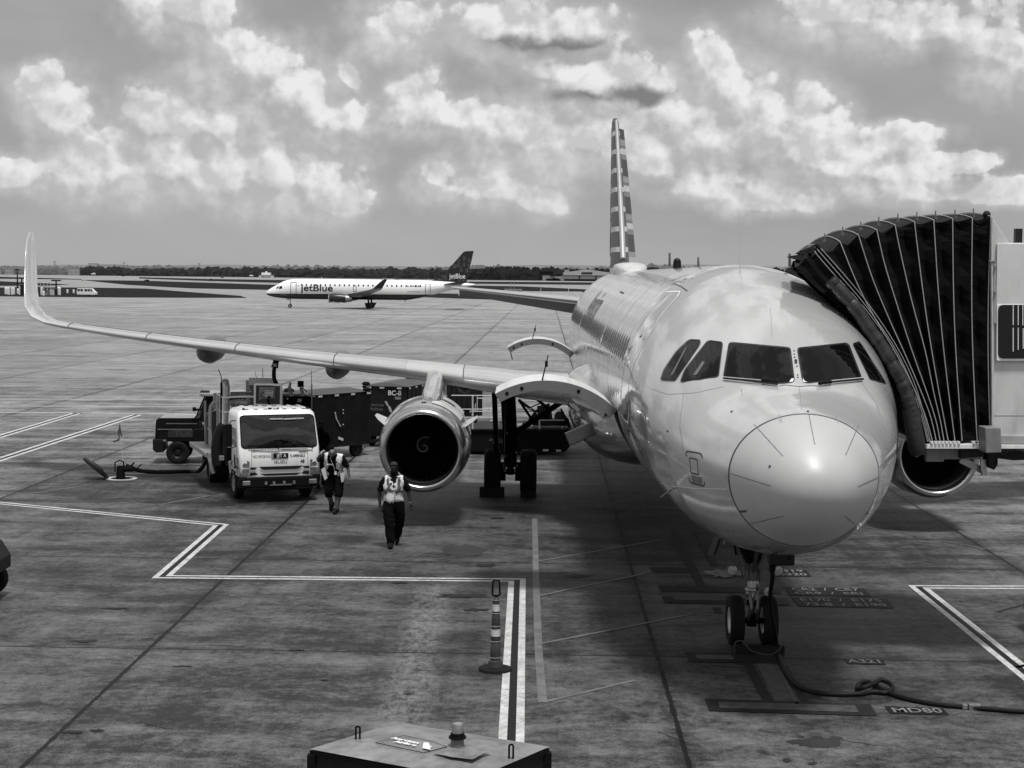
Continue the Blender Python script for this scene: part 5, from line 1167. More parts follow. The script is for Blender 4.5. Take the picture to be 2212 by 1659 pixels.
# nozzles stored at the right rear
for (x0, y0, x1, y1, x2, y2) in ((1400, 515, 1375, 450, 1385, 390), (1500, 515, 1485, 440, 1500, 385)):
    b_ = MB(); b_.tube([T(x0, y0, 42.4), T(x1, y1, 42.4), T(x2, y2, 42.4)], [.05, .045, .03], 10); b_.cyl(T(x1 - 12, y1, 42.3), T(x1 + 16, y1 + 4, 42.3), .05, .05, 10); b_.build('nozzle', mat('nozzle_grey', .33, .35, metal=.3), truck, smooth=True)
b_ = MB(); b_.box(T(1480, 405, 42.4), (.14, .14, .16)); b_.tube([T(1500, 440, 42.3), T(1540, 480, 42.3), T(1590, 520, 42)], .014, 6); b_.tube([T(1360, 440, 42.3), T(1395, 470, 42.3)], .016, 6); b_.build('nozzle_cap', BLK, truck)
b_ = MB(); b_.bar(T(1540, 478, 42.2), T(1560, 500, 42.2), .02); b_.bar(T(1570, 515, 42.2), T(1612, 522, 42.2), .02, .03); b_.bar(T(1535, 620, 41.5), T(1580, 648, 41.5), .025, .03); b_.build('rail_end', WHT, truck)
b_ = MB(); b_.prism([T(1335, 518, 43), T(1585, 518, 43), T(1585, 700, 43), T(1335, 700, 43)], (0, .9, 0)); b_.build('hose_bin', BLK, truck); b_ = MB(); b_.prism([T(1452, 540, 42.98), T(1488, 542, 42.98), T(1488, 572, 42.98), T(1452, 570, 42.98)], (0, -.006, 0)); b_.prism([T(1350, 532, 42.98), T(1366, 532, 42.98), T(1366, 548, 42.98), T(1350, 548, 42.98)], (0, -.006, 0)); b_.build('decal', LGREY, truck)
# hose stacks hanging on the left flank
b_ = MB(); b_.tube(smooth_path([T(780, 790, 40.9), T(735, 880, 40.9), T(715, 1000, 40.9), T(725, 1150, 40.9)]), [.17 + .0 * k for k in range(19)], 14); b_.tube(smooth_path([T(800, 780, 40.7), T(812, 900, 40.7), T(800, 1100, 40.7)]), .14, 14); b_.build('hose_bundle', HOSE, truck, smooth=True)
b_ = MB(); P = T(752, 1088, 40.5); b_.box(P, (.12, .1, .12)); b_.build('flank_lamp', MGREY, truck, bevel=.01)
b_ = MB(); b_.bar(T(700, 880, 42.4), T(742, 905, 42.0), .03, .03); b_.bar(T(742, 905, 42), T(742, 830, 42), .03); b_.box(T(678, 972, 42.6), (.12, .12, .1)); b_.build('flank_bracket', WHT, truck)
# ---- hoses of the fuelling job
ug = smooth_path([at(*c3(x, y), Y) for x, y, Y in ((1262, 410, 42), (1238, 360, 42), (1234, 300, 42.2), (1240, 250, 42.4), (1244, 225, 42.5))])
b_ = MB(); b_.tube(ug, .055, 12); fh = b_.build('fuelling_hose', HOSE, smooth=True); tag(fh, 'short black fuelling hose rising from the truck lift to the underside of the wing', 'hose')
b_ = MB(); P = [at(*c3(x, y), 42.5) for x, y in ((1243, 250), (1250, 200), (1255, 155))]; b_.tube(P, [.05, .075, .07], 12); b_.bar(at(*c3(1215, 180), 42.5), at(*c3(1295, 196), 42.5), .03); b_.bar(at(*c3(1232, 200), 42.4), at(*c3(1213, 250), 42.4), .03); b_.bar(at(*c3(1275, 165), 42.4), at(*c3(1266, 260), 42.4), .035); b_.build('coupling', BLK, fh); 
b_ = MB(); b_.cyl(at(*c3(1245, 245), 42.4), at(*c3(1247, 215), 42.4), .07, .07, 10); b_.build('coupling_collar', STEEL, fh)
def c6g(x, y): return (x * .2604, 898.7 + y * .2604)
HP_ = [gnd(*c6g(1045, 492)), gnd(*c6g(1150, 492)), gnd(*c6g(1300, 494)), gnd(*c6g(1500, 490)), gnd(*c6g(1590, 488))]
P = [p + Vector((0, 0, .1)) for p in HP_] + [at(*c6g(1650, 455), 43.3), at(*c6g(1700, 390), 43.2), at(*c6g(1712, 345), 43.2)]
P[0].z = .28; P[1].z = .14
b_ = MB(); b_.tube(smooth_path(P), .058, 12); ih = b_.build('hydrant_hose', HOSE, smooth=True); tag(ih, 'thick black intake hose running along the ground from the hydrant pit to the fuel truck', 'hose')
o = gnd(*c6g(1010, 522)); hy = thing('fuel_hydrant', 'open fuel hydrant pit with black coupler and a thin marker flag', 'hydrant', o)
b_ = MB(); b_.lathe([(.0, .30), (.0, .42), (.02, .42), (.02, .30)], (0, 0, .003), (0, 0, 1), 32); b_.build('pit_ring', LGREY, hy); b_ = MB(); b_.cyl((0, 0, .002), (0, 0, .012), .30, .30, 24); b_.build('pit_mouth', BLK, hy)
b_ = MB(); b_.cyl((-.03, 0, 0), (-.03, 0, .36), .13, .10, 16); b_.cyl((.0, 0, .28), (.32, 0, .28), .09, .08, 14); b_.tube([(-.17, -.05, .2), (-.17, -.05, .46), (-.05, -.05, .52), (.06, -.05, .48), (.08, -.05, .3)], .02, 6); b_.bar((.2, 0, .3), (.35, -.02, .46), .04); b_.bar((.42, 0, .3), (.55, 0, .42), .03); b_.build('coupler', BLK, hy, smooth=True, sharp=40)
b_ = MB(); b_.cyl((.06, 0, .3), (-.04, 0, 1.22), .013, .009, 6); fp = b_.build('flag_pole', LGREY, hy); b_ = MB(); b_.add([(-.045, 0, 1.55), (-.02, .02, 1.36), (.02, .0, 1.2), (-.06, 0, 1.08), (-.12, .03, 1.28), (-.07, .02, 1.42)], [(0, 1, 2, 3, 4, 5)]); b_.add([(-.06, 0, 1.12), (-.27, .02, 1.02), (-.2, 0, 1.0), (-.05, 0, 1.06)], [(0, 1, 2, 3)]); b_.build('flag', mat('dark_flag', .06, .7), fp)
ld = thing('hydrant_cover', 'round steel hydrant lid propped open on the concrete beside the coupler', 'lid', gnd(*c6g(905, 522)))
b_ = MB(); M_ = Matrix.Rotation(R(38), 3, 'Y') @ Matrix.Rotation(R(-20), 3, 'X'); n_ = M_ @ Vector((0, 0, 1)); c = Vector((-.36, 0, .30)); b_.cyl(c - n_ * .03, c + n_ * .03, .44, .44, 30); l_ = b_.build('lid_plate', mat('lid_steel', .03, .5, metal=.3, var=.4), ld, bevel=.01); b_ = MB(); b_.bar(c + n_ * .06 + M_ @ Vector((-.2, 0, 0)), c + n_ * .06 + M_ @ Vector((.2, 0, 0)), .06); b_.bar(c + n_ * .05 + M_ @ Vector((0, -.2, 0)), c + n_ * .05 + M_ @ Vector((0, .2, 0)), .05); b_.build('lid_rib', DARK, l_)
o = gnd(*c6g(1160, 462)); b_ = MB(); b_.lathe([(0, .52), (0, .60), (.012, .60), (.012, .52)], (0, 0, .003), (0, 0, 1), 32); k = b_.build('pit_frame_ring', LGREY); k.location = o; tag(k, 'second round hydrant pit rim set flush in the concrete behind the hose', 'pit ring')
# ------------------------------------------------------------------ baggage tractor
def make_tug(loc_, rz, label):
    t = thing('baggage_tractor', label, 'tractor', loc_, rz)
    TB = mat('tug_body', .006, .6, var=.4, scale=3, spec=.12); 
    b_ = MB(); b_.prism([(-.62, -.62, .66), (-.66, -.62, .75), (-.63, -.62, 1.30), (-.52, -.62, 1.36), (.62, -.62, 1.36), (.62, -.62, .66)], (0, 1.24, 0)); bd = b_.build('body', TB, t, bevel=.02)
    b_ = MB(); b_.box((.05, 0, 1.364), (1.14, 1.2, .012)); b_.build('hood_top', mat('tug_hood_top', .26, .35, var=.2, dirt=.3), bd, bevel=.004)
    b_ = MB(); b_.prism([(-.72, -.66, .42), (-.72, -.66, .74), (-.45, -.66, .74), (-.40, -.66, .36), (-.62, -.66, .34)], (0, 1.32, 0)); b_.build('bumper', DARK, bd, bevel=.02)
    b_ = MB()
    for k in range(6): b_.box((-.665, 0, .80 + k * .085), (.03, 1.0, .03))
    b_.build('grille_bar', LGREY, bd)
    b_ = MB(); b_.box((-.08, -.63, 1.03), (1.0, .012, .02)); b_.box((.12, -.626, 1.2), (.9, .01, .02)); b_.box((-.38, -.628, .70), (.10, .012, .05)); b_.box((.50, -.628, .63), (.10, .012, .02)); b_.build('side_trim', MGREY, bd)
    b_ = MB(); b_.box((.15, -.625, .9), (.85, .012, .22)); b_.build('side_plate', mat('tug_side_plate', .02, .4), bd)
    letters('TUG', .26, (.2, -.634, .9), (1, 0, 0), (0, 0, 1), mat('embossed_dark', .04, .5), bd, bold=.012, xscale=1.1)
    b_ = MB(); b_.box((1.4, 0, .78), (1.9, 1.4, .55)); b_.box((2.15, 0, 1.15), (.4, 1.3, .4)); b_.build('chassis', TB, t, bevel=.03)
    b_ = MB(); b_.prism([(.62, -.62, 1.3), (.85, -.60, 2.02), (2.2, -.60, 2.02), (2.3, -.62, 1.05), (1.9, -.62, .9), (1.9, -.62, 1.75), (1.05, -.62, 1.75), (.85, -.62, 1.2)], (0, .05, 0)); b_.prism([(.62, .57, 1.3), (.85, .55, 2.02), (2.2, .55, 2.02), (2.3, .57, 1.05), (1.9, .57, .9), (1.9, .57, 1.75), (1.05, .57, 1.75), (.85, .57, 1.2)], (0, .05, 0)); cb_ = b_.build('cab', TB, t)
    b_ = MB(); b_.box((1.5, 0, 2.06), (1.7, 1.4, .09)); b_.build('roof', mat('tug_roof', .3, .4, dirt=.3), cb_, bevel=.02)
    b_ = MB(); b_.prism([(.56, -.56, 1.36), (.80, -.54, 2.0), (.83, -.54, 2.0), (.60, -.56, 1.36)], (0, 1.1, 0)); b_.build('windshield', mat('tug_windshield', .28, .08, var=.4, scale=3, coat=1), cb_)
    b_ = MB(); b_.bar((.52, -.6, 1.34), (.80, -.58, 2.02), .04); b_.bar((.52, .6, 1.34), (.80, .58, 2.02), .04); b_.bar((.52, -.6, 1.38), (.52, .6, 1.38), .04); b_.box((.58, -.68, 1.62), (.24, .05, .06)); b_.box((.5, -.72, 1.64), (.10, .06, .12)); b_.build('windshield_frame', BLK, cb_)
    b_ = MB(); b_.box((.78, -.3, 2.12), (.26, .3, .08)); b_.build('roof_lamp', DARK, cb_, bevel=.02)
    b_ = MB(); b_.box((1.5, .2, 1.2), (.45, .9, .14)); b_.box((1.75, .2, 1.45), (.12, .9, .45)); b_.cyl((1.0, .2, 1.3), (.85, .2, 1.5), .03, .02, 8); b_.build('seat', BLK, cb_, bevel=.02)
    for x in (0, 1.75):
        for y in (-.55, .55): vwheel(t, (x, y, .335), .335, .22, (0, 1, 0), hubr=.5, rim=DARK)
    b_ = MB(); b_.bar((.42, -.66, .52), (.78, -.68, .42), .05); b_.bar((.78, -.68, .42), (.78, -.68, .36), .04); b_.build('step', DARK, t)
    return t
make_tug(gnd(380, 1001.5) + Vector((0, .55, 0)), R(6), 'dark baggage tractor parked side-on just behind the fuel truck, long boxy hood')
tg = thing('apron_tractor', 'dark tractor tail and tyre peeking into view on the open apron beside the boundary line', 'tractor', gnd(-44, 1299))
b_ = MB(); b_.prism([(-2.6, -.6, .55), (-2.6, -.6, 1.1), (-.2, -.6, 1.1), (.20, -.6, .98), (.36, -.6, .72), (.36, -.6, .50), (.22, -.6, .46)], (0, 1.2, 0)); b_.build('body', DARK, tg, bevel=.03)
b_ = MB(); b_.box((-1.7, 0, 1.25), (.5, .9, .5)); b_.build('seat', BLK, tg, bevel=.04)
b_ = MB(); b_.box((.1, -.62, .9), (.3, .02, .05)); b_.build('side_trim', MGREY, tg)
for x in (0, -2.0):
    for y in (-.48, .48): vwheel(tg, (x + .0, y + .1, .29), .29, .2, (0, 1, 0), hubr=.55, rim=MGREY)
# ------------------------------------------------------------------ baggage carts
CURT = mat('black_curtain', .005, .6, spec=.2, var=.6, scale=2, bump=1.0, bscale=2.2); CRF = mat('cart_roof', .03, .4, var=.4, scale=2)
def make_cart(loc_, rz, label, kind):
    t = thing('baggage_cart', label, 'baggage cart', loc_, rz, 'covered black baggage carts behind the wing')
    Ln, Wd, z0, z1 = 3.1, 1.55, .45, 2.02
    b_ = MB(); rows = []
    for k in range(41):
        y = -Ln / 2 + Ln * k / 40; rows.append([Vector((-Wd / 2 - .02 * math.sin(k * 1.1) - .015 * math.sin(k * 2.3), y, z0)), Vector((-Wd / 2 - .012 * math.sin(k * 1.1), y, z1))])
    b_.loft(rows, closed=False, caps=False); rows = [[Vector((-r[0].x, r[0].y, r[0].z)), Vector((-r[1].x, r[1].y, r[1].z))] for r in rows]; b_.loft(rows, closed=False, caps=False)
    bd = b_.build('curtain', CURT, t)
    b_ = MB(); b_.box((0, -Ln / 2 + .01, (z0 + z1) / 2), (Wd - .05, .04, z1 - z0)); b_.box((0, Ln / 2 - .01, (z0 + z1) / 2), (Wd - .05, .04, z1 - z0)); b_.build('end_wall', DARK, t)
    b_ = MB(); w2, l2 = Wd / 2 + .03, Ln / 2 + .05
    b_.add([(-w2, -l2, z1), (w2, -l2, z1), (w2, l2, z1), (-w2, l2, z1), (-.1, -l2 + .3, z1 + .10), (.1, -l2 + .3, z1 + .10), (.1, l2 - .3, z1 + .10), (-.1, l2 - .3, z1 + .10)], [(0, 1, 5, 4), (1, 2, 6, 5), (2, 3, 7, 6), (3, 0, 4, 7), (4, 5, 6, 7), (3, 2, 1, 0)]); rf = b_.build('roof', CRF, t)
    b_ = MB(); b_.sphere((-w2 + .1, -l2 + .15, z1 + .06), .12, 6, (1.2, 1, .6)); b_.sphere((0, l2 - .4, z1 + .10), .16, 6, (1.2, 1, .6)); b_.build('roof_bump', BLK, rf, smooth=True)
    b_ = MB()
    for k in range(5):
        y = -Ln / 2 + .12 + k * (Ln - .3) / 4
        for s in (-1, 1): b_.box((s * (w2 + .004), y, z1 - .05), (.008, .17, .06))
    for x in (-.55, -.1, .5): b_.box((x, -l2 - .006, z1 - .05), (.16, .008, .05))
    b_.build('reflector', LGREY, rf)
    b_ = MB(); b_.box((0, 0, .42), (Wd, Ln, .10)); b_.bar((0, -Ln / 2, .38), (0, -Ln / 2 - .9, .3), .07); b_.box((0, -Ln / 2 - .9, .32), (.12, .14, .08)); b_.bar((0, Ln / 2, .38), (0, Ln / 2 + .3, .36), .07); b_.build('chassis', DARK, t)
    for s in (-1, 1):
        for y in (-1.05, 1.05): vwheel(t, (s * .62, y, .24), .24, .16, (1, 0, 0), hubr=.5, rim=DARK)
    if kind == 1:
        b_ = MB(); b_.box((-Wd / 2 - .04, -.2, .62), (.01, .22, .08), rot=Matrix.Rotation(R(20), 3, 'X'))
        b_.tube([(-Wd / 2 - .04, .05, 1.45), (-Wd / 2 - .04, .0, 1.25), (-Wd / 2 - .04, -.18, 1.0)], .022, 6); 
        for z in (1.5, 1.4, 1.05): b_.sphere((-Wd / 2 - .04, -.3, z), .022, 4)
        b_.build('curtain_strap', LGREY, bd)
    if kind == 2:
        letters('BC-8', .22, (.32, -Ln / 2 - .012, 1.80), (1, 0, 0), (0, 0, 1), TXTW, t, bold=.003)
        b_ = MB(); b_.box((.44, -Ln / 2 - .014, 1.64), (.2, .01, .09)); b_.build('plate', MGREY, t)
        letters('American', .15, (-.34, -Ln / 2 - .012, 1.40), (1, 0, 0), (0, 0, 1), mat('dim_lettering', .14, .5), t); letters('Airlines', .15, (-.30, -Ln / 2 - .012, 1.26), (1, 0, 0), (0, 0, 1), mat('dim_lettering', .14, .5), t)
        b_ = MB(); b_.prism([(-.02, -Ln / 2 - .014, 1.53), (.05, -Ln / 2 - .014, 1.53), (.13, -Ln / 2 - .014, 1.38), (.06, -Ln / 2 - .014, 1.38)], (0, -.004, 0)); b_.prism([(.09, -Ln / 2 - .014, 1.36), (.17, -Ln / 2 - .014, 1.38), (.26, -Ln / 2 - .014, 1.17), (.17, -Ln / 2 - .014, 1.17)], (0, -.004, 0)); b_.build('emblem', mat('emblem_grey', .4, .4), t)
        b_ = MB(); b_.box((.42, -Ln / 2 - .03, .70), (.16, .03, .12)); b_.box((.5, -Ln / 2 - .1, .45), (.22, .05, .12)); b_.build('end_fitting', LGREY, t)
    return t
u = Vector((.63, .78, 0)).normalized(); v = Vector((-u.y, u.x, 0)); P2 = Vector((-4.42, 49.7, 0)); c = P2 - u * 1.55 + v * .78
make_cart(c, math.atan2(-u.x, u.y) + math.pi, 'black curtained baggage cart seen side-on beside the fuel truck cab', 1).rotation_euler = (0, 0, math.atan2(-(-u.x), -u.y))
carts = [o for o in COL.objects if o.name.startswith('baggage_cart')]
carts[0].rotation_euler = (0, 0, math.atan2(u.x, -u.y) + 0)      # near curtain towards the viewer
a0 = R(-14)
make_cart(Vector((-4.15 - math.sin(a0) * 1.55, 52.0 + math.cos(a0) * 1.55, 0)), a0, 'black baggage cart with white fleet lettering on its end, between the other two carts', 2)
make_cart(Vector((-2.45, 59.2, 0)), R(-24), 'black baggage cart with only its roof showing beside the engine pylon', 3)
# ------------------------------------------------------------------ belt loader
def c5(x, y): return ((1150 + x / 5.531) * .8641, (960 + y / 5.531) * .8641)
bl = thing('belt_loader', 'long dark belt loader with pale handrails behind the main landing gear', 'belt loader', gnd(*c5(800, 985)))
BL = Vector(bl.location); YB = BL.y
def B5(x, y, d=0.0): return at(*c5(x, y), YB + d) - BL
b_ = MB(); b_.prism([B5(60, 640), B5(1520, 640), B5(1518, 870), B5(1450, 940), B5(1180, 940), B5(1090, 990), B5(300, 940), B5(80, 925)], (0, 2.0, 0)); b_.build('body', BLK, bl, bevel=.02)
b_ = MB(); b_.prism([B5(60, 622, -.05), B5(1690, 618, -.05), B5(1690, 642, -.05), B5(60, 642, -.05)], (0, 2.1, 0)); b_.build('deck_edge', DARK, bl)
b_ = MB(); b_.prism([B5(755, 580, .9), B5(1690, 575, .9), B5(1690, 625, .9), B5(755, 625, .9)], (0, 1.0, 0)); b_.build('belt', mat('belt_grey', .16, .6, var=.2), bl)
b_ = MB(); 
for p in (((-120, 158), (480, 160)), ((-40, 350), (1000, 345)), ((1225, 355), (1390, 358)), ((-40, 378), (1010, 380)), ((40, 460), (980, 470)), ((410, 510), (980, 510)), ((1058, 500), (1440, 500)), ((235, 198), (480, 200))):
    b_.cyl(B5(*p[0]), B5(*p[1]), .018, .018, 6)
for p in (((175, 160), (175, 640)), ((1098, 465), (1098, 645)), ((1412, 580), (1412, 640)), ((238, 170), (238, 380)), ((400, 320), (405, 510)), ((215, 270), (205, 380)), ((425, 380), (405, 505)), ((530, 500), (525, 640))): b_.bar(B5(*p[0]), B5(*p[1]), .05 if p[0][0] in (175, 1098) else .025)
b_.build('handrail', LGREY, bl)
b_ = MB()
for p in (((810, 220), (1050, 395), .09), ((1050, 395), (860, 640), .12), ((960, 330), (1110, 265), .04), ((1050, 380), (1240, 280), .10), ((1390, 340), (1480, 500), .07), ((1480, 480), (1530, 640), .09), ((1240, 330), (1260, 500), .1), ((1100, 300), (1110, 480), .16)): b_.bar(B5(*p[0], .4), B5(*p[1], .4), p[2])
b_.prism([B5(1020, 520, .3), B5(1500, 480, .3), B5(1520, 578, .3), B5(1000, 578, .3)], (0, .5, 0)); b_.prism([B5(1120, 290, .5), B5(1235, 290, .5), B5(1270, 430, .5), B5(1230, 500, .5), B5(1110, 500, .5)], (0, .4, 0)); b_.build('driver_station', BLK, bl, bevel=.01)
b_ = MB(); b_.cyl(B5(1375, 450, .3), B5(1375, 450, .5), .17, .17, 18); b_.tube([B5(870, 560), B5(880, 525), B5(905, 512), B5(930, 530)], .02, 6); b_.build('tyre_spare', RUB, bl)
b_ = MB(); b_.box(B5(1185, 915, -.01), (.18, .02, .06)); b_.box(B5(1362, 920, -.01), (.15, .02, .06)); b_.box(B5(70, 378, 0), (.34, .05, .08)); b_.build('reflector', LGREY, bl)
b_ = MB(); b_.box(B5(-10, 378, -.02), (.66, .05, .09)); b_.build('pad', BLK, bl)
letters('AMERICAN', .11, B5(520, 775, -.02), (1, 0, 0), (0, 0, 1), mat('dim_lettering', .14, .5), bl); letters('AIRLINES', .09, B5(530, 806, -.02), (1, 0, 0), (0, 0, 1), mat('dim_lettering', .14, .5), bl)
for x in (220, 1000):
    for d in (.3, 1.7): c = B5(x, 900, d); vwheel(bl, (c.x, c.y, .33), .33, .24, (0, 1, 0), rim=DARK)
# wheel chocks of the main gear
for s, lb in ((3.795 + .465, 'black rubber chock against the outer main wheel'), (3.795 - .465, 'black rubber chock against the inner main wheel')):
    p = ROOT + A(21.3, s, 0); k = MB().prism([(-.32, -.12, 0), (-.32, .14, 0), (-.32, .05, .26), (-.32, -.03, .26)], (.64, 0, 0)) if s > 3.9 else MB().prism([(-.2, -.1, 0), (-.2, .12, 0), (-.2, .04, .18), (-.2, -.02, .18)], (.4, 0, 0))
    o = k.build('wheel_chock', RUB, bevel=.015); o.location = p; tag(o, lb, 'wheel chock')
p = ROOT + A(4.55, 0, 0); b_ = MB(); b_.prism([(-.36, -.10, 0), (-.36, .1, 0), (-.36, .05, .12), (-.36, -.05, .12)], (.78, 0, 0)); o = b_.build('nose_wheel_chock', RUB, bevel=.015); o.location = p; tag(o, 'long black chock with a looped rope in front of the nose wheels', 'wheel chock')
b_ = MB(); b_.tube(smooth_path([(-.34, -.09, .02), (-.33, -.11, .18), (-.22, -.12, .2), (-.12, -.13, .08), (0, -.14, .03), (.1, -.15, .015), (.22, -.14, .015), (.32, -.13, .08), (.4, -.1, .2)]), .010, 6); b_.build('rope', mat('chock_rope', .05, .7), o)
# ------------------------------------------------------------------ ground power cable
cabh = smooth_path([Vector(at(*c8(822, 165), 22.4)), at(*c8(820, 260), 22.6), at(*c8(808, 380), 23.0), at(*c8(835, 560), 23.3)] + [gnd(*c8(x, y)) + Vector((0, 0, .035)) for x, y in ((846, 660), (865, 730), (905, 800), (960, 860), (1050, 900), (1180, 912), (1300, 910))], 6)
loop = [gnd(*c8(x, y)) + Vector((0, 0, z)) for x, y, z in ((1380, 900, .04), (1450, 905, .04), (1485, 890, .05), (1470, 870, .08), (1420, 862, .11), (1370, 890, .12), (1320, 898, .09), (1292, 880, .04), (1300, 855, .04), (1340, 845, .04), (1385, 860, .04), (1420, 885, .05), (1470, 908, .04), (1560, 935, .035), (1680, 960, .035), (1800, 975, .035), (1900, 983, .035), (2000, 992, .035), (2212, 1008, .035), (2500, 1015, .035))]
b_ = MB(); b_.tube(cabh[:-1] + smooth_path([cabh[-1]] + loop, 6), .033, 10); o = b_.build('power_cable', HOSE, smooth=True); tag(o, 'thick black ground power cable hanging from the airliner nose and knotted on the apron', 'cable')
b_ = MB(); c = gnd(*c8(1938, 984)) + Vector((0, 0, .04)); b_.box(c, (.16, .10, .085), rz=R(-8)); b_.box(c + Vector((-.13, .01, 0)), (.07, .08, .07)); b_.build('cable_joint', STEEL, o, bevel=.012)
o = thing('power_plug', 'black box-shaped ground power plug hanging under the airliner nose', 'plug', at(*c8(866, 130), 22.3)); b_ = MB(); b_.box((0, 0, 0), (.36, .3, .25)); b_.build('plug_body', DARK, o, bevel=.03); b_ = MB(); b_.cyl((-.12, -.05, -.12), (-.12, -.05, -.22), .05, .04, 10); b_.box((.1, -.16, .02), (.02, .02, .1)); b_.build('plug_handle', BLK, o)
# ------------------------------------------------------------------ channelizer post
o = thing('traffic_post', 'tall dark channelizer post with two pale reflective bands and a round black base', 'cone', gnd(1070, 1447.5))
b_ = MB(); n = 8; b_.cyl((0, 0, 0), (0, 0, .035), .245, .235, 8 * 3); b_.cyl((0, 0, .035), (0, 0, .06), .21, .13, 24); b_.build('base', RUB, o, smooth=True, sharp=30)
PO = mat('channelizer_plastic', .04, .45, var=.2, scale=5, dirt=.3); b_ = MB()
b_.lathe([(.05, .11), (.14, .10), (.15, .075), (.17, .072), (.20, .078), (.42, .07), (.425, .066), (.43, .068), (.62, .063), (.64, .058), (.65, .062), (.82, .056), (.83, .052), (.84, .055), (1.0, .05), (1.03, .05), (1.05, .036), (1.06, .03)], (0, 0, 0), (0, 0, 1), 28); st = b_.build('stem', PO, o, smooth=True, sharp=40)
for z in (.19, .425, .645, .83, 1.02): b_ = MB(); b_.lathe([(-.008, interp([(0, .082), (.2, .08), (1.05, .053)], z, 1)), (0, interp([(0, .084), (.2, .083), (1.05, .056)], z, 1)), (.008, interp([(0, .082), (.2, .08), (1.05, .053)], z, 1))], (0, 0, z), (0, 0, 1), 28); b_.build('ring', mat('ring_edge', .22, .4), st, smooth=True)
REF = mat('reflective_band', .55, .3, var=.25, scale=14, dirt=.35)
for z0, z1, r0, r1 in ((.50, .60, .0705, .068), (.86, .96, .057, .0545)): b_ = MB(); b_.lathe([(z0, r0), (z1, r1)], (0, 0, 0), (0, 0, 1), 28); b_.build('reflective_band', REF, st, smooth=True)
b_ = MB(); b_.tube([Vector((x, 0, z)) for x, z in [(p.x, p.y) for p in round_poly([(-.055, 1.08), (.055, 1.08), (.045, 1.30), (-.045, 1.30)], .03, 3)]], .014, 8, closed=True); b_.build('handle', BLK, st, smooth=True)
# ------------------------------------------------------------------ ground support unit in the foreground
ZG = 1.42
Lc, Bc, Rc, Fc = [gnd(x, y, ZG) for x, y in ((668.7, 1618), (858, 1560), (1187, 1613), (1020.5, 1684))]
gp_ = thing('ground_power_unit', 'grey-topped ground support unit with an amber-style beacon and airline logo, cut by the bottom edge', 'ground unit', ((Lc + Rc) / 2) * Vector((1, 1, 0)))
G0 = Vector(gp_.location); q = [p - G0 for p in (Lc, Bc, Rc, Fc)]
TOPM = mat('unit_top_paint', .19, .42, var=.45, scale=2.6, dirt=.35, bump=.15, bscale=3)
b_ = MB(); cc = sum(q, Vector()) / 4; n = 10; grid = []
for i in range(n + 1):
    row = []
    for j in range(n + 1):
        u_, v_ = i / n, j / n; p = (q[0] * (1 - u_) + q[1] * u_) * (1 - v_) + (q[3] * (1 - u_) + q[2] * u_) * v_
        e = min(u_, 1 - u_, v_, 1 - v_); row.append(p + Vector((0, 0, .05 * min(1, e / .3))))
    grid.append(row)
b_.loft(grid, closed=False, caps=False); tp = b_.build('top_cover', TOPM, gp_, smooth=True)
b_ = MB(); b_.prism([p * 1.0 + Vector((0, 0, -.015)) for p in q][::-1], (0, 0, -.035)); b_.build('top_edge', BLK, gp_)
b_ = MB(); qq = [cc + (p - cc) * .97 for p in q]; qq = [Vector((p.x, p.y, ZG - .05)) for p in qq]; b_.prism(qq, (0, 0, -1.1)); b_.build('housing', DARK, gp_)
b_ = MB()
for p in q: p2 = cc + (p - cc) * .985; b_.bar((p2.x, p2.y, ZG - .05), (p2.x, p2.y, .3), .07)
b_.build('corner_post', BLK, gp_)
for s1, s2 in ((.15, .2), (.85, .2), (.15, .8), (.85, .8)):
    p = (q[0] * (1 - s1) + q[1] * s1) * (1 - s2) + (q[3] * (1 - s1) + q[2] * s1) * s2; vwheel(gp_, (p.x, p.y, .3), .3, .18, (1, 0, 0), rim=DARK)
ex = (q[2] - q[1]).normalized(); ey = (q[1] - q[0]).normalized()
def gtop(x, y, dz=.06): return gnd(x, y, ZG + dz) - G0
b_ = MB(); c = gtop(988, 1612, .05); b_.cyl(c, c + Vector((0, 0, .075)), .062, .058, 24); b_.build('beacon_base', mat('beacon_collar', .14, .35), gp_, smooth=True, sharp=40); b_ = MB(); b_.cyl(c + Vector((0, 0, .075)), c + Vector((0, 0, .09)), .078, .078, 24); b_.cyl(c + Vector((0, 0, .09)), c + Vector((0, 0, .125)), .062, .062, 24); b_.build('beacon_ring', BLK, gp_, smooth=True, sharp=40)
b_ = MB(); b_.lathe([(.125, .055), (.19, .05), (.205, .045), (.208, .001)], c, (0, 0, 1), 28); b_.build('beacon_lens', mat('beacon_plastic', .16, .12, var=.3, scale=9, coat=1), gp_, smooth=True, sharp=40)
for (x, y) in ((773, 1600), (1104, 1640)):
    c = gtop(x, y, .0); b_ = MB(); b_.tube([c + Vector((dx, 0, dz)) for dx, dz in [(p.x, p.y) for p in round_poly([(-.018, 0), (.018, 0), (.018, .13), (-.018, .13)], .018, 4)]], .009, 8, closed=True); b_.build('lifting_eye', BLK, gp_, smooth=True)
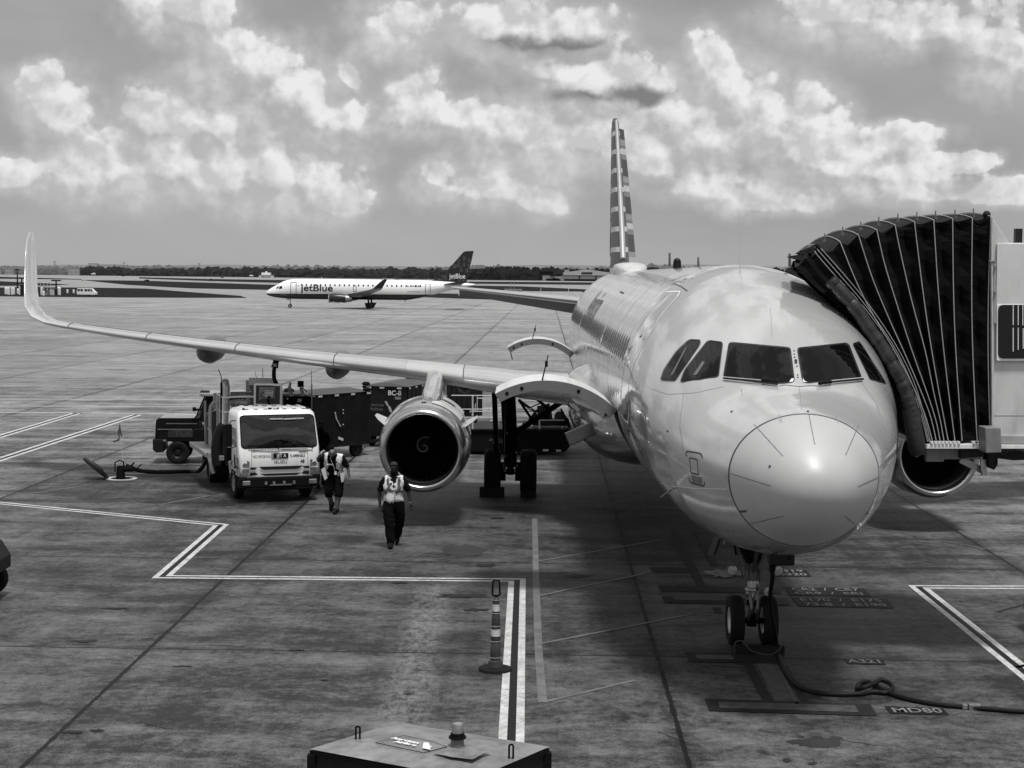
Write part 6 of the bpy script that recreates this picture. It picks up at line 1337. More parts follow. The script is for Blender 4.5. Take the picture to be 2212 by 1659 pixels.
# logo plate and raised seams on the cover
def gl(zoomx, zoomy, dz=.058): return gnd(604.9 + zoomx * .2969, 1227 + zoomy * .2969, ZG + dz) - G0
b_ = MB(); b_.tube([gl(695, 1270), gl(1045, 1345), gl(1215, 1300)], .004, 5); b_.tube([gl(700, 1268), gl(905, 1218), gl(1110, 1262), gl(1215, 1300)], .002, 5); b_.build('cover_seam', DARK, tp)
xd = (gl(1020, 1282) - gl(810, 1240)).normalized(); yd = Vector((0, 0, 1)).cross(xd).normalized()
letters('American', .075, gl(915, 1254, .066), xd, yd, TXTW, tp, bold=.004, shear=.0); letters('Airlines', .075, gl(915, 1275, .066), xd, yd, TXTW, tp, bold=.004)
b_ = MB(); b_.add([gl(1045, 1268, .066), gl(1082, 1270, .066), gl(1092, 1296, .066), gl(1107, 1296, .066), gl(1105, 1301, .066), gl(1092, 1301, .066), gl(1096, 1322, .066), gl(1037, 1310, .066)], [tuple(range(8))]); b_.build('logo', TXTW, tp)
b_ = MB(); b_.add([gl(1110, 1345, .064), gl(1350, 1300, .064), gl(1540, 1330, .064), gl(1480, 1350, .064), gl(1400, 1392, .064), gl(1250, 1375, .064)], [tuple(range(6))]); b_.build('worn_patch', mat('worn_patch_paint', .17, .5, var=.5, scale=6, dirt=.4), tp)
b_ = MB(); p = gl(510, 1440, -.12); b_.sphere(p, .045, 6); b_.cyl(p, p + Vector((-.08, .0, -.05)), .02, .02, 6); b_.build('latch', LGREY, gp_)
# ------------------------------------------------------------------ people
SKN = mat('skin_dark', .012, .5, var=.1, scale=20); SKL = mat('skin_light', .09, .5, var=.1, scale=20)
CLO = mat('black_cloth', .004, .9, spec=.1, var=.4, scale=9, bump=.4, bscale=16); VEST = mat('hi_vis_vest', .62, .7, var=.12, scale=6, bump=.4, bscale=10)
VTP = mat('vest_tape', .10, .4, var=.2, scale=9); SHOE = mat('black_boots', .004, .7, spec=.2); HAIR = mat('short_dark_hair', .01, .8, bump=.4, bscale=90)
def person(name_label, loc_, rz, J, skin, clothes, hair=True, scale=1.0, beltz=None, bald=False):
    """J: joint name -> (x,y,z) in metres, facing -Y. One skinned surface, clothes grown from it."""
    root_label = name_label
    edges = [('pelvis', 'waist', 't'), ('waist', 'chest', 't'), ('chest', 'neckb', 't'), ('neckb', 'neckt', 'n'), ('neckt', 'headm', 'h'), ('headm', 'headt', 'h')]
    for s in 'lr':
        edges += [('chest', 'sh' + s, 't'), ('sh' + s, 'el' + s, 'u'), ('el' + s, 'wr' + s, 'f'), ('wr' + s, 'pa' + s, 'd'), ('pelvis', 'hp' + s, 't2'), ('hp' + s, 'kn' + s, 'g'), ('kn' + s, 'an' + s, 's'), ('an' + s, 'ba' + s, 'o'), ('ba' + s, 'to' + s, 'o')]
    rad = dict(pelvis=(.17, .13), waist=(.16, .125), chest=(.18, .135), neckb=(.085, .08), neckt=(.058, .058), headm=(.082, .098), headt=(.07, .085))
    for s in 'lr': rad.update({'sh' + s: (.075, .075), 'el' + s: (.045, .045), 'wr' + s: (.027, .03), 'pa' + s: (.018, .04), 'hp' + s: (.13, .13), 'kn' + s: (.082, .082), 'an' + s: (.055, .055), 'ba' + s: (.045, .035), 'to' + s: (.04, .022)})
    names = list(rad); idx = {n: i for i, n in enumerate(names)}
    me = bpy.data.meshes.new('sk'); me.from_pydata([J[n] for n in names], [(idx[a], idx[c]) for a, c, _ in edges], [])
    ob = bpy.data.objects.new('sk', me); COL.objects.link(ob); md = ob.modifiers.new('s', 'SKIN'); md.use_smooth_shade = True; md.branch_smoothing = .4
    for n in names:
        sv = me.skin_vertices[0].data[idx[n]]; sv.radius = rad[n]; sv.use_root = (n == 'pelvis')
    sb = ob.modifiers.new('ss', 'SUBSURF'); sb.levels = 2; sb.render_levels = 2
    dg = bpy.context.evaluated_depsgraph_get(); bmesh_ = bpy.data.meshes.new_from_object(ob.evaluated_get(dg)); bpy.data.objects.remove(ob)
    V = [v.co.copy() for v in bmesh_.vertices]; Fc = [tuple(p.vertices) for p in bmesh_.polygons]; Nn = [v.normal.copy() for v in bmesh_.vertices]
    # face: head features and hands joined into the same body mesh
    b_ = MB(); b_.add(V, Fc); hm = Vector(J['headm']); ht = Vector(J['headt']); up = (ht - Vector(J['neckt'])).normalized(); fw = Vector((0, -1, 0)); fw = (fw - up * fw.dot(up)).normalized(); rt = fw.cross(up)
    b_.sphere(hm + fw * .095 + up * -.01, .016, 5, (.8, 1, 1.5)); b_.sphere(hm + fw * .085 - up * .055, .022, 5, (1.3, .6, .45))
    for s in (-1, 1):
        b_.sphere(hm + rt * s * .086 - up * .005, .024, 5, (.4, .8, 1.3)); b_.sphere(hm + rt * s * .032 + fw * .082 + up * .022, .013, 4)
    for s in 'lr':
        pa = Vector(J['pa' + s]); wr = Vector(J['wr' + s]); d = (pa - wr).normalized(); side = d.cross(Vector((1, 0, 0))).normalized(); inw = Vector((1 if s == 'r' else -1, 0, 0))
        for k in range(4):
            o = pa + d * .02 + side * (-.030 + .020 * k); l = (.068, .08, .075, .058)[k]; P = [o, o + d * l * .5 + inw * .008, o + d * l * .8 + inw * .028, o + d * l * .85 + inw * .045]; b_.tube(P, [.010, .0095, .0085, .007], 6)
        o = wr.lerp(pa, .45) + side * -.035; b_.tube([o, o + side * -.02 + d * .03 + inw * .012, o + side * -.022 + d * .062 + inw * .02], [.013, .011, .009], 6)
    body = b_.build('person', skin, None, smooth=True, sharp=180); body.location = loc_; body.rotation_euler = (0, 0, rz); body.scale = (scale,) * 3; tag(body, root_label, 'person')
    segs = [(Vector(J[a]), Vector(J[c]), t) for a, c, t in edges]
    def seg(p):
        best = None
        for a, c, t in segs:
            ab = c - a; k = max(0, min(1, (p - a).dot(ab) / ab.length_squared)); d = (p - (a + ab * k)).length
            rr = .12 if t in ('t', 't2') else .0
            if best is None or d - rr * .55 < best[0]: best = (d - rr * .55, t, k, a, c)
        return best
    for nm, test, off, mt in clothes:
        keep = []
        for f in Fc:
            c = sum((V[i] for i in f), Vector()) / len(f); b2 = seg(c)
            if test(b2[1], b2[2], c): keep.append(f)
        used = sorted({i for f in keep for i in f}); mp = {i: k for k, i in enumerate(used)}
        if not keep: continue
        mb = MB(); mb.add([V[i] + Nn[i] * off + Nn[i] * (.007 * math.sin(V[i].z * 38 + V[i].x * 27 + 2 * math.sin(V[i].z * 11))) for i in used], [tuple(mp[i] for i in f) for f in keep]); o = mb.build(nm, mt, body, smooth=True, sharp=180)
        for o in ([c for c in body.children if c.name.startswith(nm)]):
            if not o.modifiers: sd_ = o.modifiers.new('sol', 'SOLIDIFY'); sd_.thickness = .008; sd_.offset = 1
    if hair:
        mb = MB(); mb.sphere(hm + up * .03 - fw * -.0 + fw * -.012, .102, 8, (.9, 1.05, 1.0)); vs = [v for v in mb.v]
        keepf = [f for f in mb.f if all(((mb.v[i] - hm).dot(up) > .012 + .5 * max(0, (mb.v[i] - hm).dot(fw)) + 0) for i in f)]
        mb.f = keepf; mb.build('hair', HAIR, body, smooth=True, sharp=180)
    return body
def J0(**k):
    j = dict(pelvis=(0, 0, .98), waist=(0, 0, 1.12), chest=(0, 0, 1.36), neckb=(0, .01, 1.49), neckt=(0, 0, 1.58), headm=(0, -.02, 1.68), headt=(0, -.01, 1.76),
             shl=(.19, .01, 1.44), ell=(.25, .03, 1.15), wrl=(.27, -.05, .90), pal=(.275, -.07, .83), hpl=(.09, 0, .92), knl=(.10, -.02, .50), anl=(.10, .03, .09), bal=(.11, -.06, .05), tol=(.115, -.15, .03),
             shr=(-.19, .01, 1.44), elr=(-.25, .03, 1.15), wrr=(-.27, -.05, .90), par=(-.275, -.07, .83), hpr=(-.09, 0, .92), knr=(-.10, -.02, .50), anr=(-.10, .03, .09), bar=(-.11, -.06, .05), tor=(-.115, -.15, .03))
    j.update(k); return j
PANTS = ('trousers', lambda t, k, c: t in ('t2', 'g') or (t == 's' and k < .98) or (t == 't' and c.z < 1.06), .022, CLO)
SHIRT = ('shirt', lambda t, k, c: (t == 't' and c.z >= 1.02) or (t == 'u' and k < .92) or (t == 'n' and k < .25), .012, CLO)
BOOTS = ('boot', lambda t, k, c: t == 'o' or (t == 's' and k > .9), .010, SHOE)
def vestf(t, k, c): return t in ('t', 't2') and .98 < c.z < 1.56 and abs(c.x) < .185 and not (c.y < 0 and abs(c.x) < max(0, (c.z - 1.26)) * .36)
def tape(t, k, c): return t == 't' and c.y < .5 and ((1.185 < c.z < 1.23) or (.085 < abs(c.x) < .125 and c.z > 1.2))
p1 = person('person walking towards the viewer in a pale reflective vest over black clothes before the engine', gnd(850, 1182), R(4),
    J0(pelvis=(0, 0, 1.0), hpl=(.12, 0, .94), hpr=(-.12, 0, .94), knl=(.125, .10, .53), anl=(.07, .34, .16), bal=(.07, .30, .09), tol=(.07, .22, .04), knr=(-.09, -.08, .52), anr=(-.06, -.10, .09), bar=(-.065, -.19, .05), tor=(-.07, -.28, .04),
       ell=(.31, .02, 1.17), wrl=(.36, -.04, .93), pal=(.38, -.06, .86), elr=(-.30, .06, 1.17), wrr=(-.29, .04, .90), par=(-.28, .01, .83)),
    SKN, [PANTS, SHIRT, BOOTS, ('vest', vestf, .030, VEST), ('vest_tape', tape, .044, VTP)], scale=.99)
b_ = MB(); b_.lathe([(0, .036), (.02, .036)], (.352, -.033, .94), (-.15, .2, 1), 14); b_.build('watch', STEEL, p1)
b_ = MB(); b_.box((.03, -.20, 1.2), (.012, .01, .3)); b_.box((-.06, -.185, 1.36), (.05, .006, .05)); b_.build('vest_zip', VTP, p1)
CALF = ('shorts', lambda t, k, c: t in ('t2', 'g') or (t == 's' and k < .18) or (t == 't' and c.z < 1.02), .022, CLO)
def openv(t, k, c): return (t in ('t', 't2') and .90 < c.z < 1.42 and .085 < c.x < .21) or (t in ('t', 't2') and .9 < c.z < 1.42 and -.2 < c.x < -.12)
p2 = person('bald person in shorts and an open reflective vest leaning forward beside the fuel truck', gnd(723, 1108), R(-6),
    J0(pelvis=(0, .05, .93), waist=(-.01, -.0, 1.06), chest=(-.02, -.13, 1.27), neckb=(-.01, -.20, 1.38), neckt=(0, -.27, 1.43), headm=(.01, -.34, 1.46), headt=(.01, -.37, 1.545), shl=(.18, -.13, 1.34), shr=(-.21, -.15, 1.35),
       ell=(.33, -.08, 1.10), wrl=(.38, -.14, .86), pal=(.39, -.17, .78), elr=(-.38, -.22, 1.28), wrr=(-.27, -.38, 1.42), par=(-.22, -.42, 1.47),
       hpl=(.09, .05, .88), hpr=(-.10, .05, .88), knl=(.11, -.08, .48), anl=(.06, -.10, .09), bal=(.055, -.19, .05), tol=(.05, -.28, .03), knr=(-.13, -.10, .50), anr=(-.11, .16, .18), bar=(-.11, .14, .1), tor=(-.11, .07, .04)),
    SKL, [CALF, SHIRT, BOOTS, ('vest', openv, .036, VEST)], hair=False)
b_ = MB(); b_.box((-.06, -.275, 1.19), (.16, .012, .03)); b_.build('shirt_logo', TXTW, p2); b_ = MB(); b_.tube([(-.05, -.3, 1.36), (.03, -.27, 1.15), (.05, -.2, 1.0)], .006, 5); b_.box((.06, -.2, .98), (.05, .012, .08)); b_.build('lanyard', TXTW, p2)
b_ = MB(); b_.box((-.2, -.42, 1.50), (.1, .02, .05), rot=Matrix.Rotation(R(-35), 3, 'Y')); b_.build('glove', TXTW, p2)
b_ = MB(); b_.add([(-.2, -.2, 1.12), (-.3, -.16, 1.05), (-.2, -.2, .80), (-.13, -.2, .86)], [(0, 1, 2, 3)]); b_.add([(.17, -.2, .98), (.27, -.12, 1.0), (.24, -.13, .78), (.2, -.18, .75)], [(0, 1, 2, 3)]); b_.build('vest_flap', VEST, p2)
g3 = gnd(692, 1052)
p3 = person('person in dark clothes mostly hidden behind a corner of the fuel truck cab', g3, R(35), J0(knl=(.12, -.04, .5), anl=(.13, .04, .09)), SKN, [PANTS, SHIRT, BOOTS], scale=.98)
# ------------------------------------------------------------------ regional jet on the taxiway
def cz(x, y): return (553 + x * .2344, 518.5 + y * .2344)
YJ = 276.0
nose = at(*cz(88, 520), YJ)
jet = thing('regional_jet', 'white regional jet with dark belly and patterned dark tail taxiing in the distance', 'airplane', Vector((nose.x, YJ, 0)))
k_ = .1085 * 0 + YJ / F_PX * (600 / 2212 * .4)          # metres per reading unit
def jx(x): return (x - 88) * k_
g0 = gnd(799, 668.2)
def jz(x, y): return at(*cz(x, y), YJ).z
JT = [(0, 2.52, 2.45, .02, 2.5), (.4, 2.95, 2.1, .45, 2.5), (1.2, 3.5, 1.86, .82, 2.6), (2.2, 4.05, 1.7, 1.12, 2.8), (2.9, 4.45, 1.62, 1.28, 2.95), (3.8, 4.78, 1.56, 1.42, 3.1), (5.0, 4.98, 1.52, 1.5, 3.25), (6.5, 5.02, 1.5, 1.505, 3.3), (24, 5.02, 1.5, 1.505, 3.3), (26.5, 5.0, 1.85, 1.45, 3.4), (29.5, 4.9, 2.6, 1.2, 3.7), (32.5, 4.75, 3.4, .8, 4.0), (35, 4.55, 3.95, .4, 4.2), (36.2, 4.45, 4.2, .15, 4.3)]
def jp(x, a):
    zt, zb, hw, zm = [interp(JT, x, i) for i in (1, 2, 3, 4)]; c = math.cos(a); return Vector((x, -hw * math.sin(a), zm + (zt - zm) * c if c > 0 else zm + (zm - zb) * c))
def jmat():
    mt, nt, b = nodes_of('jet_paint'); N = nt.nodes.new; L = nt.links.new
    tc = N('ShaderNodeTexCoord'); sp = N('ShaderNodeSeparateXYZ'); L(tc.outputs['Object'], sp.inputs[0])
    # belly colour below a line that rises towards the tail
    m1 = N('ShaderNodeMapRange'); m1.inputs[1].default_value = 0; m1.inputs[2].default_value = 36; m1.inputs[3].default_value = 2.42; m1.inputs[4].default_value = 2.55; L(sp.outputs[0], m1.inputs[0])
    lt = N('ShaderNodeMath'); lt.operation = 'GREATER_THAN'; L(sp.outputs[2], lt.inputs[0]); L(m1.outputs[0], lt.inputs[1])
    mr = N('ShaderNodeMapRange'); mr.inputs[3].default_value = .012; mr.inputs[4].default_value = .82; L(lt.outputs[0], mr.inputs[0])
    n = N('ShaderNodeTexNoise'); n.inputs['Scale'].default_value = .8; mm = N('ShaderNodeMath'); mm.operation = 'MULTIPLY'; m3 = N('ShaderNodeMapRange'); m3.inputs[3].default_value = .88; m3.inputs[4].default_value = 1.05; L(n.outputs['Fac'], m3.inputs[0]); L(mr.outputs[0], mm.inputs[0]); L(m3.outputs[0], mm.inputs[1]); L(mm.outputs[0], b.inputs['Base Color']); b.inputs['Roughness'].default_value = .3; return mt
b_ = MB(); xs = [0, .1, .25, .5, .8] + [1.2 + i * .35 for i in range(16)] + [7 + i * 1.5 for i in range(12)] + [24.5 + i * .8 for i in range(15)] + [36.2]
b_.loft([[jp(x, 2 * math.pi * j / 40) for j in range(40)] for x in xs]); jf = b_.build('fuselage', jmat(), jet, smooth=True, sharp=60)
NAVY = mat('dark_livery', .010, .35, var=.2)
def jside(x, z, off=.01):
    for k in range(200):
        a = math.pi * k / 200; p = jp(x, a)
        if p.z <= z: return Vector((p.x, p.y - off, z))
    return jp(x, math.pi / 2)
def jpatch(pts, off, name, mt):
    b_ = MB(); P = [jside(x, z, off) for x, z in pts]; b_.add(P, [tuple(range(len(P)))]); return b_.build(name, mt, jet)
zc = 4.12
for k in range(26):
    x = jx(430) + k * (jx(1517) - jx(430)) / 25.0; jpatch([(x + .13 * math.cos(2 * math.pi * j / 10), 3.98 + .19 * math.sin(2 * math.pi * j / 10)) for j in range(10)], .012, 'cabin_window', BLK)
for x0, x1, z0, z1 in ((330, 380, 392, 497), (1563, 1606, 392, 492), (904, 930, 417, 468)):
    P = [jside(jx(a), jz(500, c), .015) for a, c in ((x0, z0), (x1, z0), (x1, z1), (x0, z1))]; P = [P[0].lerp(P[3], 0)] + P[1:]; b_ = MB()
    for i in range(4):
        a, c = P[i], P[(i + 1) % 4]
        pts = []
        for t in (0, .25, .5, .75, 1): q_ = a.lerp(c, t); pts.append(jside(q_.x, q_.z, .015))
        b_.tube(pts, .045, 4)
    b_.build('door_outline', DARK, jet)
jpatch([(jx(218), jz(0, 446)), (jx(226), jz(0, 424)), (jx(250), jz(0, 420)), (jx(250), jz(0, 446))], .02, 'cockpit_window', BLK); jpatch([(jx(190), jz(0, 443)), (jx(208), jz(0, 425)), (jx(220), jz(0, 424)), (jx(212), jz(0, 444))], .02, 'cockpit_window', BLK)
def jtext(txt, h, x0, x1, z, mt, bold=.02, curve=True, y=None):
    vs, fs, raw = text_mesh(txt, 1, (0, 0, 0), (1, 0, 0), (0, 1, 0), bold=bold, fine=.12); ax0 = min(a for a, _ in raw); ax1 = max(a for a, _ in raw); by0 = min(b2 for _, b2 in raw); by1 = max(b2 for _, b2 in raw)
    P = []
    for a, b2 in raw:
        X = x0 + (a - ax0) / (ax1 - ax0) * (x1 - x0); Z = z + ((b2 - by0) / (by1 - by0) - .5) * h
        P.append(jside(X, Z, .03) if y is None else Vector((X, y, Z)))
    b_ = MB(); b_.add(P, fs); return b_.build('lettering', mt, jet)
jtext('jetBlue', jz(0, 402) - jz(0, 486), jx(420), jx(716), (jz(0, 402) + jz(0, 486)) / 2, NAVY)
jtext('N355JB', .35, jx(1430), jx(1510), jz(0, 410), NAVY, .01); b_ = MB()
jpatch([(jx(1382), jz(0, 405)), (jx(1410), jz(0, 405)), (jx(1410), jz(0, 414)), (jx(1382), jz(0, 414))], .03, 'flag_decal', mat('decal_grey', .12, .5)); jpatch([(jx(1397), jz(0, 458)), (jx(1508), jz(0, 458)), (jx(1508), jz(0, 462)), (jx(1397), jz(0, 462))], .03, 'name_decal', MGREY)
jpatch([(jx(228), jz(0, 499)), (jx(292), jz(0, 499)), (jx(292), jz(0, 503)), (jx(228), jz(0, 503))], .03, 'name_decal', MGREY); jpatch([(jx(386), jz(0, 414)), (jx(411), jz(0, 414)), (jx(411), jz(0, 417)), (jx(386), jz(0, 417))], .03, 'name_decal', MGREY)
# fin
def F2(x, y, yy=0.0): return Vector((jx(x), yy, jz(x, y)))
fin_o = [(1720, 380), (1745, 340), (1775, 262), (1850, 175), (1905, 112), (1925, 103), (2000, 100), (1968, 250), (1938, 390)]
b_ = MB(); b_.prism([F2(x, y, -.17) for x, y in fin_o], (0, .34, 0)); b_.prism([F2(1620, 372, -.08), F2(1680, 352, -.08), F2(1745, 325, -.08), F2(1740, 382, -.08), F2(1640, 382, -.08)], (0, .16, 0)); fn = b_.build('tail_fin', NAVY, jet)
b_ = MB()
for (x, y) in ((1862, 190), (1912, 172), (1958, 188), (1912, 225), (1960, 238), (1820, 245), (1840, 240), (1865, 232), (1887, 272), (1938, 280), (1726, 345), (1748, 350), (1798, 356), (1822, 352), (1870, 374), (1888, 372), (1917, 372), (1680, 372), (1700, 375)):
    w_, h_ = 14, 32 if y < 340 else 28; w_ = 15
    b_.tube([F2(x + a * w_ / 2, y + c * h_ / 2, -.2) for a, c in ((-1, -1), (1, -1), (1, 1), (-1, 1))], .045, 4, closed=True)
b_.build('livery_square', mat('tail_pattern_grey', .16, .4), fn)
jtext('jetBlue', jz(0, 290) - jz(0, 350), jx(1778), jx(1925), (jz(0, 290) + jz(0, 350)) / 2, TXTW, .012, y=-.26)
# wings: near one sweeps towards the viewer
for sg in (-1, 1):
    b_ = MB(); rings = []
    for y, x0, c, z, t in ((.9, 12.6, 6.0, 2.15, .6), (4.5, 14.6, 4.0, 2.5, .42), (9, 17.2, 2.7, 2.95, .28), (12.6, 19.2, 1.9, 3.35, .18), (13.2, 19.8, 1.5, 3.6, .14), (13.7, 20.9, 1.0, 4.6, .1), (13.9, 21.6, .6, 5.1, .07)):
        rings.append([Vector((x0 + c * u_, sg * y, z + t * v_)) for u_, v_ in ((0, 0), (.1, .5), (.4, .6), (1, .02), (1, -.02), (.5, -.4), (.1, -.4))])
    b_.loft(rings[:5]); wg_ = b_.build('wing', mat('jet_wing_grey', .22, .4, var=.15), jet, smooth=True, sharp=50); b_ = MB(); b_.loft(rings[4:]); b_.build('winglet', NAVY, wg_, smooth=True, sharp=50)
    b_ = MB(); o = Vector((jx(700), sg * 4.7, 1.75)); b_.lathe([(0, .68), (.05, .74), (.5, .84), (1.6, .86), (2.9, .68)], o, (1, 0, 0), 28); en = b_.build('engine', NAVY, jet, smooth=True, sharp=50); b_ = MB(); b_.lathe([(-.02, .69), (-.03, .72), (.12, .77), (.12, .66)], o, (1, 0, 0), 28); b_.build('inlet_lip', CHROME, en, smooth=True); b_ = MB(); b_.cyl(o + Vector((.3, 0, 0)), o + Vector((.32, 0, 0)), .66, .66, 20); b_.cyl(o + Vector((2.5, 0, 0)), o + Vector((3.9, 0, 0)), .66, .42, 20); b_.build('exhaust', STEEL, en); b_ = MB(); b_.prism([(jx(760), sg * 4.6, 2.5), (jx(1000), sg * 4.6, 2.4), (jx(1000), sg * 4.6, 2.0), (jx(900), sg * 4.6, 2.0)], (0, .2, 0)); b_.build('pylon', MGREY, en)
    b_ = MB(); b_.loft([[Vector((x0 + c * u_, sg * y, z + v_ * .12)) for u_, v_ in ((0, 0), (.3, 1), (1, 0), (.4, -1))] for y, x0, c, z in ((.3, 30.6, 3.4, 4.35), (6.0, 33.6, 1.6, 4.75))]); b_.build('tailplane', MGREY if sg > 0 else DARK, jet)
jtext('jetblue.com', .55, jx(720), jx(828), jz(0, 568), TXTW, .01, y=-5.6)
for x, y in ((jx(313), -.2), (jx(313), .2)): vwheel(jet, (x, y, .32), .32, .2, (0, 1, 0), rim=LGREY)
b_ = MB(); b_.cyl((jx(313), 0, .3), (jx(318), 0, 1.7), .09, .12, 8); b_.prism([(jx(280), -.1, 1.55), (jx(320), -.1, 1.55), (jx(320), -.1, 1.3), (jx(285), -.1, 1.3)], (0, .1, 0)); b_.build('nose_gear', LGREY, jet)
for sg in (-1, 1):
    for dx in (-.0, ): 
        for dy in (-.35, .35): vwheel(jet, (jx(1052), sg * 2.97 + dy, .52), .52, .38, (0, 1, 0), rim=DARK)
    b_ = MB(); b_.cyl((jx(1052), sg * 2.97, .5), (jx(1045), sg * 2.8, 2.2), .14, .16, 8); b_.prism([(jx(1012), sg * 2.6, 1.0), (jx(1100), sg * 2.6, 1.0), (jx(1085), sg * 2.6, .5), (jx(1020), sg * 2.6, .5)], (0, .1, 0)); b_.build('main_gear', DARK, jet)
b_ = MB(); b_.prism([(jx(595), -.03, 4.98), (jx(605), -.03, 4.98), (jx(612), -.03, 5.3), (jx(602), -.03, 5.3)], (0, .06, 0)); b_.prism([(jx(1575), -.03, 4.9), (jx(1590), -.03, 4.9), (jx(1588), -.03, 5.25)], (0, .06, 0)); b_.prism([(jx(1360), -.03, 1.6), (jx(1380), -.03, 1.6), (jx(1378), -.03, 1.15)], (0, .06, 0)); b_.build('blade_antenna', LGREY, jet)
b_ = MB(); b_.prism([(jx(1150), -.5, 4.95), (jx(1290), -.5, 4.95), (jx(1260), -.5, 5.15), (jx(1170), -.5, 5.15)], (0, 1, 0)); b_.build('antenna_dome', WHT, jet)
# ------------------------------------------------------------------ infield grass, taxiways
GRS = mat('infield_grass', .012, .95, spec=.05, var=.3, scale=.05)
def area(pts, mt, name, z, kind='structure'):
    b_ = MB(); P = [gnd(*p) for p in pts]; b_.add([(p.x, p.y, z) for p in P], [tuple(range(len(P)))]); return tag(b_.build(name, mt), kind=kind)
def z1(x, y): return (x * .2734, 475.3 + y * .2734)
def z11(x, y): return (950.5 + x * .1797, 535.7 + y * .1797)
area([z1(*p) for p in [(-200, 600), (-200, 540), (160, 530), (480, 533), (770, 535), (1150, 542), (1500, 570), (1900, 600), (1950, 616), (900, 612), (300, 607)]], GRS, 'infield_grass', .05)
area([z1(*p) for p in [(640, 474), (1150, 480), (2212, 514)]] + [z11(*p) for p in [(0, 452), (400, 452), (1000, 462), (1800, 500)]] + [z11(*p) for p in [(1800, 545), (1690, 524), (1100, 520), (330, 500)]] + [z1(*p) for p in [(2212, 554), (1500, 540), (1000, 512)]], GRS, 'infield_grass', .06)
area([z1(*p) for p in [(-200, 448), (0, 449), (640, 466), (650, 471), (-200, 462)]], GRS, 'infield_grass', .05); area([z1(*p) for p in [(-200, 480), (0, 484), (550, 509), (400, 519), (-200, 521)]], GRS, 'infield_grass', .05)
area([z1(*p) for p in [(1100, 452), (1640, 466), (2212, 474)]] + [z11(*p) for p in [(300, 404), (1000, 408), (1900, 415), (1900, 445), (1000, 436), (300, 430)]] + [z1(*p) for p in [(2212, 497), (1640, 482), (1100, 462)]], GRS, 'infield_grass', .07)
area([z11(*p) for p in [(-700, 520), (-100, 545), (400, 555), (900, 575), (1700, 590), (1900, 640), (1500, 640), (920, 631), (400, 615), (0, 600), (-700, 575)]], GRS, 'infield_grass', .05)
LTW = mat('pale_taxiway', .3, .8, var=.12, scale=.04); area([z1(*p) for p in [(-200, 412), (0, 414), (700, 422), (1500, 436), (2212, 450)]] + [z11(*p) for p in [(300, 394), (1500, 402), (1900, 404), (1900, 410), (300, 400)]] + [z1(*p) for p in [(2212, 459), (1500, 446), (700, 434), (-200, 426)]], LTW, 'runway', .08)
FRG = mat('far_field', .05, .9, var=.4, scale=.01); area([z1(-200, 405), z1(700, 413), z1(2212, 441), z11(300, 388), z11(3000, 410), z11(3000, 402), z11(300, 380), z1(2212, 433), z1(-200, 398)], FRG, 'far_field', .09)
# shoulder lines on the apron
line([(-40, 641.5), (533, 646), (700, 652)], .5, PT, 'taxiway_edge_line'); line([z11(-100, 606), z11(920, 640), z11(1600, 660)], .5, PT, 'taxiway_edge_line')
# ------------------------------------------------------------------ woods on the horizon
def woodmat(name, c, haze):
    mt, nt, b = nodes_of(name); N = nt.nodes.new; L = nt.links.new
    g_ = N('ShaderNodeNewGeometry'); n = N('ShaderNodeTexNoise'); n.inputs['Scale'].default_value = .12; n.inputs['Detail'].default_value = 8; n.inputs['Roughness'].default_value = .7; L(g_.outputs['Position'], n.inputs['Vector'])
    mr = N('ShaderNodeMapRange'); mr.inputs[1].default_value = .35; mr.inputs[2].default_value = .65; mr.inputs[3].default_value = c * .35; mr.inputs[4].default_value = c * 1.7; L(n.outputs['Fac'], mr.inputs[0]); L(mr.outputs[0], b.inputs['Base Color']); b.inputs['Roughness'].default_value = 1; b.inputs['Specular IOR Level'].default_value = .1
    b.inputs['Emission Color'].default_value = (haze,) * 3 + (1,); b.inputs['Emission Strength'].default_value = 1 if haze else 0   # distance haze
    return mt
def clump(mb, c, r, h):
    n = 8; m_ = 5; c = Vector(c); rings = []; ph = random.random() * 9
    for i in range(m_ + 1):
        th = math.pi * .5 * i / m_ ; rings.append([c + Vector((math.cos(2 * math.pi * j / n + ph) * math.cos(th) * r * random.uniform(.75, 1.15), math.sin(2 * math.pi * j / n + ph) * math.cos(th) * r * random.uniform(.75, 1.15), math.sin(th) * h * random.uniform(.88, 1.06))) for j in range(n)])
    mb.loft(rings, caps=False)
def woods(name, x0, x1, Y, prof, mt, dens=2.2, rr=(5, 11)):
    mb = MB(); X0 = at(x0, 600, Y).x; X1 = at(x1, 600, Y).x; n = int((X1 - X0) / dens)
    for i in range(n):
        X = X0 + (X1 - X0) * (i + random.random()) / n; disp = (X / Y * F_PX + 512) / S; h = prof(disp) * random.uniform(.74, 1.0) * (1 + .13 * mnoise.noise((disp * .06, 0, 0))); r = random.uniform(*rr)
        yy = Y + random.uniform(0, 60); clump(mb, (X, yy, 0), r, h)
        if random.random() < .45: mb.cyl((X, yy, 0), (X, yy, h * .5), .5, .3, 5)
    o = mb.build(name, mt); tag(o, kind='stuff'); return o
def hh(Y, top, disp):       # height whose top shows at reading 'top'
    return at(disp, top, Y).z
pts1 = [(-100, 575), (120, 574), (172, 577), (178, 573), (200, 572.5), (235, 573.5), (260, 576), (350, 578), (440, 575), (520, 575), (600, 577), (640, 578), (697, 576), (760, 579), (800, 577.5), (900, 577), (960, 578), (1030, 579), (1060, 573.5), (1130, 575), (1200, 575), (1250, 577), (1310, 578), (1400, 578), (2400, 578)]
P1 = [(a, hh(3600, b2, a)) for a, b2 in pts1]
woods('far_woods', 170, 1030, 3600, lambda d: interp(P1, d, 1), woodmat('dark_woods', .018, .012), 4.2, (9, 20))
PB1 = [(a, hh(3300, b2, a)) for a, b2 in pts1]
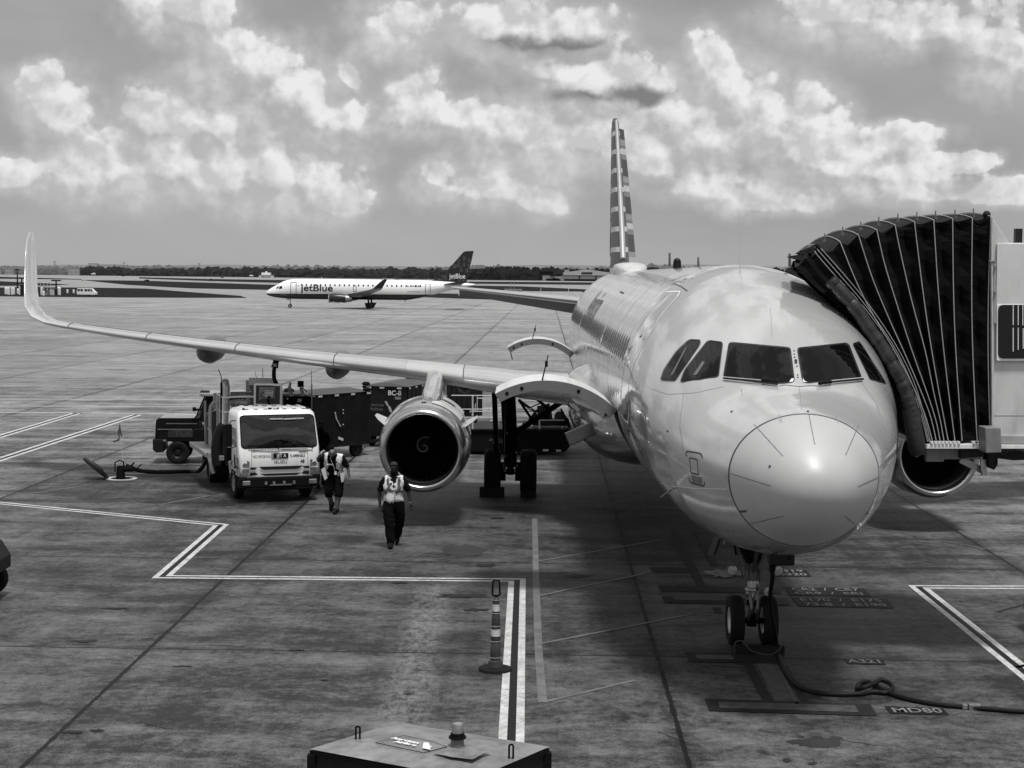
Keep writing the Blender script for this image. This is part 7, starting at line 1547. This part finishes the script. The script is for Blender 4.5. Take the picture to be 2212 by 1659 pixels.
woods('far_woods', 1020, 1900, 3300, lambda d: interp(PB1, d, 1), woodmat('dark_woods_near', .012, .007), 4.2, (9, 20))
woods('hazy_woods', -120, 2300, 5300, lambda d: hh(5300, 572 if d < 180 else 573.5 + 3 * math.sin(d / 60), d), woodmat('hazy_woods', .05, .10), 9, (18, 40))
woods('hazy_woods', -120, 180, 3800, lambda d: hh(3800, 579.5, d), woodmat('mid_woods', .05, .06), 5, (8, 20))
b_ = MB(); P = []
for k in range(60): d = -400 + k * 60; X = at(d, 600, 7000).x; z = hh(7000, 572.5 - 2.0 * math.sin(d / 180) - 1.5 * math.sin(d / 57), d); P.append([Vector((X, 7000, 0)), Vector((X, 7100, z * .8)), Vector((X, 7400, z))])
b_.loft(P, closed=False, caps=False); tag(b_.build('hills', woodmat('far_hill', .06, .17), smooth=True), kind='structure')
# ------------------------------------------------------------------ distant buildings and small airfield things
BW_ = mat('pale_cladding', .26, .6, var=.15, scale=.2); RF_ = mat('metal_roof', .34, .5, var=.1, scale=.1); DKW = mat('building_wall_grey', .18, .6, var=.2, scale=.2)  # cladding, roof and a plain darker grey for the hangar wall
Yh = 2900.0; KH = 3.2
hr = thing('hangar', 'long low pale hangar with a shallow gable roof showing past the airliner fuselage', 'hangar', Vector((at(1265, 600, Yh).x, Yh, 0))); HO = Vector(hr.location)
def Hh(x, y, d=0): return at(*z11(x, y), Yh + d) - HO
b_ = MB(); z0 = 0; a, c = Hh(1480, 400), Hh(2300, 400); zt = Hh(1480, 325).z; b_.add([(a.x, 0, 0), (c.x, 0, 0), (c.x, 0, zt), (a.x, 0, zt), (a.x, 90, 0), (c.x, 90, 0), (c.x, 90, zt), (a.x, 90, zt)], [(0, 1, 2, 3), (1, 5, 6, 2), (4, 0, 3, 7), (5, 4, 7, 6)]); b_.build('wall', DKW, hr)
pk = Hh(1765, 258); b_ = MB(); zl = Hh(1480, 296).z; b_.add([(a.x, -1, zt), (a.x, -1, zl), (pk.x, -1, pk.z), (c.x, -1, zt + .5), (c.x, -1, zt)], [(0, 1, 2, 3, 4)]); b_.add([(a.x, -1, zl), (pk.x, -1, pk.z), (pk.x, 90, pk.z), (a.x, 90, zl)], [(0, 1, 2, 3)]); b_.add([(pk.x, -1, pk.z), (c.x, -1, zt + .5), (c.x, 90, zt + .5), (pk.x, 90, pk.z)], [(0, 1, 2, 3)]); b_.build('roof', RF_, hr)
b_ = MB(); 
for x in (1676, 1875, 2070): p = Hh(x, 360); b_.box((p.x, -.6, zt / 2), (2.4, .3, zt))
b_.box((Hh(1570, 397).x, -.7, 2.4), (90, .3, 3.6)); b_.build('door_gap', DARK, hr); p = Hh(1765, 302); b_ = MB(); b_.box((p.x, -1.6, p.z), (20, .3, 3.0)); b_.build('vent', DARK, hr); p = Hh(1525, 285); b_ = MB(); b_.box((p.x, 5, p.z), (9, 9, 7)); b_.build('chimney', BW_, hr)
ct = thing('control_cabin', 'small white tower-like cabin with a dark overhanging roof beside the hangar', 'building', Vector((at(*z11(1278, 390), Yh).x, Yh, 0))); HO2 = Vector(ct.location)
def Hc(x, y): return at(*z11(x, y), Yh) - HO2
p0, p1_ = Hc(1232, 400), Hc(1325, 305); b_ = MB(); b_.box(((p0.x + p1_.x) / 2, 4, p1_.z / 2), (p1_.x - p0.x, 8, p1_.z)); b_.build('wall', mat('cabin_white', .45, .5), ct); b_ = MB(); q_ = Hc(1278, 280); b_.box((q_.x, 4, q_.z), (34, 22, 2.2)); b_.box((q_.x, 4, q_.z - 4.2), (24, 14, 6)); b_.build('roof', DARK, ct); p0, p1_ = Hc(1325, 400), Hc(1480, 342); b_ = MB(); b_.box(((p0.x + p1_.x) / 2, 4, p1_.z / 2), (p1_.x - p0.x, 8, p1_.z)); b_.build('annex', BW_, ct)
for (x, w_, c_) in ((1365, 4, DARK), (1400, 5, DARK), (1450, 5, MGREY)):
    p = Hc(x, 395); b_ = MB(); w_ *= 2.6; b_.box((0, 0, 2.2), (w_, 5, 2.8)); b_.box((.3, 0, 4.2), (w_ * .6, 4.5, 1.8)); b_.cyl((-w_ * .3, -2.6, 1.0), (-w_ * .3, 2.6, 1.0), 1.0, 1.0, 8); b_.cyl((w_ * .3, -2.6, 1.0), (w_ * .3, 2.6, 1.0), 1.0, 1.0, 8); o = b_.build('parked_vehicle', c_); o.location = HO2 + Vector((p.x, -6, 0)); tag(o, 'tiny parked vehicle in front of the low annex beside the hangar', 'vehicle', 'vehicles parked by the hangar annex')
def zz(x, y, Y): return at(*z1(x, y), Y)
def bld(name, label, x0, x1, yt, Y, mt, extra=None, cat='building'):
    a, c = zz(x0, yt, Y), zz(x1, yt, Y); t = thing(name, label, cat, Vector(((a.x + c.x) / 2, Y, 0))); b_ = MB(); b_.box((0, 5, a.z / 2), (c.x - a.x, 10, a.z)); b_.build('wall', mt, t)
    b_ = MB(); b_.box((0, 5, a.z + .2), (c.x - a.x + 1, 11, .4)); b_.build('roof', RF_, t); b_ = MB(); n = max(2, int((c.x - a.x) / 16))
    for i in range(n): b_.box((-(c.x - a.x) / 2 + (i + .5) * (c.x - a.x) / n, -.05, a.z * .45), (4, .1, a.z * .2))
    b_.build('window', MGREY, t); return t
bld('low_building', 'low pale building against the dark end of the woods', 540, 622, 380, 3500, BW_); bld('low_building', 'small white building in the hazy trees beyond the lamp post', 40, 100, 384, 3500, BW_); bld('low_building', 'sliver of a white building at the end of the treeline', -30, 6, 382, 3500, BW_)
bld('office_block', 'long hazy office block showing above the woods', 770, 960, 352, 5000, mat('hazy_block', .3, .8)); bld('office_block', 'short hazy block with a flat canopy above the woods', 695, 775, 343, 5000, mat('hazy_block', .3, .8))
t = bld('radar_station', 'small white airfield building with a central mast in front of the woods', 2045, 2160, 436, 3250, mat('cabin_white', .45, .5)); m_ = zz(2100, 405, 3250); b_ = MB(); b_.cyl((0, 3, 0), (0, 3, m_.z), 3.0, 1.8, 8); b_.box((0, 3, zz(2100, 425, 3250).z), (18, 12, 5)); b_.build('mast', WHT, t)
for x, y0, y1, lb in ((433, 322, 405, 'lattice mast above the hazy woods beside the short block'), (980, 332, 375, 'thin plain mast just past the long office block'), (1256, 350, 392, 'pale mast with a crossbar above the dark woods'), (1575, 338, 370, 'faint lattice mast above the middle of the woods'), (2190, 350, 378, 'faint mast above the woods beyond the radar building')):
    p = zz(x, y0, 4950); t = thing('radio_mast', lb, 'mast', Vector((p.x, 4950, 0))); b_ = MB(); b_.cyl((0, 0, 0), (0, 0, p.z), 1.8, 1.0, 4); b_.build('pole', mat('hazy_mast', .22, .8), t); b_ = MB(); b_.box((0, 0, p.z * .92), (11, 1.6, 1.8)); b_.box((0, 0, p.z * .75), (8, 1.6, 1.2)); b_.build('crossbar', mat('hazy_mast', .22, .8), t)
# taxiing specks
for x, y, w_, lb in ((738, 427, 34, 'tiny pale vehicle on the far runway below the dark woods'), (972, 442, 22, 'tiny dark vehicle on the far taxiway'), (1160, 482, 40, 'tiny low dark vehicle on the grass edge'), (650, 478, 12, 'tiny dark sign box at the taxiway corner'), (1665, 470, 26, 'tiny dark mound-like vehicle on the far grass'), (1755, 455, 22, 'tiny dark vehicle between the mound and the radar station'), (1985, 441, 30, 'tiny pale vehicle just beside the radar station')):
    g_ = gnd(*z1(x, y + 4)); s_ = g_.y / F_PX * .1265; W2 = w_ * s_; b_ = MB(); b_.box((0, 0, W2 * .18), (W2, W2 * .4, W2 * .2)); b_.box((W2 * .1, 0, W2 * .32), (W2 * .5, W2 * .35, W2 * .12)); b_.cyl((-W2 * .3, -W2 * .2, W2 * .08), (-W2 * .3, W2 * .2, W2 * .08), W2 * .08, W2 * .08, 8); b_.cyl((W2 * .3, -W2 * .2, W2 * .08), (W2 * .3, W2 * .2, W2 * .08), W2 * .08, W2 * .08, 8); o = b_.build('airfield_vehicle', WHT if 'pale' in lb else DARK); o.location = g_; tag(o, lb, 'vehicle')
# ---- van and service yard at the left
vg = gnd(*z1(682, 600)); van = thing('passenger_van', 'white passenger van parked on the infield edge beyond the wing', 'van', vg); sc = vg.y / F_PX * .1265
def vx(x): return (x - 682) * sc
vz = lambda y: (600 - y) * sc
b_ = MB(); b_.prism([(vx(607), 0, vz(590)), (vx(605), 0, vz(562)), (vx(612), 0, vz(541)), (vx(722), 0, vz(541)), (vx(740), 0, vz(563)), (vx(755), 0, vz(572)), (vx(757), 0, vz(592))], (0, 2.0, 0)); vb = b_.build('body', WHT, van, bevel=.08)
for x0, x1 in ((613, 632), (636, 656), (668, 690), (694, 712)): b_ = MB(); b_.box((vx((x0 + x1) / 2), -.02, vz(553)), ((x1 - x0) * sc, .06, 15 * sc)); b_.build('window', GLASS, vb)
b_ = MB(); b_.prism([(vx(716), -.03, vz(560)), (vx(716), -.03, vz(546)), (vx(724), -.03, vz(546)), (vx(736), -.03, vz(562))], (0, .04, 0)); b_.build('window', GLASS, vb); b_ = MB(); b_.bar((vx(625), 1, vz(539)), (vx(665), 1, vz(539)), .15); b_.build('roof_rack', DARK, vb)
for x in (631, 682 + 60): pass
for x in (685, 745, 625): 
    if x != 625: vwheel(van, (vx(x), .15, .42), .42, .25, (0, 1, 0)); vwheel(van, (vx(x), 1.85, .42), .42, .25, (0, 1, 0))
for i, (x, y0, y1) in enumerate(((45, 540, 580), (55, 540, 582), (70, 540, 585), (94, 540, 585), (110, 540, 582), (142, 548, 578), (160, 540, 586), (176, 535, 586), (330, 540, 588), (345, 570, 592), (462, 538, 586), (472, 540, 588), (533, 556, 572), (582, 556, 572))):
    g_ = gnd(*z1(x, y1 + 6)); h_ = at(*z1(x, y0), g_.y).z; b_ = MB(); b_.cyl((0, 0, 0), (0, 0, h_), .28, .28, 10); b_.sphere((0, 0, h_), .28, 5); o = b_.build('bollard', WHT, smooth=True, sharp=40); o.location = g_; tag(o, 'short white bollard in the fenced service yard beside the van', 'bollard', 'white bollards of the service yard')
for x, yt, yb, lb in ((138, 392, 556, 'tall dark lamp post standing clear of the upturned wingtip'), (173, 460, 590, 'shorter dark post close beside the upturned wingtip'), (444, 478, 590, 'dark post with a T-shaped head between wingtip and van')):
    g_ = gnd(*z1(x, yb)); h_ = at(*z1(x, yt), g_.y).z; t = thing('lamp_post', lb, 'lamp post', g_); b_ = MB(); b_.cyl((0, 0, 0), (0, 0, h_), .28, .18, 8); b_.build('pole', DARK, t); b_ = MB(); b_.box((0, 0, h_), (2.4 if x == 444 else 1.4, .4, .35)); b_.build('lamp_head', DARK, t)
for x0, x1, y0, y1, mt_, lb in ((398, 432, 540, 590, LGREY, 'pale tank-like cabinet in the service yard'), (296, 312, 530, 590, DARK, 'dark cabinet beside the winglet in the service yard'), (350, 385, 560, 590, MGREY, 'low grey equipment skid in the service yard'), (165, 190, 512, 590, DARK, 'dark service cabinet touching the outer side of the winglet'), (440, 452, 545, 590, DARK, 'narrow dark box at the T-shaped post')):
    g_ = gnd(*z1((x0 + x1) / 2, y1 + 5)); a = at(*z1(x0, y0), g_.y); c = at(*z1(x1, y0), g_.y); t = thing('service_cabinet', lb, 'cabinet', g_); b_ = MB(); b_.box((0, 0, a.z / 2), (c.x - a.x, 1.2, a.z)); b_.build('housing', mt_, t, bevel=.05); b_ = MB(); b_.box((0, 0, a.z + .06), (c.x - a.x + .2, 1.4, .12)); b_.build('lid', MGREY, t)
g_ = gnd(*z1(370, 592)); a = zz(320, 540, g_.y); c = zz(400, 540, g_.y); b_ = MB()
for h_ in (1.0, 2.2, 3.0): b_.cyl((a.x - g_.x, 0, h_), (c.x - g_.x, 0, h_), .07, .07, 6)
for k in range(4): x_ = (a.x - g_.x) + (c.x - a.x) * k / 3; b_.cyl((x_, 0, 0), (x_, 0, 3.1), .08, .08, 6)
o = b_.build('yard_railing', LGREY); o.location = g_; tag(o, 'pale pipe railing beside the service yard tank', 'railing')
# edge lights near the tailplane
for x, y in ((227, 568), (369, 568), (520, 578), (1212, 515), (1545, 512)):
    g_ = gnd(*z11(x, y + 12)); b_ = MB(); b_.cyl((0, 0, 0), (0, 0, 1.1), .09, .07, 6); b_.sphere((0, 0, 1.15), .16, 4); o = b_.build('taxiway_light', WHT); o.location = g_; tag(o, 'tiny pale taxiway edge light on the dark grass beyond the tailplane', 'light', 'taxiway edge lights')
o = gnd(*z11(880, 526)); b_ = MB(); b_.box((0, 0, .6), (7, 3, 1.0)); b_.cyl((-1, 0, 1), (-1, 0, 4.5), .12, .1, 5); b_.cyl((.4, 0, 1), (.4, 0, 4.5), .12, .1, 5); k = b_.build('field_instrument', MGREY); k.location = o; tag(k, 'low grey airfield instrument with two short masts above the tailplane', 'instrument')
